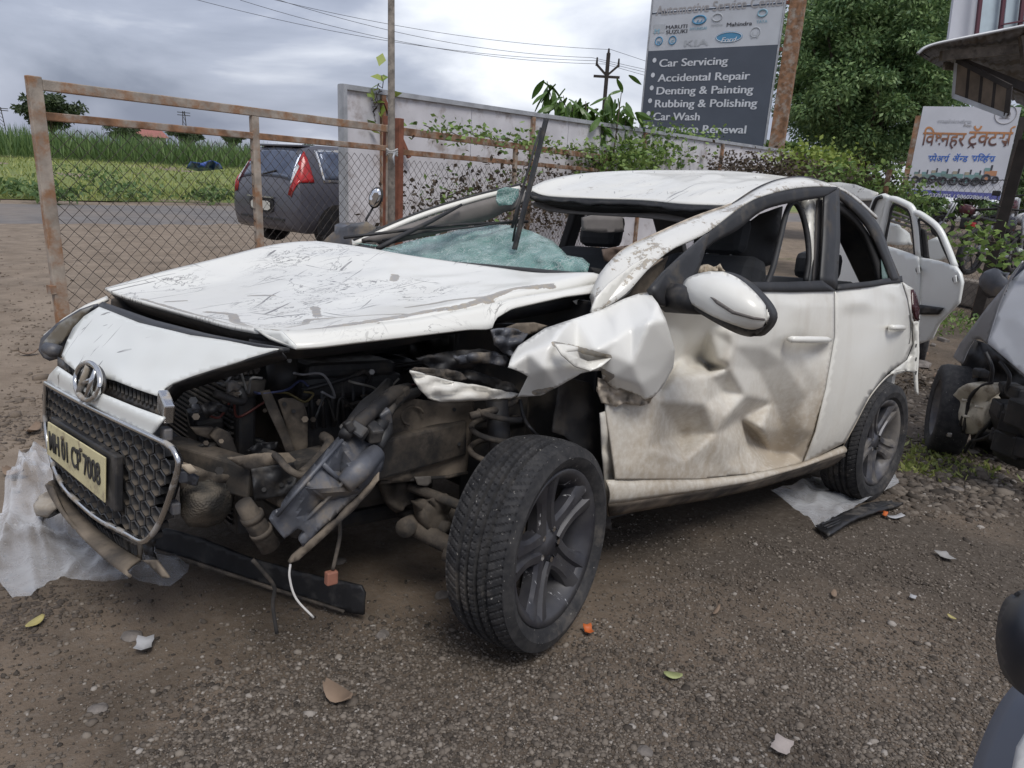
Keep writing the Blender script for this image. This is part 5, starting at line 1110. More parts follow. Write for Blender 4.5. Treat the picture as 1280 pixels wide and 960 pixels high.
for i_, (y0, y1, y2, lab) in enumerate(((2, 72, 92, 'upper'), (8, 76, 96, 'second'), (18, 80, 101, 'third'), (-18, 62, 84, 'topmost'))):
    a, b, c = wd(300 - 90 * (i_ % 2), y0 - 18, 26), wd(752 - 12 + 8 * i_, y1 - (0 if i_ < 3 else 0), 30), wd(830, y2, 33); pts = []
    for t in np.linspace(0, 1, 24): q = a * (1 - t) + b * t; q.z -= .45 * 4 * t * (1 - t); pts.append(q)
    for t in np.linspace(.1, 1, 8): q = b * (1 - t) + c * t; pts.append(q)
    tag(MB().tube(pts, .008, 5).build('overhead_wire', M['cable'], None, True), lab + ' thin wire strung from the electricity pole against the clouds', 'wire', 'wires from the electricity pole')
# ================================================================== signs
def plane_frame(c_tl, c_tr, c_bl):
    x = (c_tr - c_tl).normalized(); y = (c_tl - c_bl); y = (y - x * y.dot(x)).normalized(); n = x.cross(y); return x, y, n
class Board:
    def __init__(s, origin, x, y, n): s.o, s.x, s.y, s.n = origin, x, y, n
    def at(s, px, py, off=.0):
        d = Vector(wray(px, py)); c = Vector(CAM); t = (s.o - c).dot(s.n) / d.dot(s.n); p = c + d * t - s.o; return p.dot(s.x), p.dot(s.y)
def word(bd, root, name, txt, px0, py0, px1, cap_px, mt, off=.012, bold=.0, py1=None, shear=0.0):
    """letters standing on the board, from px0 to px1, cap height in picture units"""
    a = bd.at(px0, py0); b = bd.at(px1, py1 if py1 is not None else py0); w = abs(b[0] - a[0]); h = abs(bd.at(px0, py0 - cap_px)[1] - a[1])
    o = textmesh(name, txt, mt, root, 1.0, Matrix.Identity(4), .0, 'LEFT', .0, 1.0, shear)
    if bold:
        bm = bmesh.new(); bm.from_mesh(o.data); g_ = bmesh.ops.duplicate(bm, geom=bm.verts[:] + bm.edges[:] + bm.faces[:])
        for v in g_['geom']:
            if isinstance(v, bmesh.types.BMVert): v.co.x += .055; v.co.z += .002
        bm.to_mesh(o.data); bm.free()
    xs = [v.co.x for v in o.data.vertices]; ys = [v.co.y for v in o.data.vertices]
    o.data.transform(Matrix.Translation((a[0], a[1] - 0, off)) @ Matrix.Diagonal((w / (max(xs) - min(xs)), h / .70, 1, 1)) @ Matrix.Translation((-min(xs), -.35, 0))); return o
def rectpx(bd, root, name, x0, y0, x1, y1, mt, off=.006, th=.004):
    a = bd.at(x0, y0); b = bd.at(x1, y1); MBb = MB().box(((a[0] + b[0]) / 2, (a[1] + b[1]) / 2, off), (abs(b[0] - a[0]), abs(b[1] - a[1]), th)); return MBb.build(name, mt, root)
def ring(bd, root, name, px, py, rx, ry, mt, off=.010, fill=False, w=.012):
    c = bd.at(px, py); e = bd.at(px + rx, py); f = bd.at(px, py - ry); RX, RY = abs(e[0] - c[0]), abs(f[1] - c[1])
    if fill: return obj(name, [(c[0], c[1], off)] + [(c[0] + RX * math.cos(t), c[1] + RY * math.sin(t), off) for t in np.linspace(0, 6.283, 29)[:-1]], [(0, 1 + i, 1 + (i + 1) % 28) for i in range(28)], mt, root, False, thick=.003)
    return MB().tube([(c[0] + RX * math.cos(t), c[1] + RY * math.sin(t), off) for t in np.linspace(0, 6.283, 29)], w, 5, False).build(name, mt, root)
flat = lambda n, c, r=.6: pbr(n, c, r, var=.08, scale=1.5)
S_wh, S_dk, S_fade, S_blue, S_pale = flat('sign_white', (.50, .52, .56)), flat('sign_slate', (.075, .088, .115)), flat('sign_faded_letters', (.36, .345, .35)), flat('sign_blue', (.08, .25, .42)), flat('sign_pale_letters', (.62, .64, .68))
S_ink, S_ghost, S_lb = flat('sign_ink', (.06, .06, .07)), flat('sign_ghost_print', (.42, .44, .47)), flat('sign_light_blue', (.25, .42, .52))
tl, tr, bl = wd(823, -60, 20.2), wd(993, -80, 18.4), wd(805, 195, 20.2)
X_, Y_, N_ = plane_frame(tl, tr, bl); Y_ = Vector((0, 0, 1)); X_ = Vector((X_.x, X_.y, 0)).normalized(); N_ = X_.cross(Y_)
org = Vector((tl.x, tl.y, 0)); bd = Board(org, X_, Y_, N_)
sg = empty('service_signboard'); sg.matrix_world = Matrix.Translation(org) @ Matrix((X_, Y_, N_)).transposed().to_4x4()
tag(sg, 'tall slate and white car service signboard with faded car logos', 'signboard')
WB = bd.at(972, 60)[0]; zt = bd.at(900, -70)[1]; zb = .9; zd = bd.at(880, 60.5)[1]; z1 = bd.at(880, 12)[1]
MB().box((WB / 2, (zd + zb) / 2, 0), (WB, zd - zb, .03)).build('slate_panel', S_dk, sg); MB().box((WB / 2, (zd + z1) / 2 - .01, 0), (WB, z1 - zd - .02, .03)).build('logo_panel', S_wh, sg); MB().box((WB / 2, (zt + z1) / 2 + .02, 0), (WB, zt - z1 - .04, .03)).build('title_panel', S_wh, sg)
MB().box((WB / 2, z1 + .004, .008), (WB, .035, .03)).build('divider', S_dk, sg)
for x in (-.025, WB + .025): MB().box((x, (zt + zb) / 2, 0), (.04, zt - zb, .05)).build('edge_frame', M['steelgrey'], sg)
MB().box((WB + .30, zt / 2, -.06), (.34, zt, .16)).build('post', M['rust'], sg); MB().box((.25, zt / 2, -.1), (.12, zt, .1)).build('post', M['rust'], sg)
for z in (zd - .1, zd + .9): MB().box((WB + .12, z, -.03), (.2, .08, .06)).build('bracket', M['rustred'], sg)
lines = [('Car Servicing', 825, 911, 75, 72), ('Accidental Repair', 823, 939, 93.5, 88), ('Denting & Painting', 821.5, 943, 109.5, 105.5), ('Rubbing & Polishing', 819.5, 948, 125.5, 122.5), ('Car Wash', 817.5, 876, 141.5, 140), ('Insurance Renewal', 816, 934, 156.5, 156.5), ('Insurance Claim', 814.5, 911, 171.5, 173)]
for t, x0, x1, y0, y1 in lines:
    ym = (y0 + y1) / 2
    word(bd, sg, 'lettering', t, x0, y0, x1, 9.5, S_pale, .022, .014, y1); ring(bd, sg, 'bullet', x0 - 6.5, y0 + .5, 2.4, 3.0, S_pale, .02, True)
word(bd, sg, 'lettering', 'Automotive Service Center', 821, 8.5, 985, 12, S_fade, .022, .03, -8)
word(bd, sg, 'lettering', 'MARUTI', 833, 32.5, 860, 4.6, S_ink, .022, .008, 29); word(bd, sg, 'lettering', 'SUZUKI', 833, 38.5, 860, 4.6, S_ink, .022, .008, 35)
rectpx(bd, sg, 'logo_print', 818, 31, 831, 41, S_ghost, .02); word(bd, sg, 'logo_print', 'M', 819, 37, 825, 6, S_lb, .026, .01)
ring(bd, sg, 'logo_print', 874.5, 25, 8, 5, S_blue, .02, False, .022); word(bd, sg, 'logo_print', 'H', 870, 25.5, 879, 6, S_blue, .022, .012, shear=.4); word(bd, sg, 'lettering', 'HYUNDAI', 863, 35, 884, 3.4, S_lb, .022, .006, 33.5)
ring(bd, sg, 'logo_print', 897, 22, 6, 4.5, S_ghost, .02, False, .014); word(bd, sg, 'lettering', 'TOYOTA', 889, 31, 904, 2.8, S_ghost, .022, .004, 30); word(bd, sg, 'lettering', 'Mahindra', 909, 29, 941, 5, S_ink, .022, .007, 26.5)
ring(bd, sg, 'logo_print', 953.5, 16.5, 5.5, 4.2, S_lb, .02, False, .02); word(bd, sg, 'lettering', 'TATA', 946, 26, 960, 3.6, S_lb, .022, .006, 25)
ring(bd, sg, 'logo_print', 824, 51.5, 4.4, 5, S_blue, .02, False, .014); word(bd, sg, 'logo_print', 'W', 821.5, 51.5, 826.5, 5, S_blue, .022, .006); ring(bd, sg, 'logo_print', 841, 50.5, 4.4, 5, S_blue, .02, False, .014); word(bd, sg, 'logo_print', 'S', 839, 50.5, 843.5, 6, S_lb, .022, .006)
word(bd, sg, 'lettering', 'VW', 818, 60, 828, 1.6, S_ink, .022, .002) if False else None
word(bd, sg, 'lettering', 'KIA', 856, 51, 887, 8, S_ghost, .022, .016, 48.5); ring(bd, sg, 'logo_print', 911.5, 46.5, 17, 7, S_blue, .02, True); ring(bd, sg, 'logo_print', 911.5, 46.5, 16, 6, S_pale, .024, False, .008); word(bd, sg, 'lettering', 'Ford', 902, 47.5, 922, 6, S_pale, .028, .008, 46, .3)
word(bd, sg, 'logo_print', 'H', 940, 41, 949, 8, S_ghost, .022, .012); ring(bd, sg, 'logo_print', 944.5, 40.5, 6, 6, S_ghost, .02, False, .01)
# ---- tractor signboard with Marathi lettering
tl, tr, bl = wd(1154.5, 131, 13.2), wd(1279, 127, 12.6), wd(1130, 245, 13.2)
X_ = Vector((tr.x - tl.x, tr.y - tl.y, 0)).normalized(); Y_ = Vector((0, 0, 1)); N_ = X_.cross(Y_); org = Vector((tl.x, tl.y, 0)); b2 = Board(org, X_, Y_, N_)
ts = empty('tractor_signboard'); ts.matrix_world = Matrix.Translation(org) @ Matrix((X_, Y_, N_)).transposed().to_4x4(); tag(ts, 'white tractor dealer signboard with Marathi lettering behind the wire fence', 'signboard')
q0 = b2.at(1152, 133); q1 = b2.at(1278, 129); qb = b2.at(1190, 247); qy = b2.at(1190, 239)
WB = q1[0] - .0; zt = q0[1]; zb = qb[1]; zy = qy[1]
MB().box((WB / 2, (zt + zy) / 2, 0), (WB, zt - zy, .03)).build('board', flat('tractor_board_white', (.56, .57, .62)), ts); MB().box((WB / 2, (zb + zy) / 2, 0.0), (WB, zy - zb - .002, .032)).build('blue_band', flat('band_violet', (.12, .13, .36)), ts)
for x in (-.04, WB + .06): MB().box((x, zt / 2 - .1, -.03), (.09, zt - .1, .08)).build('post', M['rust'] if x < 0 else M['wire'], ts)
kg_ = NT('gradient_print'); s_ = kg_.sep(); f = kg_.ramp(s_[1], b2.at(1200, 182)[1], b2.at(1200, 160)[1]); kg_.col(kg_.mix(f, (.10, .05, .05), (.52, .24, .10))); kg_.set(Roughness=.6)
def deva(tokens):
    """lay out Devanagari glyphs by hand: ('char', clip) with clip < 1 for half forms; marks sit on the pen"""
    V, F, pen = [], [], 0.0
    def put(me, dx, dy=0.0):
        n = len(V); V.extend((v.co.x + dx, v.co.y + dy) for v in me.vertices); F.extend([tuple(n + i for i in p.vertices) for p in me.polygons])
    def glyph(ch):
        cu = bpy.data.curves.new('g', 'FONT'); cu.body = ch; cu.offset = .012; o = bpy.data.objects.new('g', cu); COL.objects.link(o); me = bpy.data.meshes.new_from_object(o.evaluated_get(bpy.context.evaluated_depsgraph_get())); bpy.data.objects.remove(o); return me
    def stroke(pts, w):
        for (a, b), (c, d) in zip(pts[:-1], pts[1:]):
            L = math.hypot(c - a, d - b) or 1; nx, ny = -(d - b) / L * w, (c - a) / L * w; n = len(V); V.extend([(a + nx, b + ny), (a - nx, b - ny), (c - nx, d - ny), (c + nx, d + ny)]); F.append((n, n + 1, n + 2, n + 3))
    last = .5
    for ch, clip in tokens:
        if ch == ' ': pen += .32; continue
        if ch == 'REPH': stroke([(pen - .10, .62), (pen - .16, .76), (pen - .08, .86), (pen + .06, .88)], .035); continue
        if ch == 'RAK': stroke([(pen - last * .5, .02), (pen - last * .82, -.14)], .032); stroke([(pen - last * .5, .02), (pen - last * .2, -.14)], .032); continue
        me = glyph(ch); xs = [v.co.x for v in me.vertices]
        if clip == 0: put(me, pen); continue
        if clip < 1:
            bm = bmesh.new(); bm.from_mesh(me); bmesh.ops.bisect_plane(bm, geom=bm.verts[:] + bm.edges[:] + bm.faces[:], plane_co=(max(xs) * clip, 0, 0), plane_no=(1, 0, 0), clear_outer=True); bm.to_mesh(me); bm.free()
        if ch == 'ि': put(me, pen); pen += .24; continue
        put(me, pen); last = max(xs) * clip; pen += last - .015
    return V, F
def deva_word(name, tokens, px0, px1, py_head, py_base, mt, off=.022):
    V, F = deva(tokens); a = b2.at(px0, py_base); b = b2.at(px1, py_base); top = b2.at((px0 + px1) / 2, py_head)[1]; ym = b2.at((px0 + px1) / 2, py_base)[1]
    xs = [v[0] for v in V]; sx = (b[0] - a[0]) / (max(xs) - min(xs)); sy = (top - ym) / .622
    return obj(name, [(a[0] + (x - min(xs)) * sx, ym + y * sy, off) for x, y in V], F, mt, ts, False)
deva_word('lettering', [('ि', 1), ('व', 1), ('घ', .70), ('न', 1), ('ह', 1), ('र', 1)], 1151, 1205, 166, 182, kg_.m)
deva_word('lettering', [('ट', 1), ('RAK', 0), ('ॅ', 0), ('क', .70), ('ट', 1), ('स', 1), ('REPH', 0)], 1208, 1264, 165, 182, kg_.m)
deva_word('lettering', [('स', .68), ('प', 1), ('े', 0), ('अ', 1), ('स', 1), ('REPH', 0)], 1159, 1186, 195, 202, flat('print_blue', (.02, .12, .48)))
deva_word('lettering', [('ॲ', 1), ('न', .62), ('ड', 1)], 1190, 1209, 195, 202, flat('print_blue', (.02, .12, .48)))
deva_word('lettering', [('स', 1), ('ि', 1), ('व', .66), ('ह', 1), ('REPH', 0), ('स', 1)], 1213, 1243, 195, 202, flat('print_blue', (.02, .12, .48)))
word(b2, ts, 'lettering', '9860370705 / 9860788646', 1150, 241, 1237, 4.6, S_pale, .024, .006, 245)
word(b2, ts, 'lettering', 'mahindra', 1173, 149, 1216, 4.5, flat('ghost_grey', (.48, .49, .53)), .022, .004, 148); word(b2, ts, 'lettering', 'Rise.', 1205, 155, 1216, 3.6, S_fade, .022, .002, 154)
ring(b2, ts, 'seal_print', 1257, 143, 13.5, 12, S_fade, .02, False, .006); ring(b2, ts, 'seal_print', 1257, 143, 6, 4.5, S_fade, .02, False, .006); rectpx(b2, ts, 'seal_print', 1249, 147.5, 1262, 148.3, S_fade, .02)
tint = [flat('print_green', (.16, .24, .22)), flat('print_teal', (.18, .30, .30)), flat('print_tan', (.34, .31, .24)), flat('print_orange', (.45, .22, .12)), S_ink]
for i_, (a, b, s, c_) in enumerate(((1148, 221, .8, 2), (1158, 222, .9, 0), (1170, 220, .9, 1), (1183, 222, 1.0, 0), (1197, 222, 1.0, 1), (1212, 223, 1.0, 1), (1224, 223, .9, 0), (1238, 219, 1.15, 3))):
    rectpx(b2, ts, 'tractor_print', a - 6 * s, b - 5 * s, a + 6 * s, b + 1 * s, tint[c_], .019 + .0008 * i_, .002); rectpx(b2, ts, 'tractor_print', a - 6 * s, b - 8 * s, a - 1 * s, b - 4 * s, tint[(c_ + 1) % 3], .0192 + .0008 * i_, .002)
    ring(b2, ts, 'tractor_print', a - 5 * s, b + 4 * s, 4.2 * s, 4.4 * s, tint[4], .020 + .0008 * i_, False, .018); ring(b2, ts, 'tractor_print', a + 5 * s, b + 5 * s, 2.8 * s, 3 * s, tint[4], .020 + .0008 * i_, False, .016); ring(b2, ts, 'tractor_print', a - 5 * s, b + 4 * s, 2.0 * s, 2.1 * s, tint[(c_) % 4], .0205 + .0008 * i_, True); rectpx(b2, ts, 'tractor_print', a + 1 * s, b - 11 * s, a + 1.7 * s, b - 5 * s, tint[4], .02, .002)
# ---- canopy building
bD = 9.0
cb = wd(1240, 60, bD); bld = empty('workshop_building', (cb.x, cb.y, 0), math.atan2(RT[1], RT[0])); tag(bld, 'workshop building with pale upper wall panels and a corrugated canopy', 'building'); CI = Matrix.Translation(bld.location) @ Matrix.Rotation(bld.rotation_euler.z, 4, 'Z'); CI = CI.inverted()
B = lambda px, py, D: CI @ wd(px, py, D)
wallm = flat('upper_wall_white', (.58, .60, .66)); maroon = flat('maroon_frame', (.10, .03, .045)); pane_m = pbr('pale_pane', (.50, .60, .66), .2, var=.08)
def slab(name, pts, D, mt, th=.05, parent=None): 
    vs = [B(a, b, D if not hasattr(D, '__len__') else D[i]) for i, (a, b) in enumerate(pts)]; return obj(name, vs, [tuple(range(len(vs)))], mt, parent or bld, False, thick=th)
slab('wall', [(1184, 52), (1196, -40), (1330, -40), (1330, 30)], 10.2, wallm)
for x0, x1 in ((1222, 1226), (1251, 1255), (1275, 1279), (1290, 1294)): slab('frame_bar', [(x0 - 4, 48), (x0 + 6, -40), (x1 + 6, -40), (x1 - 4, 48)], 10.05, maroon, .04)
slab('frame_bar', [(1250, 32), (1252, 30), (1330, 16), (1330, 19)], 10.04, maroon, .04)
for x0, x1 in ((1226, 1250), (1256, 1274), (1280, 1292)): slab('pane', [(x0 - 3, 46), (x0 + 6, -40), (x1 + 4, -40), (x1 - 3, 40)], 10.12, pane_m, .02)
# corrugated canopy
cvs, NU, NW = [], 60, 8
A0 = smoothline([(1147, 68), (1155, 61), (1168, 56), (1190, 51), (1230, 43), (1280, 33), (1330, 24)], NU); A1 = smoothline([(1175, 84), (1182, 82), (1195, 84), (1225, 100), (1255, 118), (1285, 135), (1330, 150)], NU)
for i in range(NU):
    p, q = B(*A0[i], 6.6), B(*A1[i], 9.6)
    for j in range(NW):
        t = j / (NW - 1); r = p * (1 - t) + q * t; cvs.append(tuple(r + Vector((0, 0, .012 * math.sin(i * 2.6)))))
canopy = obj('canopy_sheet', cvs, gridfaces(NU, NW), pbr('corrugated_sheet', (.20, .20, .215), .55, .2, var=.3, dirt=(.13, .11, .09), dscale=3, damt=.4), bld, thick=.008)
MB().tube([B(a, b - .8, 6.58) for a, b in A0], .014, 6).build('canopy_edge', M['steelgrey'], canopy, True)
for (p, q, mt) in (((1176, 70, 6.9), (1290, 60, 6.9), M['wood']), ((1200, 78, 7.6), (1300, 118, 7.9), M['wire']), ((1180, 82, 8.6), (1300, 92, 8.6), M['wood'])):
    MB().bar(B(*p), B(*q), .05, .08).build('purlin', mt, canopy)
MB().bar(B(1278, 44, 6.8), B(1282, 80, 6.8), .05).build('strut', M['wood'], canopy)
# hanging four-pane frame
hf_ = [(1196, 75), (1262, 110), (1258, 145), (1192, 120)]; hpf = empty('hanging_frame', (0, 0, 0)); tag(hpf, 'brown four pane wooden frame hanging beneath the canopy', 'frame')
HP = lambda u, v, D0=7.2, D1=6.6: wd((1196 * (1 - u) + 1263 * u) * (1 - v) + (1192.5 * (1 - u) + 1259 * u) * v, (75 * (1 - u) + 109 * u) * (1 - v) + (120 * (1 - u) + 145 * u) * v, D0 * (1 - u) + D1 * u)
hpf.location = HP(.5, 1); hl0 = Vector(hpf.location)
pm = pbr('brown_board', (.15, .115, .085), .8, var=.3, scale=6)
for i_ in range(4):
    u0, u1 = .03 + i_ * .245, .03 + i_ * .245 + .215
    obj('pane', [HP(u0, .06) - hl0, HP(u1, .06) - hl0, HP(u1, .93) - hl0, HP(u0, .93) - hl0], [(0, 1, 2, 3)], pm, hpf, False, thick=.02)
for i_ in range(5): u = .008 + i_ * .245; MB().bar(HP(u, 0) - hl0, HP(u, 1) - hl0, .022 if i_ else .03, .04).build('frame_bar', M['wire'] if i_ else M['steelgrey'], hpf)
for v in (0, 1): MB().bar(HP(0, v) - hl0, HP(1, v) - hl0, .03, .04).build('frame_bar', M['steelgrey'] if v else M['wire'], hpf)
# ================================================================== other vehicles
M['glass'] = pbr('dark_window', (.11, .13, .18), .06, 0.35, var=.15); M['bluegrey'] = paint('blue_grey_paint', (.068, .068, .085), .12, .35, dustcol=(.16, .135, .115), streak=.1)
M['farwhite'] = flat('far_white_paint', (.68, .69, .70), .35); M['red'] = pbr('tail_lamp_red', (.36, .02, .02), .18, var=.2); M['clear'] = pbr('clear_lamp', (.55, .55, .56), .15)
M['silver'] = paint('silver_paint', (.34, .345, .365), .22, .2, rough=.35, dustcol=(.24, .21, .18), streak=.1); M['cream'] = pbr('cream_plastic', (.58, .52, .41), .5, var=.2, dirt=(.28, .23, .17), dscale=10, damt=.4)
def small_wheel(parent, c, R, W, axis_rot=0.0, tyre_m=None):
    w = empty('wheel', c, axis_rot, parent)
    obj('tyre', *lathe([(R * .62, -W * .42), (R * .8, -W * .5), (R * .96, -W * .45), (R, -W * .3), (R, 0), (R, W * .3), (R * .96, W * .45), (R * .8, W * .5), (R * .62, W * .42)], 40), M['tyre'], w)
    obj('rim', *lathe([(0, W * .25), (R * .2, W * .27), (R * .5, W * .2), (R * .6, W * .38), (R * .64, W * .42)], 30), M['alloy'], w)
    obj('rim_back', *lathe([(0, -W * .25), (R * .5, -W * .2), (R * .64, -W * .42)], 30), M['bay'], w)
    return w
def frust(name, xb0, xb1, xt0, xt1, wb, wt, z0, z1, mt, parent, bev=.1):
    v = [(xb0, -wb, z0), (xb1, -wb, z0), (xb1, wb, z0), (xb0, wb, z0), (xt0, -wt, z1), (xt1, -wt, z1), (xt1, wt, z1), (xt0, wt, z1)]
    o = obj(name, v, [(3, 2, 1, 0), (4, 5, 6, 7), (0, 1, 5, 4), (1, 2, 6, 5), (2, 3, 7, 6), (3, 0, 4, 7)], mt, parent, True, auto=50); b = o.modifiers.new('bev', 'BEVEL'); b.width = bev; b.segments = 4; return o, [Vector(q) for q in v]
def face_panel(name, q, u0, u1, v0, v1, mt, parent, off=.012, th=.006, rnd=.0):
    a, b, c, d = q; P = lambda u, v: (a * (1 - u) + b * u) * (1 - v) + (d * (1 - u) + c * u) * v; n = (b - a).cross(d - a).normalized()
    pts = [(u0 + .12 * (u1 - u0), v0), (u1 - .12 * (u1 - u0), v0), (u1, v0 + .18 * (v1 - v0)), (u1, v1 - .18 * (v1 - v0)), (u1 - .12 * (u1 - u0), v1), (u0 + .12 * (u1 - u0), v1), (u0, v1 - .18 * (v1 - v0)), (u0, v0 + .18 * (v1 - v0))]
    return obj(name, [P(*t) + n * off for t in pts], [tuple(range(8))], mt, parent, False, thick=th)
def hatch(name, label, pos, yaw, body, L=3.8, W=1.68, H=1.46, far=False, group=None, light=None):
    light = light or M['red']; r = empty(name, pos, yaw); tag(r, label, 'car', group); h = L / 2; w = W / 2
    X = [-h, -h + .03, -h + .09, -h + .2, -h + .33, -h + .6, -.2, .4, 1.05, h - .5, h - .1, h]
    ZR = [.74, .90, 1.03, 1.22, H - .06, H - .01, H, H - .04, 1.0, .93, .82, .66]; WR = [.74, .78, .76, .72, .68, .69, .69, .69, .78, .78, .74, .66]; WB = [.86, .95, .98, 1.0, 1.0, 1.0, 1.0, 1.0, 1.0, .99, .92, .80]; ZS = [.36, .30, .26, .24, .24, .24, .24, .24, .24, .24, .28, .36]
    def sect(x):
        zr, wr, wb, zs = (float(np.interp(x, X, q)) for q in (ZR, WR, WB, ZS)); zb = min(.93, zr - .07)
        return [(w * wb * .90, zs), (w * wb * .985, zs + .16), (w * wb, (zs + zb) / 2 + .04), (w * wb * .95, zb), (w * wr, zr - .035), (w * wr * .62, zr + .004), (0, zr + .015)]
    def surf(x, t):
        c = sect(x); sgn = -1 if t < .5 else 1; u = (t if t < .5 else 1 - t) * 2 * 6; i = min(int(u), 5); f = u - i
        P = [np.array(q) for q in c]; a0, b0, c0_, d0 = P[max(0, i - 1)], P[i], P[i + 1], P[min(6, i + 2)]
        q = .5 * ((2 * b0) + (-a0 + c0_) * f + (2 * a0 - 5 * b0 + 4 * c0_ - d0) * f * f + (-a0 + 3 * b0 - 3 * c0_ + d0) * f ** 3); return Vector((x, sgn * max(0, q[0]), q[1]))
    xs = sorted(set(list(np.round(np.linspace(-h, h, 44), 4)) + [round(q, 4) for q in X])); NT_ = 49; vs = [surf(x, j / (NT_ - 1)) for x in xs for j in range(NT_)]
    n = NT_; fs = gridfaces(len(xs), NT_) + [tuple(range(n)), tuple((len(xs) - 1) * n + j for j in range(n))[::-1]] + [((i + 1) * n, i * n, i * n + n - 1, (i + 1) * n + n - 1) for i in range(len(xs) - 1)]
    g = obj('body', vs, fs, body, r, True, auto=45)
    def patch(nm, x0, x1, t0, t1, mt, off=.008, skew=0.0, par=None):
        vv = []
        for i in range(9):
            for j in range(9):
                u, v = i / 8, j / 8; t = t0 + (t1 - t0) * v; x = x0 + (x1 - x0) * u + skew * v; p = surf(x, t); nx = (surf(x + .01, t) - surf(x - .01, t)).cross(surf(x, min(1, t + .004)) - surf(x, max(0, t - .004)))
                nx.normalize(); nx = nx if (nx.y * p.y >= 0 and (nx.z > -.1)) else -nx; vv.append(p + nx * off)
        return obj(nm, vv, gridfaces(9, 9), mt, par or g, True, thick=.006)
    patch('rear_window', -h + .07, -h + .315, 4.05 / 12, 1 - 4.05 / 12, M['glass']); patch('windscreen', .47, 1.0, 4.1 / 12, 1 - 4.1 / 12, M['glass'])
    for sg in (0, 1):
        T = lambda q: q / 12 if sg == 0 else 1 - q / 12
        for x0, x1 in ((-h + .52, -.42), (-.34, .34)):
            if not far: patch('window_trim', x0 - .03, x1 + .03, T(3.06), T(3.98), M['chrome'], .006)
            patch('side_window', x0, x1, T(3.14), T(3.88), M['glass'], .011)
        if not far:
            patch('tail_lamp', -h + .012, -h + .33, T(3.05), T(4.0), light, .012); patch('reverse_lamp', -h + .05, -h + .2, T(3.8), T(4.02), M['clear'], .02)
    for x in (-h + .68, h - .78):
        for s in (-1, 1):
            small_wheel(r, (x, s * (w - .09), .30), .30, .19, 0 if s > 0 else math.pi)
            obj('wheel_well', *[([(x + .35 * math.cos(t), s * (w * 1.0 + .003), .30 + .35 * math.sin(t)) for t in np.linspace(-.2, 3.34, 20)]), [tuple(range(20))]], M['bay'], r, False, thick=.004)
    if not far:
        face_panel('plate_recess', [Vector((-h - .006, .30, .50)), Vector((-h - .006, -.30, .50)), Vector((-h - .004, -.30, .70)), Vector((-h - .004, .30, .70))], 0, 1, 0, 1, M['bay'], r, .01); face_panel('number_plate', [Vector((-h - .024, .24, .53)), Vector((-h - .024, -.24, .53)), Vector((-h - .022, -.24, .66)), Vector((-h - .022, .24, .66))], 0, 1, 0, 1, flat('far_plate', (.55, .54, .48)), r, .01)
        MB().bar((-h - .02, -.33, .715), (-h - .02, .33, .715), .03, .02).build('chrome_strip', M['chrome'], r); MB().box((-h + .40, 0, H - .02), (.18, W * .6, .03)).build('roof_spoiler', body, r, bevel=.012)
        MB().tube([(-h + .07, .05, 1.03), (-h + .09, -.25, 1.09)], .012, 6).build('rear_wiper', M['bay'], r); MB().bar((-h - .012, -.55, .42), (-h - .012, .55, .42), .02, .03).build('bumper_groove', M['bay'], r)
        for s in (-1, 1): MB().bar((-.30, s * (w + .008), .80), (-.12, s * (w + .008), .80), .03, .03).build('door_handle', body, r)
        for s in (-1, 1):
            for x in (-.38, .42): MB().bar((x, s * (w + .001), .40), (x, s * (w * .965), .90), .008, .008).build('door_gap', M['bay'], r)
    return r
c0 = wd(330, 300, 11.0); ht = wd(352, 200, 11.6)
heading = math.atan2(FWH[1], FWH[0]) - math.radians(38)
fc = wd(341, 300, 10.7); hv = Vector((math.cos(heading), math.sin(heading), 0)); fpos = Vector((fc.x, fc.y, .20)) + hv * 1.75; fpos.z = wd(320, 309, 10.4).z
hatch('parked_hatchback', 'dark blue grey hatchback parked behind the gate with tall red tail lamps', fpos, heading, M['bluegrey'])
for a, b, D, lab in ((1176, 279, 46, 'small white car parked under the tractor signboard behind red motorbikes'), (1211, 272, 58, 'farther white car parked on the lane beside the motorbikes')):
    p = wd(a, b, D); hatch('parked_hatchback', lab, p, heading + (2.6 if D < 50 else 1.9), M['farwhite'], far=True)
# ---- stripped white car behind
D2 = lambda a: 7.5 - 1.4 * (a - 1040) / 165
w2 = wd(1150, 432, D2(1150)); C2 = empty('stripped_car', (w2.x, w2.y, w2.z)); tag(C2, 'stripped white car shell without windows behind the wrecked hatchback', 'car'); O2 = Vector(C2.location)
f2 = lambda dd=0.0: (lambda a, b, h: wd(a, b, D2(a) + dd + h) - O2)
M['white2'] = paint('white_shell_paint', (.78, .79, .76), .12, .2, streak=.1)
wh2 = panel('front_door', [(1040, 296), (1080, 300), (1117, 310), (1149, 321), (1151, 345), (1150, 390), (1147, 430), (1080, 436), (1040, 430)], f2(), M['white2'], C2, 6, .03, lambda a, b: -.05 * math.sin((b - 300) / 40))
rd2 = panel('rear_door', [(1151, 321.5), (1172, 326), (1195, 333), (1201, 342), (1203.5, 353), (1199, 379), (1183, 395), (1174, 405), (1165, 424), (1149, 430), (1152, 390), (1153, 345)], f2(), M['white2'], C2, 4, .03, lambda a, b: -.05 * math.sin((b - 320) / 36))
for q, dn in (((1148, 337), wh2), ((1194, 349), rd2)):
    panel('handle_hole', [(q[0] + 3.2 * math.cos(t), q[1] + 4.5 * math.sin(t)) for t in np.linspace(0, 6.28, 13)[:-1]], f2(-.10), M['interior'], dn, 2, .01); panel('handle_stub', [(q[0] - 2.5, q[1] - 4), (q[0] + 1, q[1] - 5), (q[0] + 2, q[1] + 4), (q[0] - 1, q[1] + 6)], f2(-.115), M['white2'], dn, 2, .01)
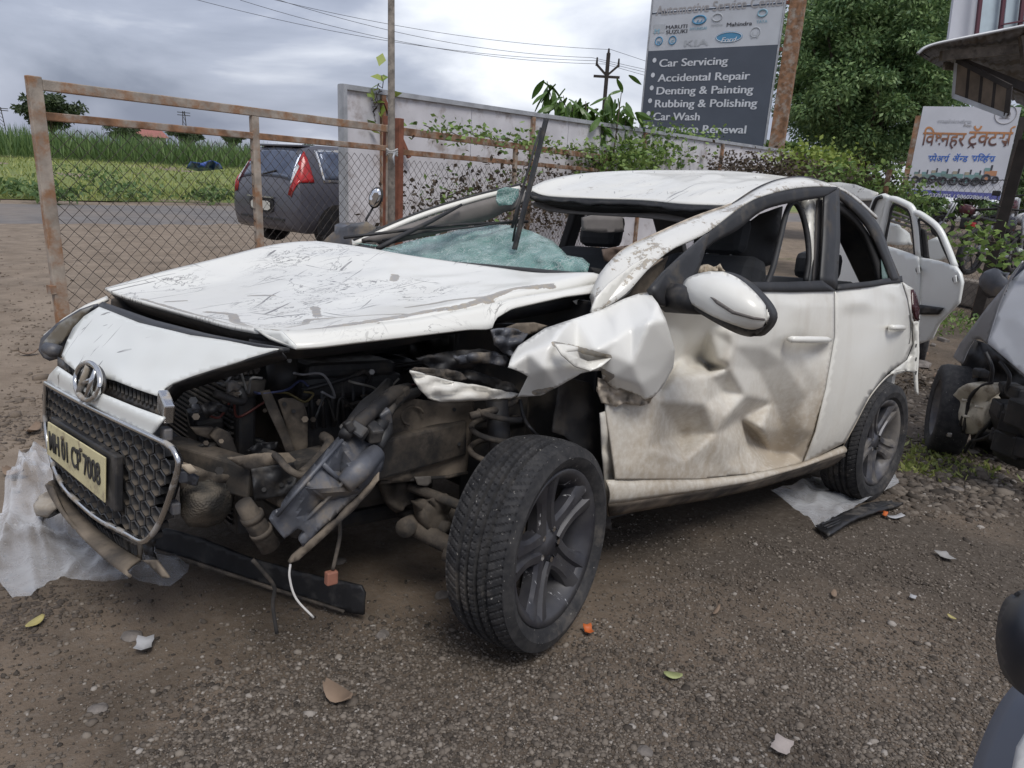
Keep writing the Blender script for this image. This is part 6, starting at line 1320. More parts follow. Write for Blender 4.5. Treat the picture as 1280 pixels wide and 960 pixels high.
panel('side_moulding', [(1148, 381), (1179, 385), (1173, 393), (1148, 393)], f2(-.09), M['black'], rd2, 4, .02)
def t2(name, pts, r, mt, dd=0.0, parent=C2, fl=1.0): return MB().tube([wd(a, b, D2(a) + dd) - O2 for a, b in smoothline(pts, 30)], r, 8, flat=fl).build(name, mt, parent, True)
t2('window_frame', [(1101, 303), (1106, 275), (1112, 252), (1117, 249), (1130, 254), (1140, 261), (1145, 280), (1149, 322)], .030, M['white2'], 0, wh2); t2('window_seal', [(1106, 303), (1111, 278), (1117, 256), (1130, 260), (1137, 266), (1141, 285), (1144, 318)], .014, M['rubber'], .0, wh2)
t2('window_frame', [(1150, 322), (1147, 285), (1144, 266), (1160, 274), (1174, 287), (1184, 308), (1194, 334)], .026, M['white2'], 0, rd2); t2('window_seal', [(1153, 320), (1150, 290), (1149, 274), (1160, 280), (1171, 291), (1180, 311), (1189, 330)], .012, M['rubber'], 0, rd2)
panel('door_pillar', [(1150, 285), (1157, 288), (1161, 324), (1152, 321)], f2(.02), M['interior'], C2, 4, .02)
panel('front_pillar', [(1086, 268), (1094, 246), (1104, 242), (1113, 246), (1104, 272), (1098, 300), (1080, 298)], f2(.05), M['white2'], C2, 4, .05); t2('pillar_seal', [(1088, 268), (1095, 250), (1102, 246)], .018, M['rubber'], .0)
panel('roof', [(1030, 229), (1050, 228), (1070, 231), (1098, 241), (1092, 250), (1076, 251), (1062, 243), (1045, 236)], lambda a, b, h: wd(a, b, D2(a) + .3 - (b - 228) * .004) - O2, M['white_roof'], C2, 4, .02)
panel('roof_lining', [(1060, 242), (1076, 251), (1092, 251), (1087, 265), (1070, 258)], f2(.25), M['trimgrey'], C2, 4, .02)
panel('far_door', [(1098, 290), (1108, 278), (1122, 281), (1136, 292), (1140, 306), (1120, 306), (1100, 304)], f2(1.1), M['white2'], C2, 4, .04, lambda a, b: .06 * math.sin(a * .2)); panel('far_door', [(1162, 300), (1172, 296), (1182, 306), (1188, 322), (1172, 326), (1160, 322)], f2(1.1), M['white2'], C2, 4, .04)
for k_ in range(3): t2('roof_bow', [(1104, 262 + 5 * k_), (1120, 266 + 6 * k_), (1140, 274 + 5 * k_)], .012, M['trimgrey'], .9)
small_wheel(C2, wd(1148, 424, D2(1150) + .25) - O2 + Vector((0, 0, .05)), .30, .19, 0.3)
# ---- silver car at the edge, its nose stripped
s0 = wd(1185, 566, 4.5); C3 = empty('silver_wreck', s0); tag(C3, 'grey silver wrecked car with stripped nose and exposed cream washer bottle', 'car'); O3 = Vector(s0)
D3 = lambda a, b: 4.35 - .55 * max(0, min(1.3, (a - 1192) / 88)) - .0 * b
f3 = lambda dd=0.0: (lambda a, b, h: wd(a, b, D3(a, b) + dd + h) - O3)
panel('front_wing', [(1192, 446), (1203, 455), (1211, 436), (1218, 424), (1226, 424), (1234, 429), (1249, 381), (1264, 345), (1279, 326), (1262, 352), (1236, 382), (1214, 411), (1200, 430)], f3(), M['silver'], C3, 4, .01, lambda a, b: -.05 * math.sin((b - 330) / 30))
bn = panel('bonnet', [(1234, 429), (1250, 442), (1280, 468), (1330, 500), (1330, 320), (1282, 330), (1264, 350), (1249, 383)], lambda a, b, h: wd(a, b, D3(a, b) + (442 - b) * .012 + h) - O3, M['silver'], C3, 8, .01)
panel('windscreen', [(1262, 352), (1281, 327), (1330, 270), (1330, 325), (1283, 334)], f3(1.1), M['glass'], C3, 8, .01)
mir = panel('side_mirror', [(1230, 347), (1234, 341), (1246, 339), (1257, 342), (1258, 352), (1254, 366), (1246, 368), (1236, 362), (1230, 355)], f3(.55), M['greyplastic'], C3, 3, .06, lambda a, b: -.05 * max(0, 1 - ((a - 1244) / 14) ** 2 - ((b - 353) / 14) ** 2)); panel('mirror_base', [(1230, 355), (1250, 358), (1252, 370), (1240, 372), (1231, 364)], f3(.62), M['black'], mir, 3, .05)
tw_ = wd(1187, 512, 4.55) - O3; ww = small_wheel(C3, tw_, .30, .20, heading * 0 + math.atan2(RT[1], RT[0]) + 1.15)
panel('wheel_arch', [(1203, 455), (1212, 436), (1220, 425), (1236, 432), (1280, 470), (1300, 500), (1300, 560), (1262, 570), (1232, 565), (1215, 555), (1215, 480)], f3(.35), M['bay'], C3, 7, .02, lambda a, b: .1 * noise.noise(Vector((a * .05, b * .05, 0))))
bt = panel('washer_bottle', [(1197, 489), (1206, 482), (1218, 478), (1235, 480), (1250, 479), (1257, 487), (1245, 493), (1240, 498), (1247, 505), (1240, 518), (1237, 530), (1224, 541), (1206, 536), (1200, 522), (1194, 522), (1196, 505)], f3(.06), M['cream'], C3, 3, .09, lambda a, b: -.02 * math.sin(b * .16) - .02)
for a, b in ((1210, 500), (1226, 508), (1212, 520)): MB().tube([wd(a - 7, b, D3(a, b) - .03) - O3, wd(a + 9, b + 3, D3(a, b) - .03) - O3], .009, 8).build('bottle_ridge', M['cream'], bt, True)
for pts in ([(1204, 540), (1208, 520), (1212, 498), (1225, 484), (1240, 478)], [(1190, 545), (1200, 530), (1204, 520)], [(1214, 560), (1222, 545), (1236, 530), (1246, 512)], [(1232, 440), (1240, 460), (1238, 480)], [(1250, 452), (1262, 470), (1258, 490), (1270, 500)], [(1206, 565), (1214, 552), (1230, 548), (1245, 540)]): MB().tube([wd(a, b, D3(a, b) - .03) - O3 for a, b in smoothline(pts, 18)], .011, 6).build('hose', M['bay'], C3, True)
for a, b, s in ((1262, 512, .16), (1280, 530, .2), (1258, 545, .14), (1275, 555, .22), (1300, 520, .25), (1236, 545, .1), (1262, 485, .1), (1278, 492, .12), (1296, 560, .2), (1226, 466, .08)): MB().box(wd(a, b, D3(a, b) + .05) - O3, (s, s * .8, s * .6), Matrix.Rotation(a, 3, 'Z')).build('engine_fitting', random.choice([M['bay'], M['black']]), C3, bevel=.012)
panel('bumper_beam', [(1240, 512), (1262, 505), (1285, 512), (1330, 520), (1330, 590), (1282, 585), (1262, 577), (1246, 566), (1250, 540)], f3(-.02), M['black'], C3, 7, .05, lambda a, b: .04 * noise.noise(Vector((a * .06, b * .06, 3))))
panel('bracket', [(1218, 462), (1230, 460), (1229, 470), (1217, 473)], f3(.1), M['dusty'], C3, 3, .02); MB().box(wd(1187, 543, 4.3) - O3, (.03, .03, .03)).build('bolt', M['chrome'], C3, bevel=.006)
# ---- two-wheelers
def motorbike(label, pos, yaw, tank, group='motorbikes beyond the wire fence'):
    r = empty('motorbike', pos, yaw); tag(r, label, 'motorbike', group)
    for x in (-.62, .62):
        w = empty('wheel', (x, 0, .31), 0, r); obj('tyre', *lathe([(.24, -.04), (.29, -.05), (.31, 0), (.29, .05), (.24, .04)], 40), M['tyre'], w); obj('rim', *lathe([(.235, -.03), (.22, 0), (.235, .03)], 40), M['alloy'], w)
        for k_ in range(6): MB().bar((0, 0, 0), (.22 * math.cos(k_ * 1.047), 0, .22 * math.sin(k_ * 1.047)), .02, .014).build('spoke', M['alloy'], w)
        obj('brake_disc', *lathe([(.05, .02), (.12, .02), (.12, .028), (.05, .028)], 24), M['steelgrey'], w)
        MB().tube([(x + .34 * math.cos(t), 0, .31 + .34 * math.sin(t)) for t in np.linspace(.5, 2.5, 12)], .05, 6).build('mudguard', M['bay'], r, True)
    for s in (-1, 1): MB().tube([(.62, .08 * s, .31), (.42, .08 * s, .92)], .022, 8).build('fork', M['steelgrey'], r, True); MB().tube([(-.62, .09 * s, .31), (-.2, .09 * s, .40)], .022, 8).build('swing_arm', M['bay'], r, True)
    MB().box((.0, 0, .42), (.36, .24, .30)).build('engine', M['bay'], r, bevel=.05); obj('tank', *[[(.36, 0, .86), (.28, .13, .84), (.1, .15, .82), (-.12, .09, .78), (-.12, -.09, .78), (.1, -.15, .82), (.28, -.13, .84), (.34, 0, .72), (.2, .14, .66), (-.12, .08, .66), (-.12, -.08, .66), (.2, -.14, .66), (.15, 0, .95), (-.05, 0, .88)], [(0, 1, 12), (1, 2, 12), (2, 3, 13, 12), (3, 4, 13), (4, 5, 12, 13), (5, 6, 12), (6, 0, 12), (0, 7, 8, 1), (1, 8, 2), (2, 8, 9, 3), (3, 9, 10, 4), (4, 10, 11, 5), (5, 11, 6), (6, 11, 7, 0)]], tank, r, True, sub=1)
    obj('seat', [(-.10, .11, .80), (-.10, -.11, .80), (-.72, .09, .88), (-.72, -.09, .88), (-.10, .10, .74), (-.10, -.10, .74), (-.74, .07, .82), (-.74, -.07, .82)], [(0, 2, 3, 1), (4, 5, 7, 6), (0, 4, 6, 2), (1, 3, 7, 5), (0, 1, 5, 4), (2, 6, 7, 3)], M['bay'], r, False, bevel=.03)
    MB().tube([(.30, -.36, 1.04), (.40, -.2, 1.0), (.42, 0, .98), (.40, .2, 1.0), (.30, .36, 1.04)], .016, 8).build('handlebar', M['bay'], r, True); MB().tube([(.46, 0, .86), (.56, 0, .86)], [.06, .09], 12).build('headlamp', M['clear'], r, True)
    for s in (-1, 1): MB().tube([(.34, .3 * s, 1.04), (.36, .34 * s, 1.18)], .008, 6).build('mirror_stalk', M['bay'], r); MB().box((.36, .36 * s, 1.22), (.03, .13, .08)).build('mirror', M['bay'], r, bevel=.02)
    MB().tube([(.1, -.14, .3), (-.3, -.16, .3), (-.75, -.18, .42)], [.03, .045, .05], 8).build('exhaust', M['steelgrey'], r, True); MB().box((-.8, 0, .74), (.1, .12, .08)).build('tail_lamp', M['red'], r, bevel=.02)
    return r
red_t, blk_t = pbr('dark_red_tank', (.06, .012, .015), .3), pbr('black_tank', (.02, .02, .024), .25)
ray_yaw = math.atan2(RT[1], RT[0])
for a, b, D, y, tk, lab in ((1236, 343, 11.2, .5, blk_t, 'black motorbike with bare front wheel behind the leaning fence post'), (1290, 345, 11.8, .35, blk_t, 'black motorbike parked tight beside the leaning fence post'), (1252, 300, 16.5, .8, red_t, 'dark red motorbike parked under the tractor signboard'), (1206, 300, 19, 2.2, red_t, 'red motorbike standing at the foot of the tractor signboard')):
    p = wd(a, b, D); motorbike(lab, p, ray_yaw + y, tk)
# scooter behind the bonnet: mirror and cowl show
sm = wd(470, 247, 6.1); sco = empty('scooter', (sm.x, sm.y, .1), heading + .9); tag(sco, 'dark scooter behind the bonnet showing its round mirror and cowl', 'scooter'); SI = (Matrix.Translation(sco.location) @ Matrix.Rotation(sco.rotation_euler.z, 4, 'Z')).inverted()
S_ = lambda a, b, D=6.1: SI @ wd(a, b, D)
panel('mirror', [(470 + 8.5 * math.cos(t) + 2.2 * math.sin(t), 247 - 13.5 * math.sin(t)) for t in np.linspace(0, 6.28, 22)[:-1]], lambda a, b, h: S_(a, b), M['black'], sco, 4, .03); panel('mirror_glass', [(469 + 7 * math.cos(t) + 2 * math.sin(t), 247 - 11.5 * math.sin(t)) for t in np.linspace(0, 6.28, 22)[:-1]], lambda a, b, h: S_(a, b, 6.06), pbr('mirror_glass', (.75, .76, .78), .04, 1.0, var=.02), sco, 4, .006)
MB().tube([S_(466, 260), S_(458, 274), S_(455, 288)], .009, 8).build('mirror_stalk', M['black'], sco, True)
panel('cowl', [(408, 302), (420, 290), (440, 280), (458, 277), (468, 283), (470, 300), (460, 330), (420, 330)], lambda a, b, h: S_(a, b, 6.1 + h), M['greyplastic'], sco, 5, .12, lambda a, b: -.08 * max(0, 1 - ((a - 440) / 40) ** 2)); MB().tube([S_(425, 290), S_(455, 284), S_(480, 286)], .016, 8).build('handlebar', M['black'], sco, True)
cz = S_(440, 310); MB().tube([(cz.x, cz.y, .95), (cz.x + .05, cz.y, .6), (cz.x + .18, cz.y, .22)], [.14, .16, .1], 12).build('front_apron', M['greyplastic'], sco, True); small_wheel(sco, (cz.x + .22, cz.y, .2), .21, .09); small_wheel(sco, (cz.x - 1.02, cz.y, .2), .21, .09); MB().box((cz.x - .65, cz.y, .66), (.75, .26, .16)).build('seat', M['black'], sco, bevel=.06); MB().box((cz.x - .7, cz.y, .42), (.7, .3, .36)).build('rear_body', M['greyplastic'], sco, bevel=.1); MB().box((cz.x - .2, cz.y, .26), (.5, .3, .06)).build('foot_board', M['black'], sco, bevel=.02)
# vehicle corner close by on the right
vD = 1.0
v0 = gp(1330, 990); vc = empty('parked_vehicle', v0); tag(vc, 'blue grey vehicle wing with black rounded lamp housing beside the gravel', 'vehicle'); OV = Vector(v0)
VB = lambda a, b, D: wd(a, b, D) - OV
pr = [(1212, 985), (1222, 950), (1240, 905), (1262, 868), (1290, 845), (1340, 830)]
vg = []
for a, b in smoothline(pr, 24):
    for t in np.linspace(0, 1, 10): vg.append(VB(a + 150 * t, b + 40 * t, 1.06 - .22 * math.sin(t * 1.5) + .0 * a))
obj('wing', vg, gridfaces(24, 10), paint('blue_grey_wing', (.20, .23, .29), .1, -1, rough=.45), vc, thick=.01); panel('white_stripe', [(1262, 985), (1272, 935), (1290, 905), (1330, 905), (1330, 985)], lambda a, b, h: VB(a, b, .86), M['farwhite'], vc, 12, .006)
lo = smoothline([(1249, 800), (1253, 770), (1262, 750), (1280, 741), (1310, 738), (1345, 760), (1350, 830), (1330, 868), (1295, 872), (1270, 856), (1254, 832), (1249, 800)], 40)
panel('lamp_housing', [tuple(q) for q in lo[:-1]], lambda a, b, h: VB(a, b, .93 - .10 * math.sqrt(max(0, 1 - min(1, ((a - 1300) / 52) ** 2 + ((b - 806) / 68) ** 2)))), pbr('dark_housing', (.028, .032, .042), .45, var=.15), vc, 7, .01)
# ---- right-hand wire fence with leaning post
R1, R2 = wd(1105, 232, 11.6), wd(1330, 225, 8.6); RV = R2 - R1; RL = math.hypot(RV.x, RV.y); rfz = .1; rf_ = empty('wire_fence', (R1.x, R1.y, rfz), math.atan2(RV.y, RV.x)); tag(rf_, 'sagging chain link fence in front of the tractor signboard', 'fence')
chain(rf_, RL, 0, 1.75, .105, .0022)
for q in (.02, .98): rect(MB(), RL * q - .03, RL * q + .03, 0, 1.85).build('post', M['rust'], rf_)
MB().tube([(0, 0, 1.75), (RL * .5, 0, 1.70), (RL, 0, 1.75)], .006, 6).build('strand', M['wire'], rf_)
lb, lt = wd(1218, 396, 9.0), wd(1279, 175, 8.8); lpst = empty('leaning_post', lb); tag(lpst, 'rusty brown steel post leaning beside the motorbikes', 'post'); MB().bar((0, 0, -.05), tuple(lt - lb), .10, .07).build('angle_iron', M['rust'], lpst); MB().bar((.05, .03, -.05), tuple(lt - lb + Vector((.05, .03, 0))), .02, .12).build('flange', M['wire'], lpst)
bb = wd(1222, 388, 8.6); MB_ = MB().box((0, 0, .1), (1.9, .25, .36)); blk = MB_.build('kerb_block', pbr('concrete', (.22, .19, .16), .9, var=.3, bump=.5), None, bevel=.03); blk.location = wd(1245, 382, 9.6); blk.rotation_euler = (0, 0, rf_.rotation_euler.z); tag(blk, 'low concrete kerb under the sagging wire fence', 'kerb')
# ================================================================== litter, plastic, stones
kp = NT('clear_polythene'); kp.col((.80, .82, .86)); kp.set(Roughness=.13); kp.b.inputs['Specular IOR Level'].default_value = .7
tb_ = kp.n('ShaderNodeBsdfTransparent'); ms = kp.n('ShaderNodeMixShader'); lw = kp.n('ShaderNodeLayerWeight'); lw.inputs['Blend'].default_value = .45
fr_ = kp.math('ADD', kp.ramp(lw.outputs['Facing'], .2, .95, .08, .62), kp.ramp(kp.noise(5, 6), .48, .72, 0, .16)); kp.l(fr_, ms.inputs[0]); kp.l(tb_.outputs[0], ms.inputs[1]); kp.l(kp.b.outputs[0], ms.inputs[2]); kp.l(ms.outputs[0], kp.t.nodes['Material Output'].inputs['Surface']); kp.bump(kp.noise(28, 4), .5, .01)
def gput(a, b, h): p = gp(a, b); p.z = gz(p.x, p.y) + .012 + h; return p
def ridged(a, b, f, s): return 1 - abs(noise.noise(Vector((a * f, b * f * 1.6, s)))) * 2
crl = [(random.uniform(-20, 220), random.uniform(580, 740), random.uniform(0, 3.14), random.uniform(4, 11), random.uniform(.02, .065)) for _ in range(44)]
def folds(a, b):
    h = 0.0
    for x, y, t, w, amp in crl:
        d = abs((a - x) * math.sin(t) - (b - y) * math.cos(t)); l = abs((a - x) * math.cos(t) + (b - y) * math.sin(t)); h += amp * math.exp(-d / w) * max(0, 1 - l / 75)
    return h * (.35 + .65 * sstep(745, 640, b)) + .004
sh = panel('polythene_sheet', [(12, 612), (30, 582), (52, 571), (70, 572), (84, 600), (84, 640), (112, 684), (160, 706), (200, 690), (240, 704), (236, 728), (214, 742), (170, 737), (120, 742), (78, 734), (40, 752), (16, 752), (4, 738), (-20, 700), (-20, 660), (4, 650)], gput, kp.m, None, 4.5, 0, folds)
tag(sh, 'crumpled clear polythene sheet on the dirt below the number plate', 'plastic sheet')
sh2 = panel('polythene_sheet', [(962, 624), (985, 612), (1010, 606), (1060, 600), (1100, 596), (1118, 598), (1122, 612), (1104, 622), (1082, 634), (1050, 652), (1022, 667), (1000, 652)], gput, kp.m, None, 4, 0, lambda a, b: max(0, .025 * ridged(a, b, .04, 2) + .008)); tag(sh2, 'flat muddy polythene sheet under the rear wheel', 'plastic sheet')
ts_ = panel('trim_strip', [(1018, 664), (1040, 655), (1062, 648), (1090, 639), (1112, 635), (1128, 634), (1120, 640), (1100, 648), (1075, 658), (1034, 676)], lambda a, b, h: gput(a, b, .02 + .012 * math.sin(a * .06)), M['black'], None, 4, .012); tag(ts_, 'black ribbed plastic trim strip lying beside the rear wheel', 'trim strip')
for k_ in range(3): MB().tube([gput(a, b, .03) for a, b in [(1024 + 3.5 * k_, 667 + 2.5 * k_ * .8), (1060 + 3 * k_, 652 + 2.4 * k_), (1112, 637.5 + 1.4 * k_)]], .004, 5).build('rib', M['rubber'], ts_)
ut = panel('undertray', [(188, 664), (206, 660), (250, 672), (310, 696), (380, 716), (452, 732), (457, 742), (455, 768), (430, 764), (360, 742), (300, 722), (240, 702), (196, 688)], lambda a, b, h: (lambda p: Vector((p.x, p.y, p.z)))(wd(a, b, (gp(a, 700 + (a - 188) * .30) - Vector(CAM)).dot(Vector(FWH)))), M['rubber'], None, 6, .008); tag(ut, 'torn black rubber undertray fallen to the ground beneath the engine', 'undertray')
panel('undertray_edge', [(194, 686), (240, 700), (300, 720), (360, 740), (430, 763), (430, 766), (360, 744), (300, 724), (240, 705), (194, 690)], lambda a, b, h: wd(a, b, (gp(a, 700 + (a - 188) * .30) - Vector(CAM)).dot(Vector(FWH)) - .012), M['tan'], ut, 6, .006)
# pebbles: many, joined
ico = bmesh.new(); bmesh.ops.create_icosphere(ico, subdivisions=1, radius=1); IV = np.array([v.co[:] for v in ico.verts]); IF = np.array([[v.index for v in f.verts] for f in ico.faces]); ico.free()
def pebbles(name, pos, size, mt, sq=.55):
    n = len(pos); k_ = len(IV); sc_ = size[:, None] * np.stack([rng.uniform(.7, 1.3, n), rng.uniform(.6, 1.1, n), rng.uniform(.35, .75, n) * sq / .55], 1); jit = rng.uniform(.75, 1.2, (n, k_, 1)); ang = rng.uniform(0, 6.28, n); ca, sa = np.cos(ang), np.sin(ang)
    P = IV[None] * jit * sc_[:, None]; X = P[..., 0] * ca[:, None] - P[..., 1] * sa[:, None]; Y = P[..., 0] * sa[:, None] + P[..., 1] * ca[:, None]; P = np.stack([X, Y, P[..., 2]], -1) + np.array(pos)[:, None]
    F = (IF[None] + (np.arange(n) * k_)[:, None, None]).reshape(-1); nf = n * len(IF); me = bpy.data.meshes.new(name); me.vertices.add(n * k_); me.vertices.foreach_set('co', P.reshape(-1)); me.loops.add(nf * 3); me.loops.foreach_set('vertex_index', F); me.polygons.add(nf); me.polygons.foreach_set('loop_start', np.arange(nf) * 3); me.polygons.foreach_set('loop_total', np.full(nf, 3)); me.update()
    at = me.attributes.new('tone', 'FLOAT', 'POINT'); at.data.foreach_set('value', np.repeat(rng.random(n), k_)); return link(name, me, mt)
kb = NT('gravel_stone'); t = kb.n('ShaderNodeAttribute'); t.attribute_name = 'tone'; r_ = kb.n('ShaderNodeValToRGB'); kb.l(t.outputs['Fac'], r_.inputs['Fac']); e = r_.color_ramp.elements; e[0].color = (.048, .040, .033, 1); e[1].color = (.34, .31, .28, 1); e[1].position = 1.0
for q, c in ((.35, (.112, .093, .076, 1)), (.75, (.162, .136, .112, 1)), (.95, (.22, .188, .156, 1))): el_ = r_.color_ramp.elements.new(q); el_.color = c
kb.col(r_.outputs['Color']); kb.set(Roughness=.9); kb.b.inputs['Specular IOR Level'].default_value = .25
def gsample(n, poly, dens=None):
    out = []; xs = [p[0] for p in poly]; ys = [p[1] for p in poly]
    while len(out) < n:
        a, b = random.uniform(min(xs), max(xs)), min(ys) + (max(ys) - min(ys)) * random.random() ** .75
        if not inpoly(a, b, poly): continue
        w = noise.noise(Vector((a * .012, b * .02, 3))) * .5 + .5
        if random.random() > min(1, .12 + 1.7 * max(0, w - .28)): continue
        a += random.gauss(0, 38); b = max(min(ys) - 4, b + random.gauss(0, 14)); d = wray(a, b)
        p = CAM + d * ((ground_z(CAM[0] + d[0] * 2, CAM[1] + d[1] * 2) - CAM[2]) / d[2])
        for _ in range(3): p = CAM + d * ((ground_z(p[0], p[1]) - CAM[2]) / d[2])
        out.append((p[0], p[1], gz(p[0], p[1]) + .001))
    return out
GR = [(780, 640), (1000, 660), (1110, 560), (1180, 590), (1300, 620), (1300, 990), (180, 990), (300, 800), (420, 770), (560, 780), (640, 830), (760, 780)]
P_ = gsample(46000, GR); tag(pebbles('gravel', P_, rng.gamma(1.6, .0014, len(P_)) + .0017, kb.m), 'loose grey gravel strewn over the yard around the wreck', 'gravel', kind='stuff')
P_ = gsample(2600, [(1090, 430), (1290, 560), (1290, 640), (1100, 620), (1130, 560)]); tag(pebbles('gravel', P_, rng.gamma(2., .006, len(P_)) + .004, kb.m), 'coarse gravel between the two wrecks by the silver car', 'gravel', kind='stuff')
P_ = gsample(3500, [(-20, 560), (120, 700), (300, 760), (560, 700), (700, 830), (200, 990), (-20, 990)]); tag(pebbles('gravel', P_, rng.gamma(1.6, .0016, len(P_)) + .0012, kb.m), 'scattered small stones on the bare dirt in front of the wreck', 'gravel', kind='stuff')
P_ = gsample(1000, [(-20, 300), (110, 300), (60, 440), (60, 560), (-20, 560)]); tag(pebbles('gravel', P_, rng.gamma(1.6, .005, len(P_)) + .003, pbr('dirt_clod', (.17, .135, .105), .95, var=.3)), 'clods and grit on the pale dirt behind the gate', 'gravel', kind='stuff')
# single stones, leaves and scraps
def stone(a, b, s, lab, mt, sq=.5):
    p = gp(a, b); bm = bmesh.new(); bmesh.ops.create_icosphere(bm, subdivisions=2, radius=s)
    for v in bm.verts: v.co *= 1 + .35 * noise.noise(v.co * (1.6 / s) + Vector((a, b, 0))); v.co.z *= sq; v.co.x *= 1.25
    me = bpy.data.meshes.new('stone'); bm.to_mesh(me); bm.free(); o = link('stone', me, mt); o.location = (p.x, p.y, gz(p.x, p.y) + s * .15); o.rotation_euler.z = a; return tag(o, lab, 'stone', 'larger stones on the ground')
sm_ = pbr('yard_stone', (.17, .15, .135), .9, var=.35, scale=20, bump=.5, bscale=60)
for a, b, s, lab in ((478, 798, .018, 'squat brown stone on the dirt in front of the front tyre'), (424, 706, .02, 'pale stone lying in the shade behind the undertray'), (166, 797, .024, 'flat pale stone beside the crumpled polythene sheet'), (553, 745, .022, 'rounded stone beside the tread of the front tyre'), (122, 887, .018, 'small dark stone on bare dirt far from the car'), (1150, 458, .09, 'brown brick sized stone beside the stripped car'), (1143, 440, .06, 'grey stone leaning on rubble behind the rear bumper'), (806, 944, .016, 'small dark stone on gravel before the rear wheel'), (1196, 612, .03, 'flat stone between silver wreck and rear wheel')):
    stone(a, b, s, lab, sm_)
def scrap(name, a, b, L, W_, yaw, lab, cat, mt, curl=.3, group=None):
    p = gp(a, b); vs, fs = [], []
    for i in range(7):
        t = i / 6; w = W_ * (math.sin(math.pi * (.05 + .9 * t)) ** .7 if cat == 'leaf' else 1 + .1 * math.sin(i * 2))
        for j in range(3): vs.append(((t - .5) * L, (j - 1) * w / 2, curl * L * (2 * (t - .5)) ** 2 * .35 + abs(j - 1) * curl * W_ * .25))
    o = obj(name, vs, gridfaces(7, 3), mt, None, thick=.0015); o.location = (p.x, p.y, gz(p.x, p.y) + .012); o.rotation_euler = (random.uniform(-.1, .1), random.uniform(-.1, .1), yaw); return tag(o, lab, cat, group)
yl, br, wp_, og = pbr('yellow_leaf', (.42, .36, .14), .6, var=.2), pbr('dry_leaf', (.24, .17, .12), .8, var=.3), pbr('white_scrap', (.40, .40, .41), .6), pbr('orange_scrap', (.55, .13, .03), .5)
scrap('fallen_leaf', 45, 783, .055, .03, .6, 'yellow leaf on the dirt below the polythene sheet', 'leaf', yl); scrap('fallen_leaf', 840, 854, .05, .032, 2.2, 'pale green leaf on dark gravel right of the front tyre', 'leaf', pbr('green_leaf', (.33, .36, .16), .6)); scrap('fallen_leaf', 422, 881, .085, .05, 1.9, 'curled brown leaf standing out on the dirt before the tyre', 'leaf', br, .8)
scrap('fallen_leaf', 1042, 745, .05, .02, .4, 'tan leaf on gravel in front of the trim strip', 'leaf', br); scrap('fallen_leaf', 895, 767, .08, .012, .3, 'dry brown stalk on gravel beyond the front wheel', 'leaf', br); scrap('paper_scrap', 180, 815, .055, .04, 1.1, 'crumpled grey white scrap beside the flat pale stone', 'scrap', wp_, .7); scrap('paper_scrap', 975, 943, .05, .04, .2, 'pale card scrap on gravel far in front of the doors', 'scrap', pbr('card', (.45, .39, .36), .8), .4)
scrap('paper_scrap', 1140, 750, .03, .02, .2, 'tiny white scrap on open gravel before the trim strip', 'scrap', wp_); scrap('paper_scrap', 735, 795, .04, .025, 1.0, 'bright orange plastic scrap beside the front tyre', 'scrap', og, .8); scrap('paper_scrap', 1105, 649, .06, .02, .3, 'small orange and white wrapper beside the trim strip', 'scrap', og, .3); scrap('paper_scrap', 1118, 652, .09, .025, -.4, 'pink white wrapper end next to the orange wrapper', 'scrap', wp_, .3); scrap('paper_scrap', 1180, 700, .08, .05, .8, 'dusty white crumb patch on gravel left of the silver wreck', 'scrap', pbr('dusty_white', (.33, .32, .31), .9), .2)
scrap('fallen_leaf', 1188, 776, .03, .018, 1.3, 'small ochre leaf on gravel near the black lamp housing', 'leaf', yl)
for i_, (a, b) in enumerate(((37, 445), (42, 540), (18, 600))): scrap('fallen_leaf', a, b, .12, .06, i_, ('dry leaf on the dirt behind the headlamp', 'dry leaf on the dirt left of the grille', 'dry leaf on the dirt beside the polythene')[i_], 'leaf', br, .6)
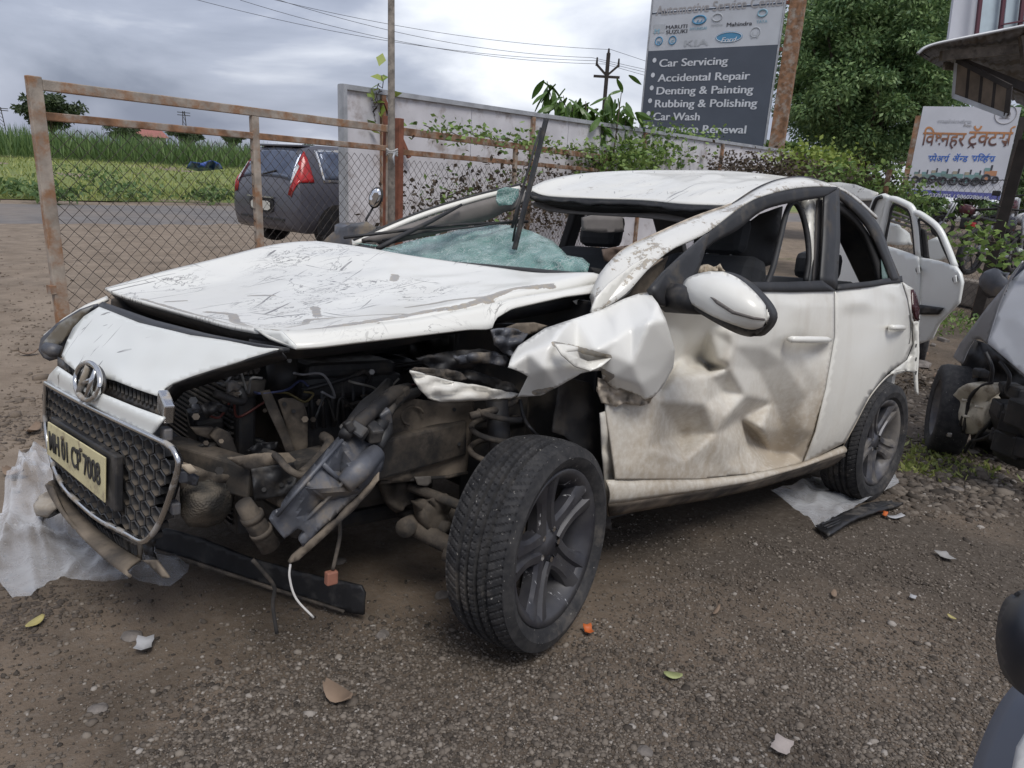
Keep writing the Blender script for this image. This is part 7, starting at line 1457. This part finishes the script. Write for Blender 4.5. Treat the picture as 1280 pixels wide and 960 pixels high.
# rut line in the dirt: a shallow ridge of clods
rut = gsample(500, [(-10, 770), (60, 750), (110, 738), (118, 748), (70, 762), (-10, 790)]); tag(pebbles('clods', rut, rng.gamma(2, .0018, len(rut)) + .0015, pbr('dark_clod', (.085, .068, .055), .95, var=.3)), 'line of dark earth clods along a rut in the dirt', 'soil', kind='stuff')
rut = gsample(260, [(-10, 535), (58, 524), (58, 532), (-10, 545)]); tag(pebbles('clods', rut, rng.gamma(2, .003, len(rut)) + .002, pbr('dark_clod', (.085, .068, .055), .95, var=.3)), 'line of dark earth clods beside the grille', 'soil', kind='stuff')
# rubble and weeds between the wrecks
def weeds(a, b, n, spread, h, mt, lab):
    p = gp(a, b); C = np.array((p.x, p.y, 0)) + np.stack([rng.normal(size=n) * spread, rng.normal(size=n) * spread, np.zeros(n)], 1); C[:, 2] = [gz(x, y) + random.random() * h for x, y, _ in C]; u_ = randu(n); u_[:, 2] = abs(u_[:, 2]) + .2; l_ = rng.uniform(.4, 1.2, n)[:, None] * .03
    tag(quads('weed_patch', C, u_ * l_, randu(n) * l_ * .45, mt), lab, 'weeds', kind='stuff')
weeds(1165, 572, 260, .16, .03, M['grassleaf'], 'low weeds on gravel between rear wheel and silver wreck'); weeds(1205, 588, 160, .10, .02, M['grassleaf'], 'small weeds under the nose of the silver wreck'); weeds(1185, 410, 700, .35, .16, M['creeper'], 'green weeds at the foot of the wire fence behind the stripped car'); weeds(1150, 480, 260, .22, .03, M['dry'], 'dry litter and weeds beside the stripped car'); weeds(1150, 585, 140, .10, .02, M['grassleaf'], 'sparse weeds behind the rear tyre'); 
for i_ in range(9):
    a, b = random.uniform(1145, 1195), random.uniform(425, 520); p = gp(a, b); s = random.uniform(.03, .07); o = MB().box((0, 0, 0), (s * 1.6, s, s * .6)).build('rubble_piece', random.choice([sm_, pbr('pale_rubble', (.34, .32, .30), .9), br]), None, bevel=.006); o.location = (p.x, p.y, gz(p.x, p.y) + s * .2); o.rotation_euler = (random.uniform(-.4, .4), random.uniform(-.4, .4), random.uniform(0, 6)); tag(o, 'broken rubble piece on the ground between the two wrecks', 'rubble', 'rubble between the wrecks')
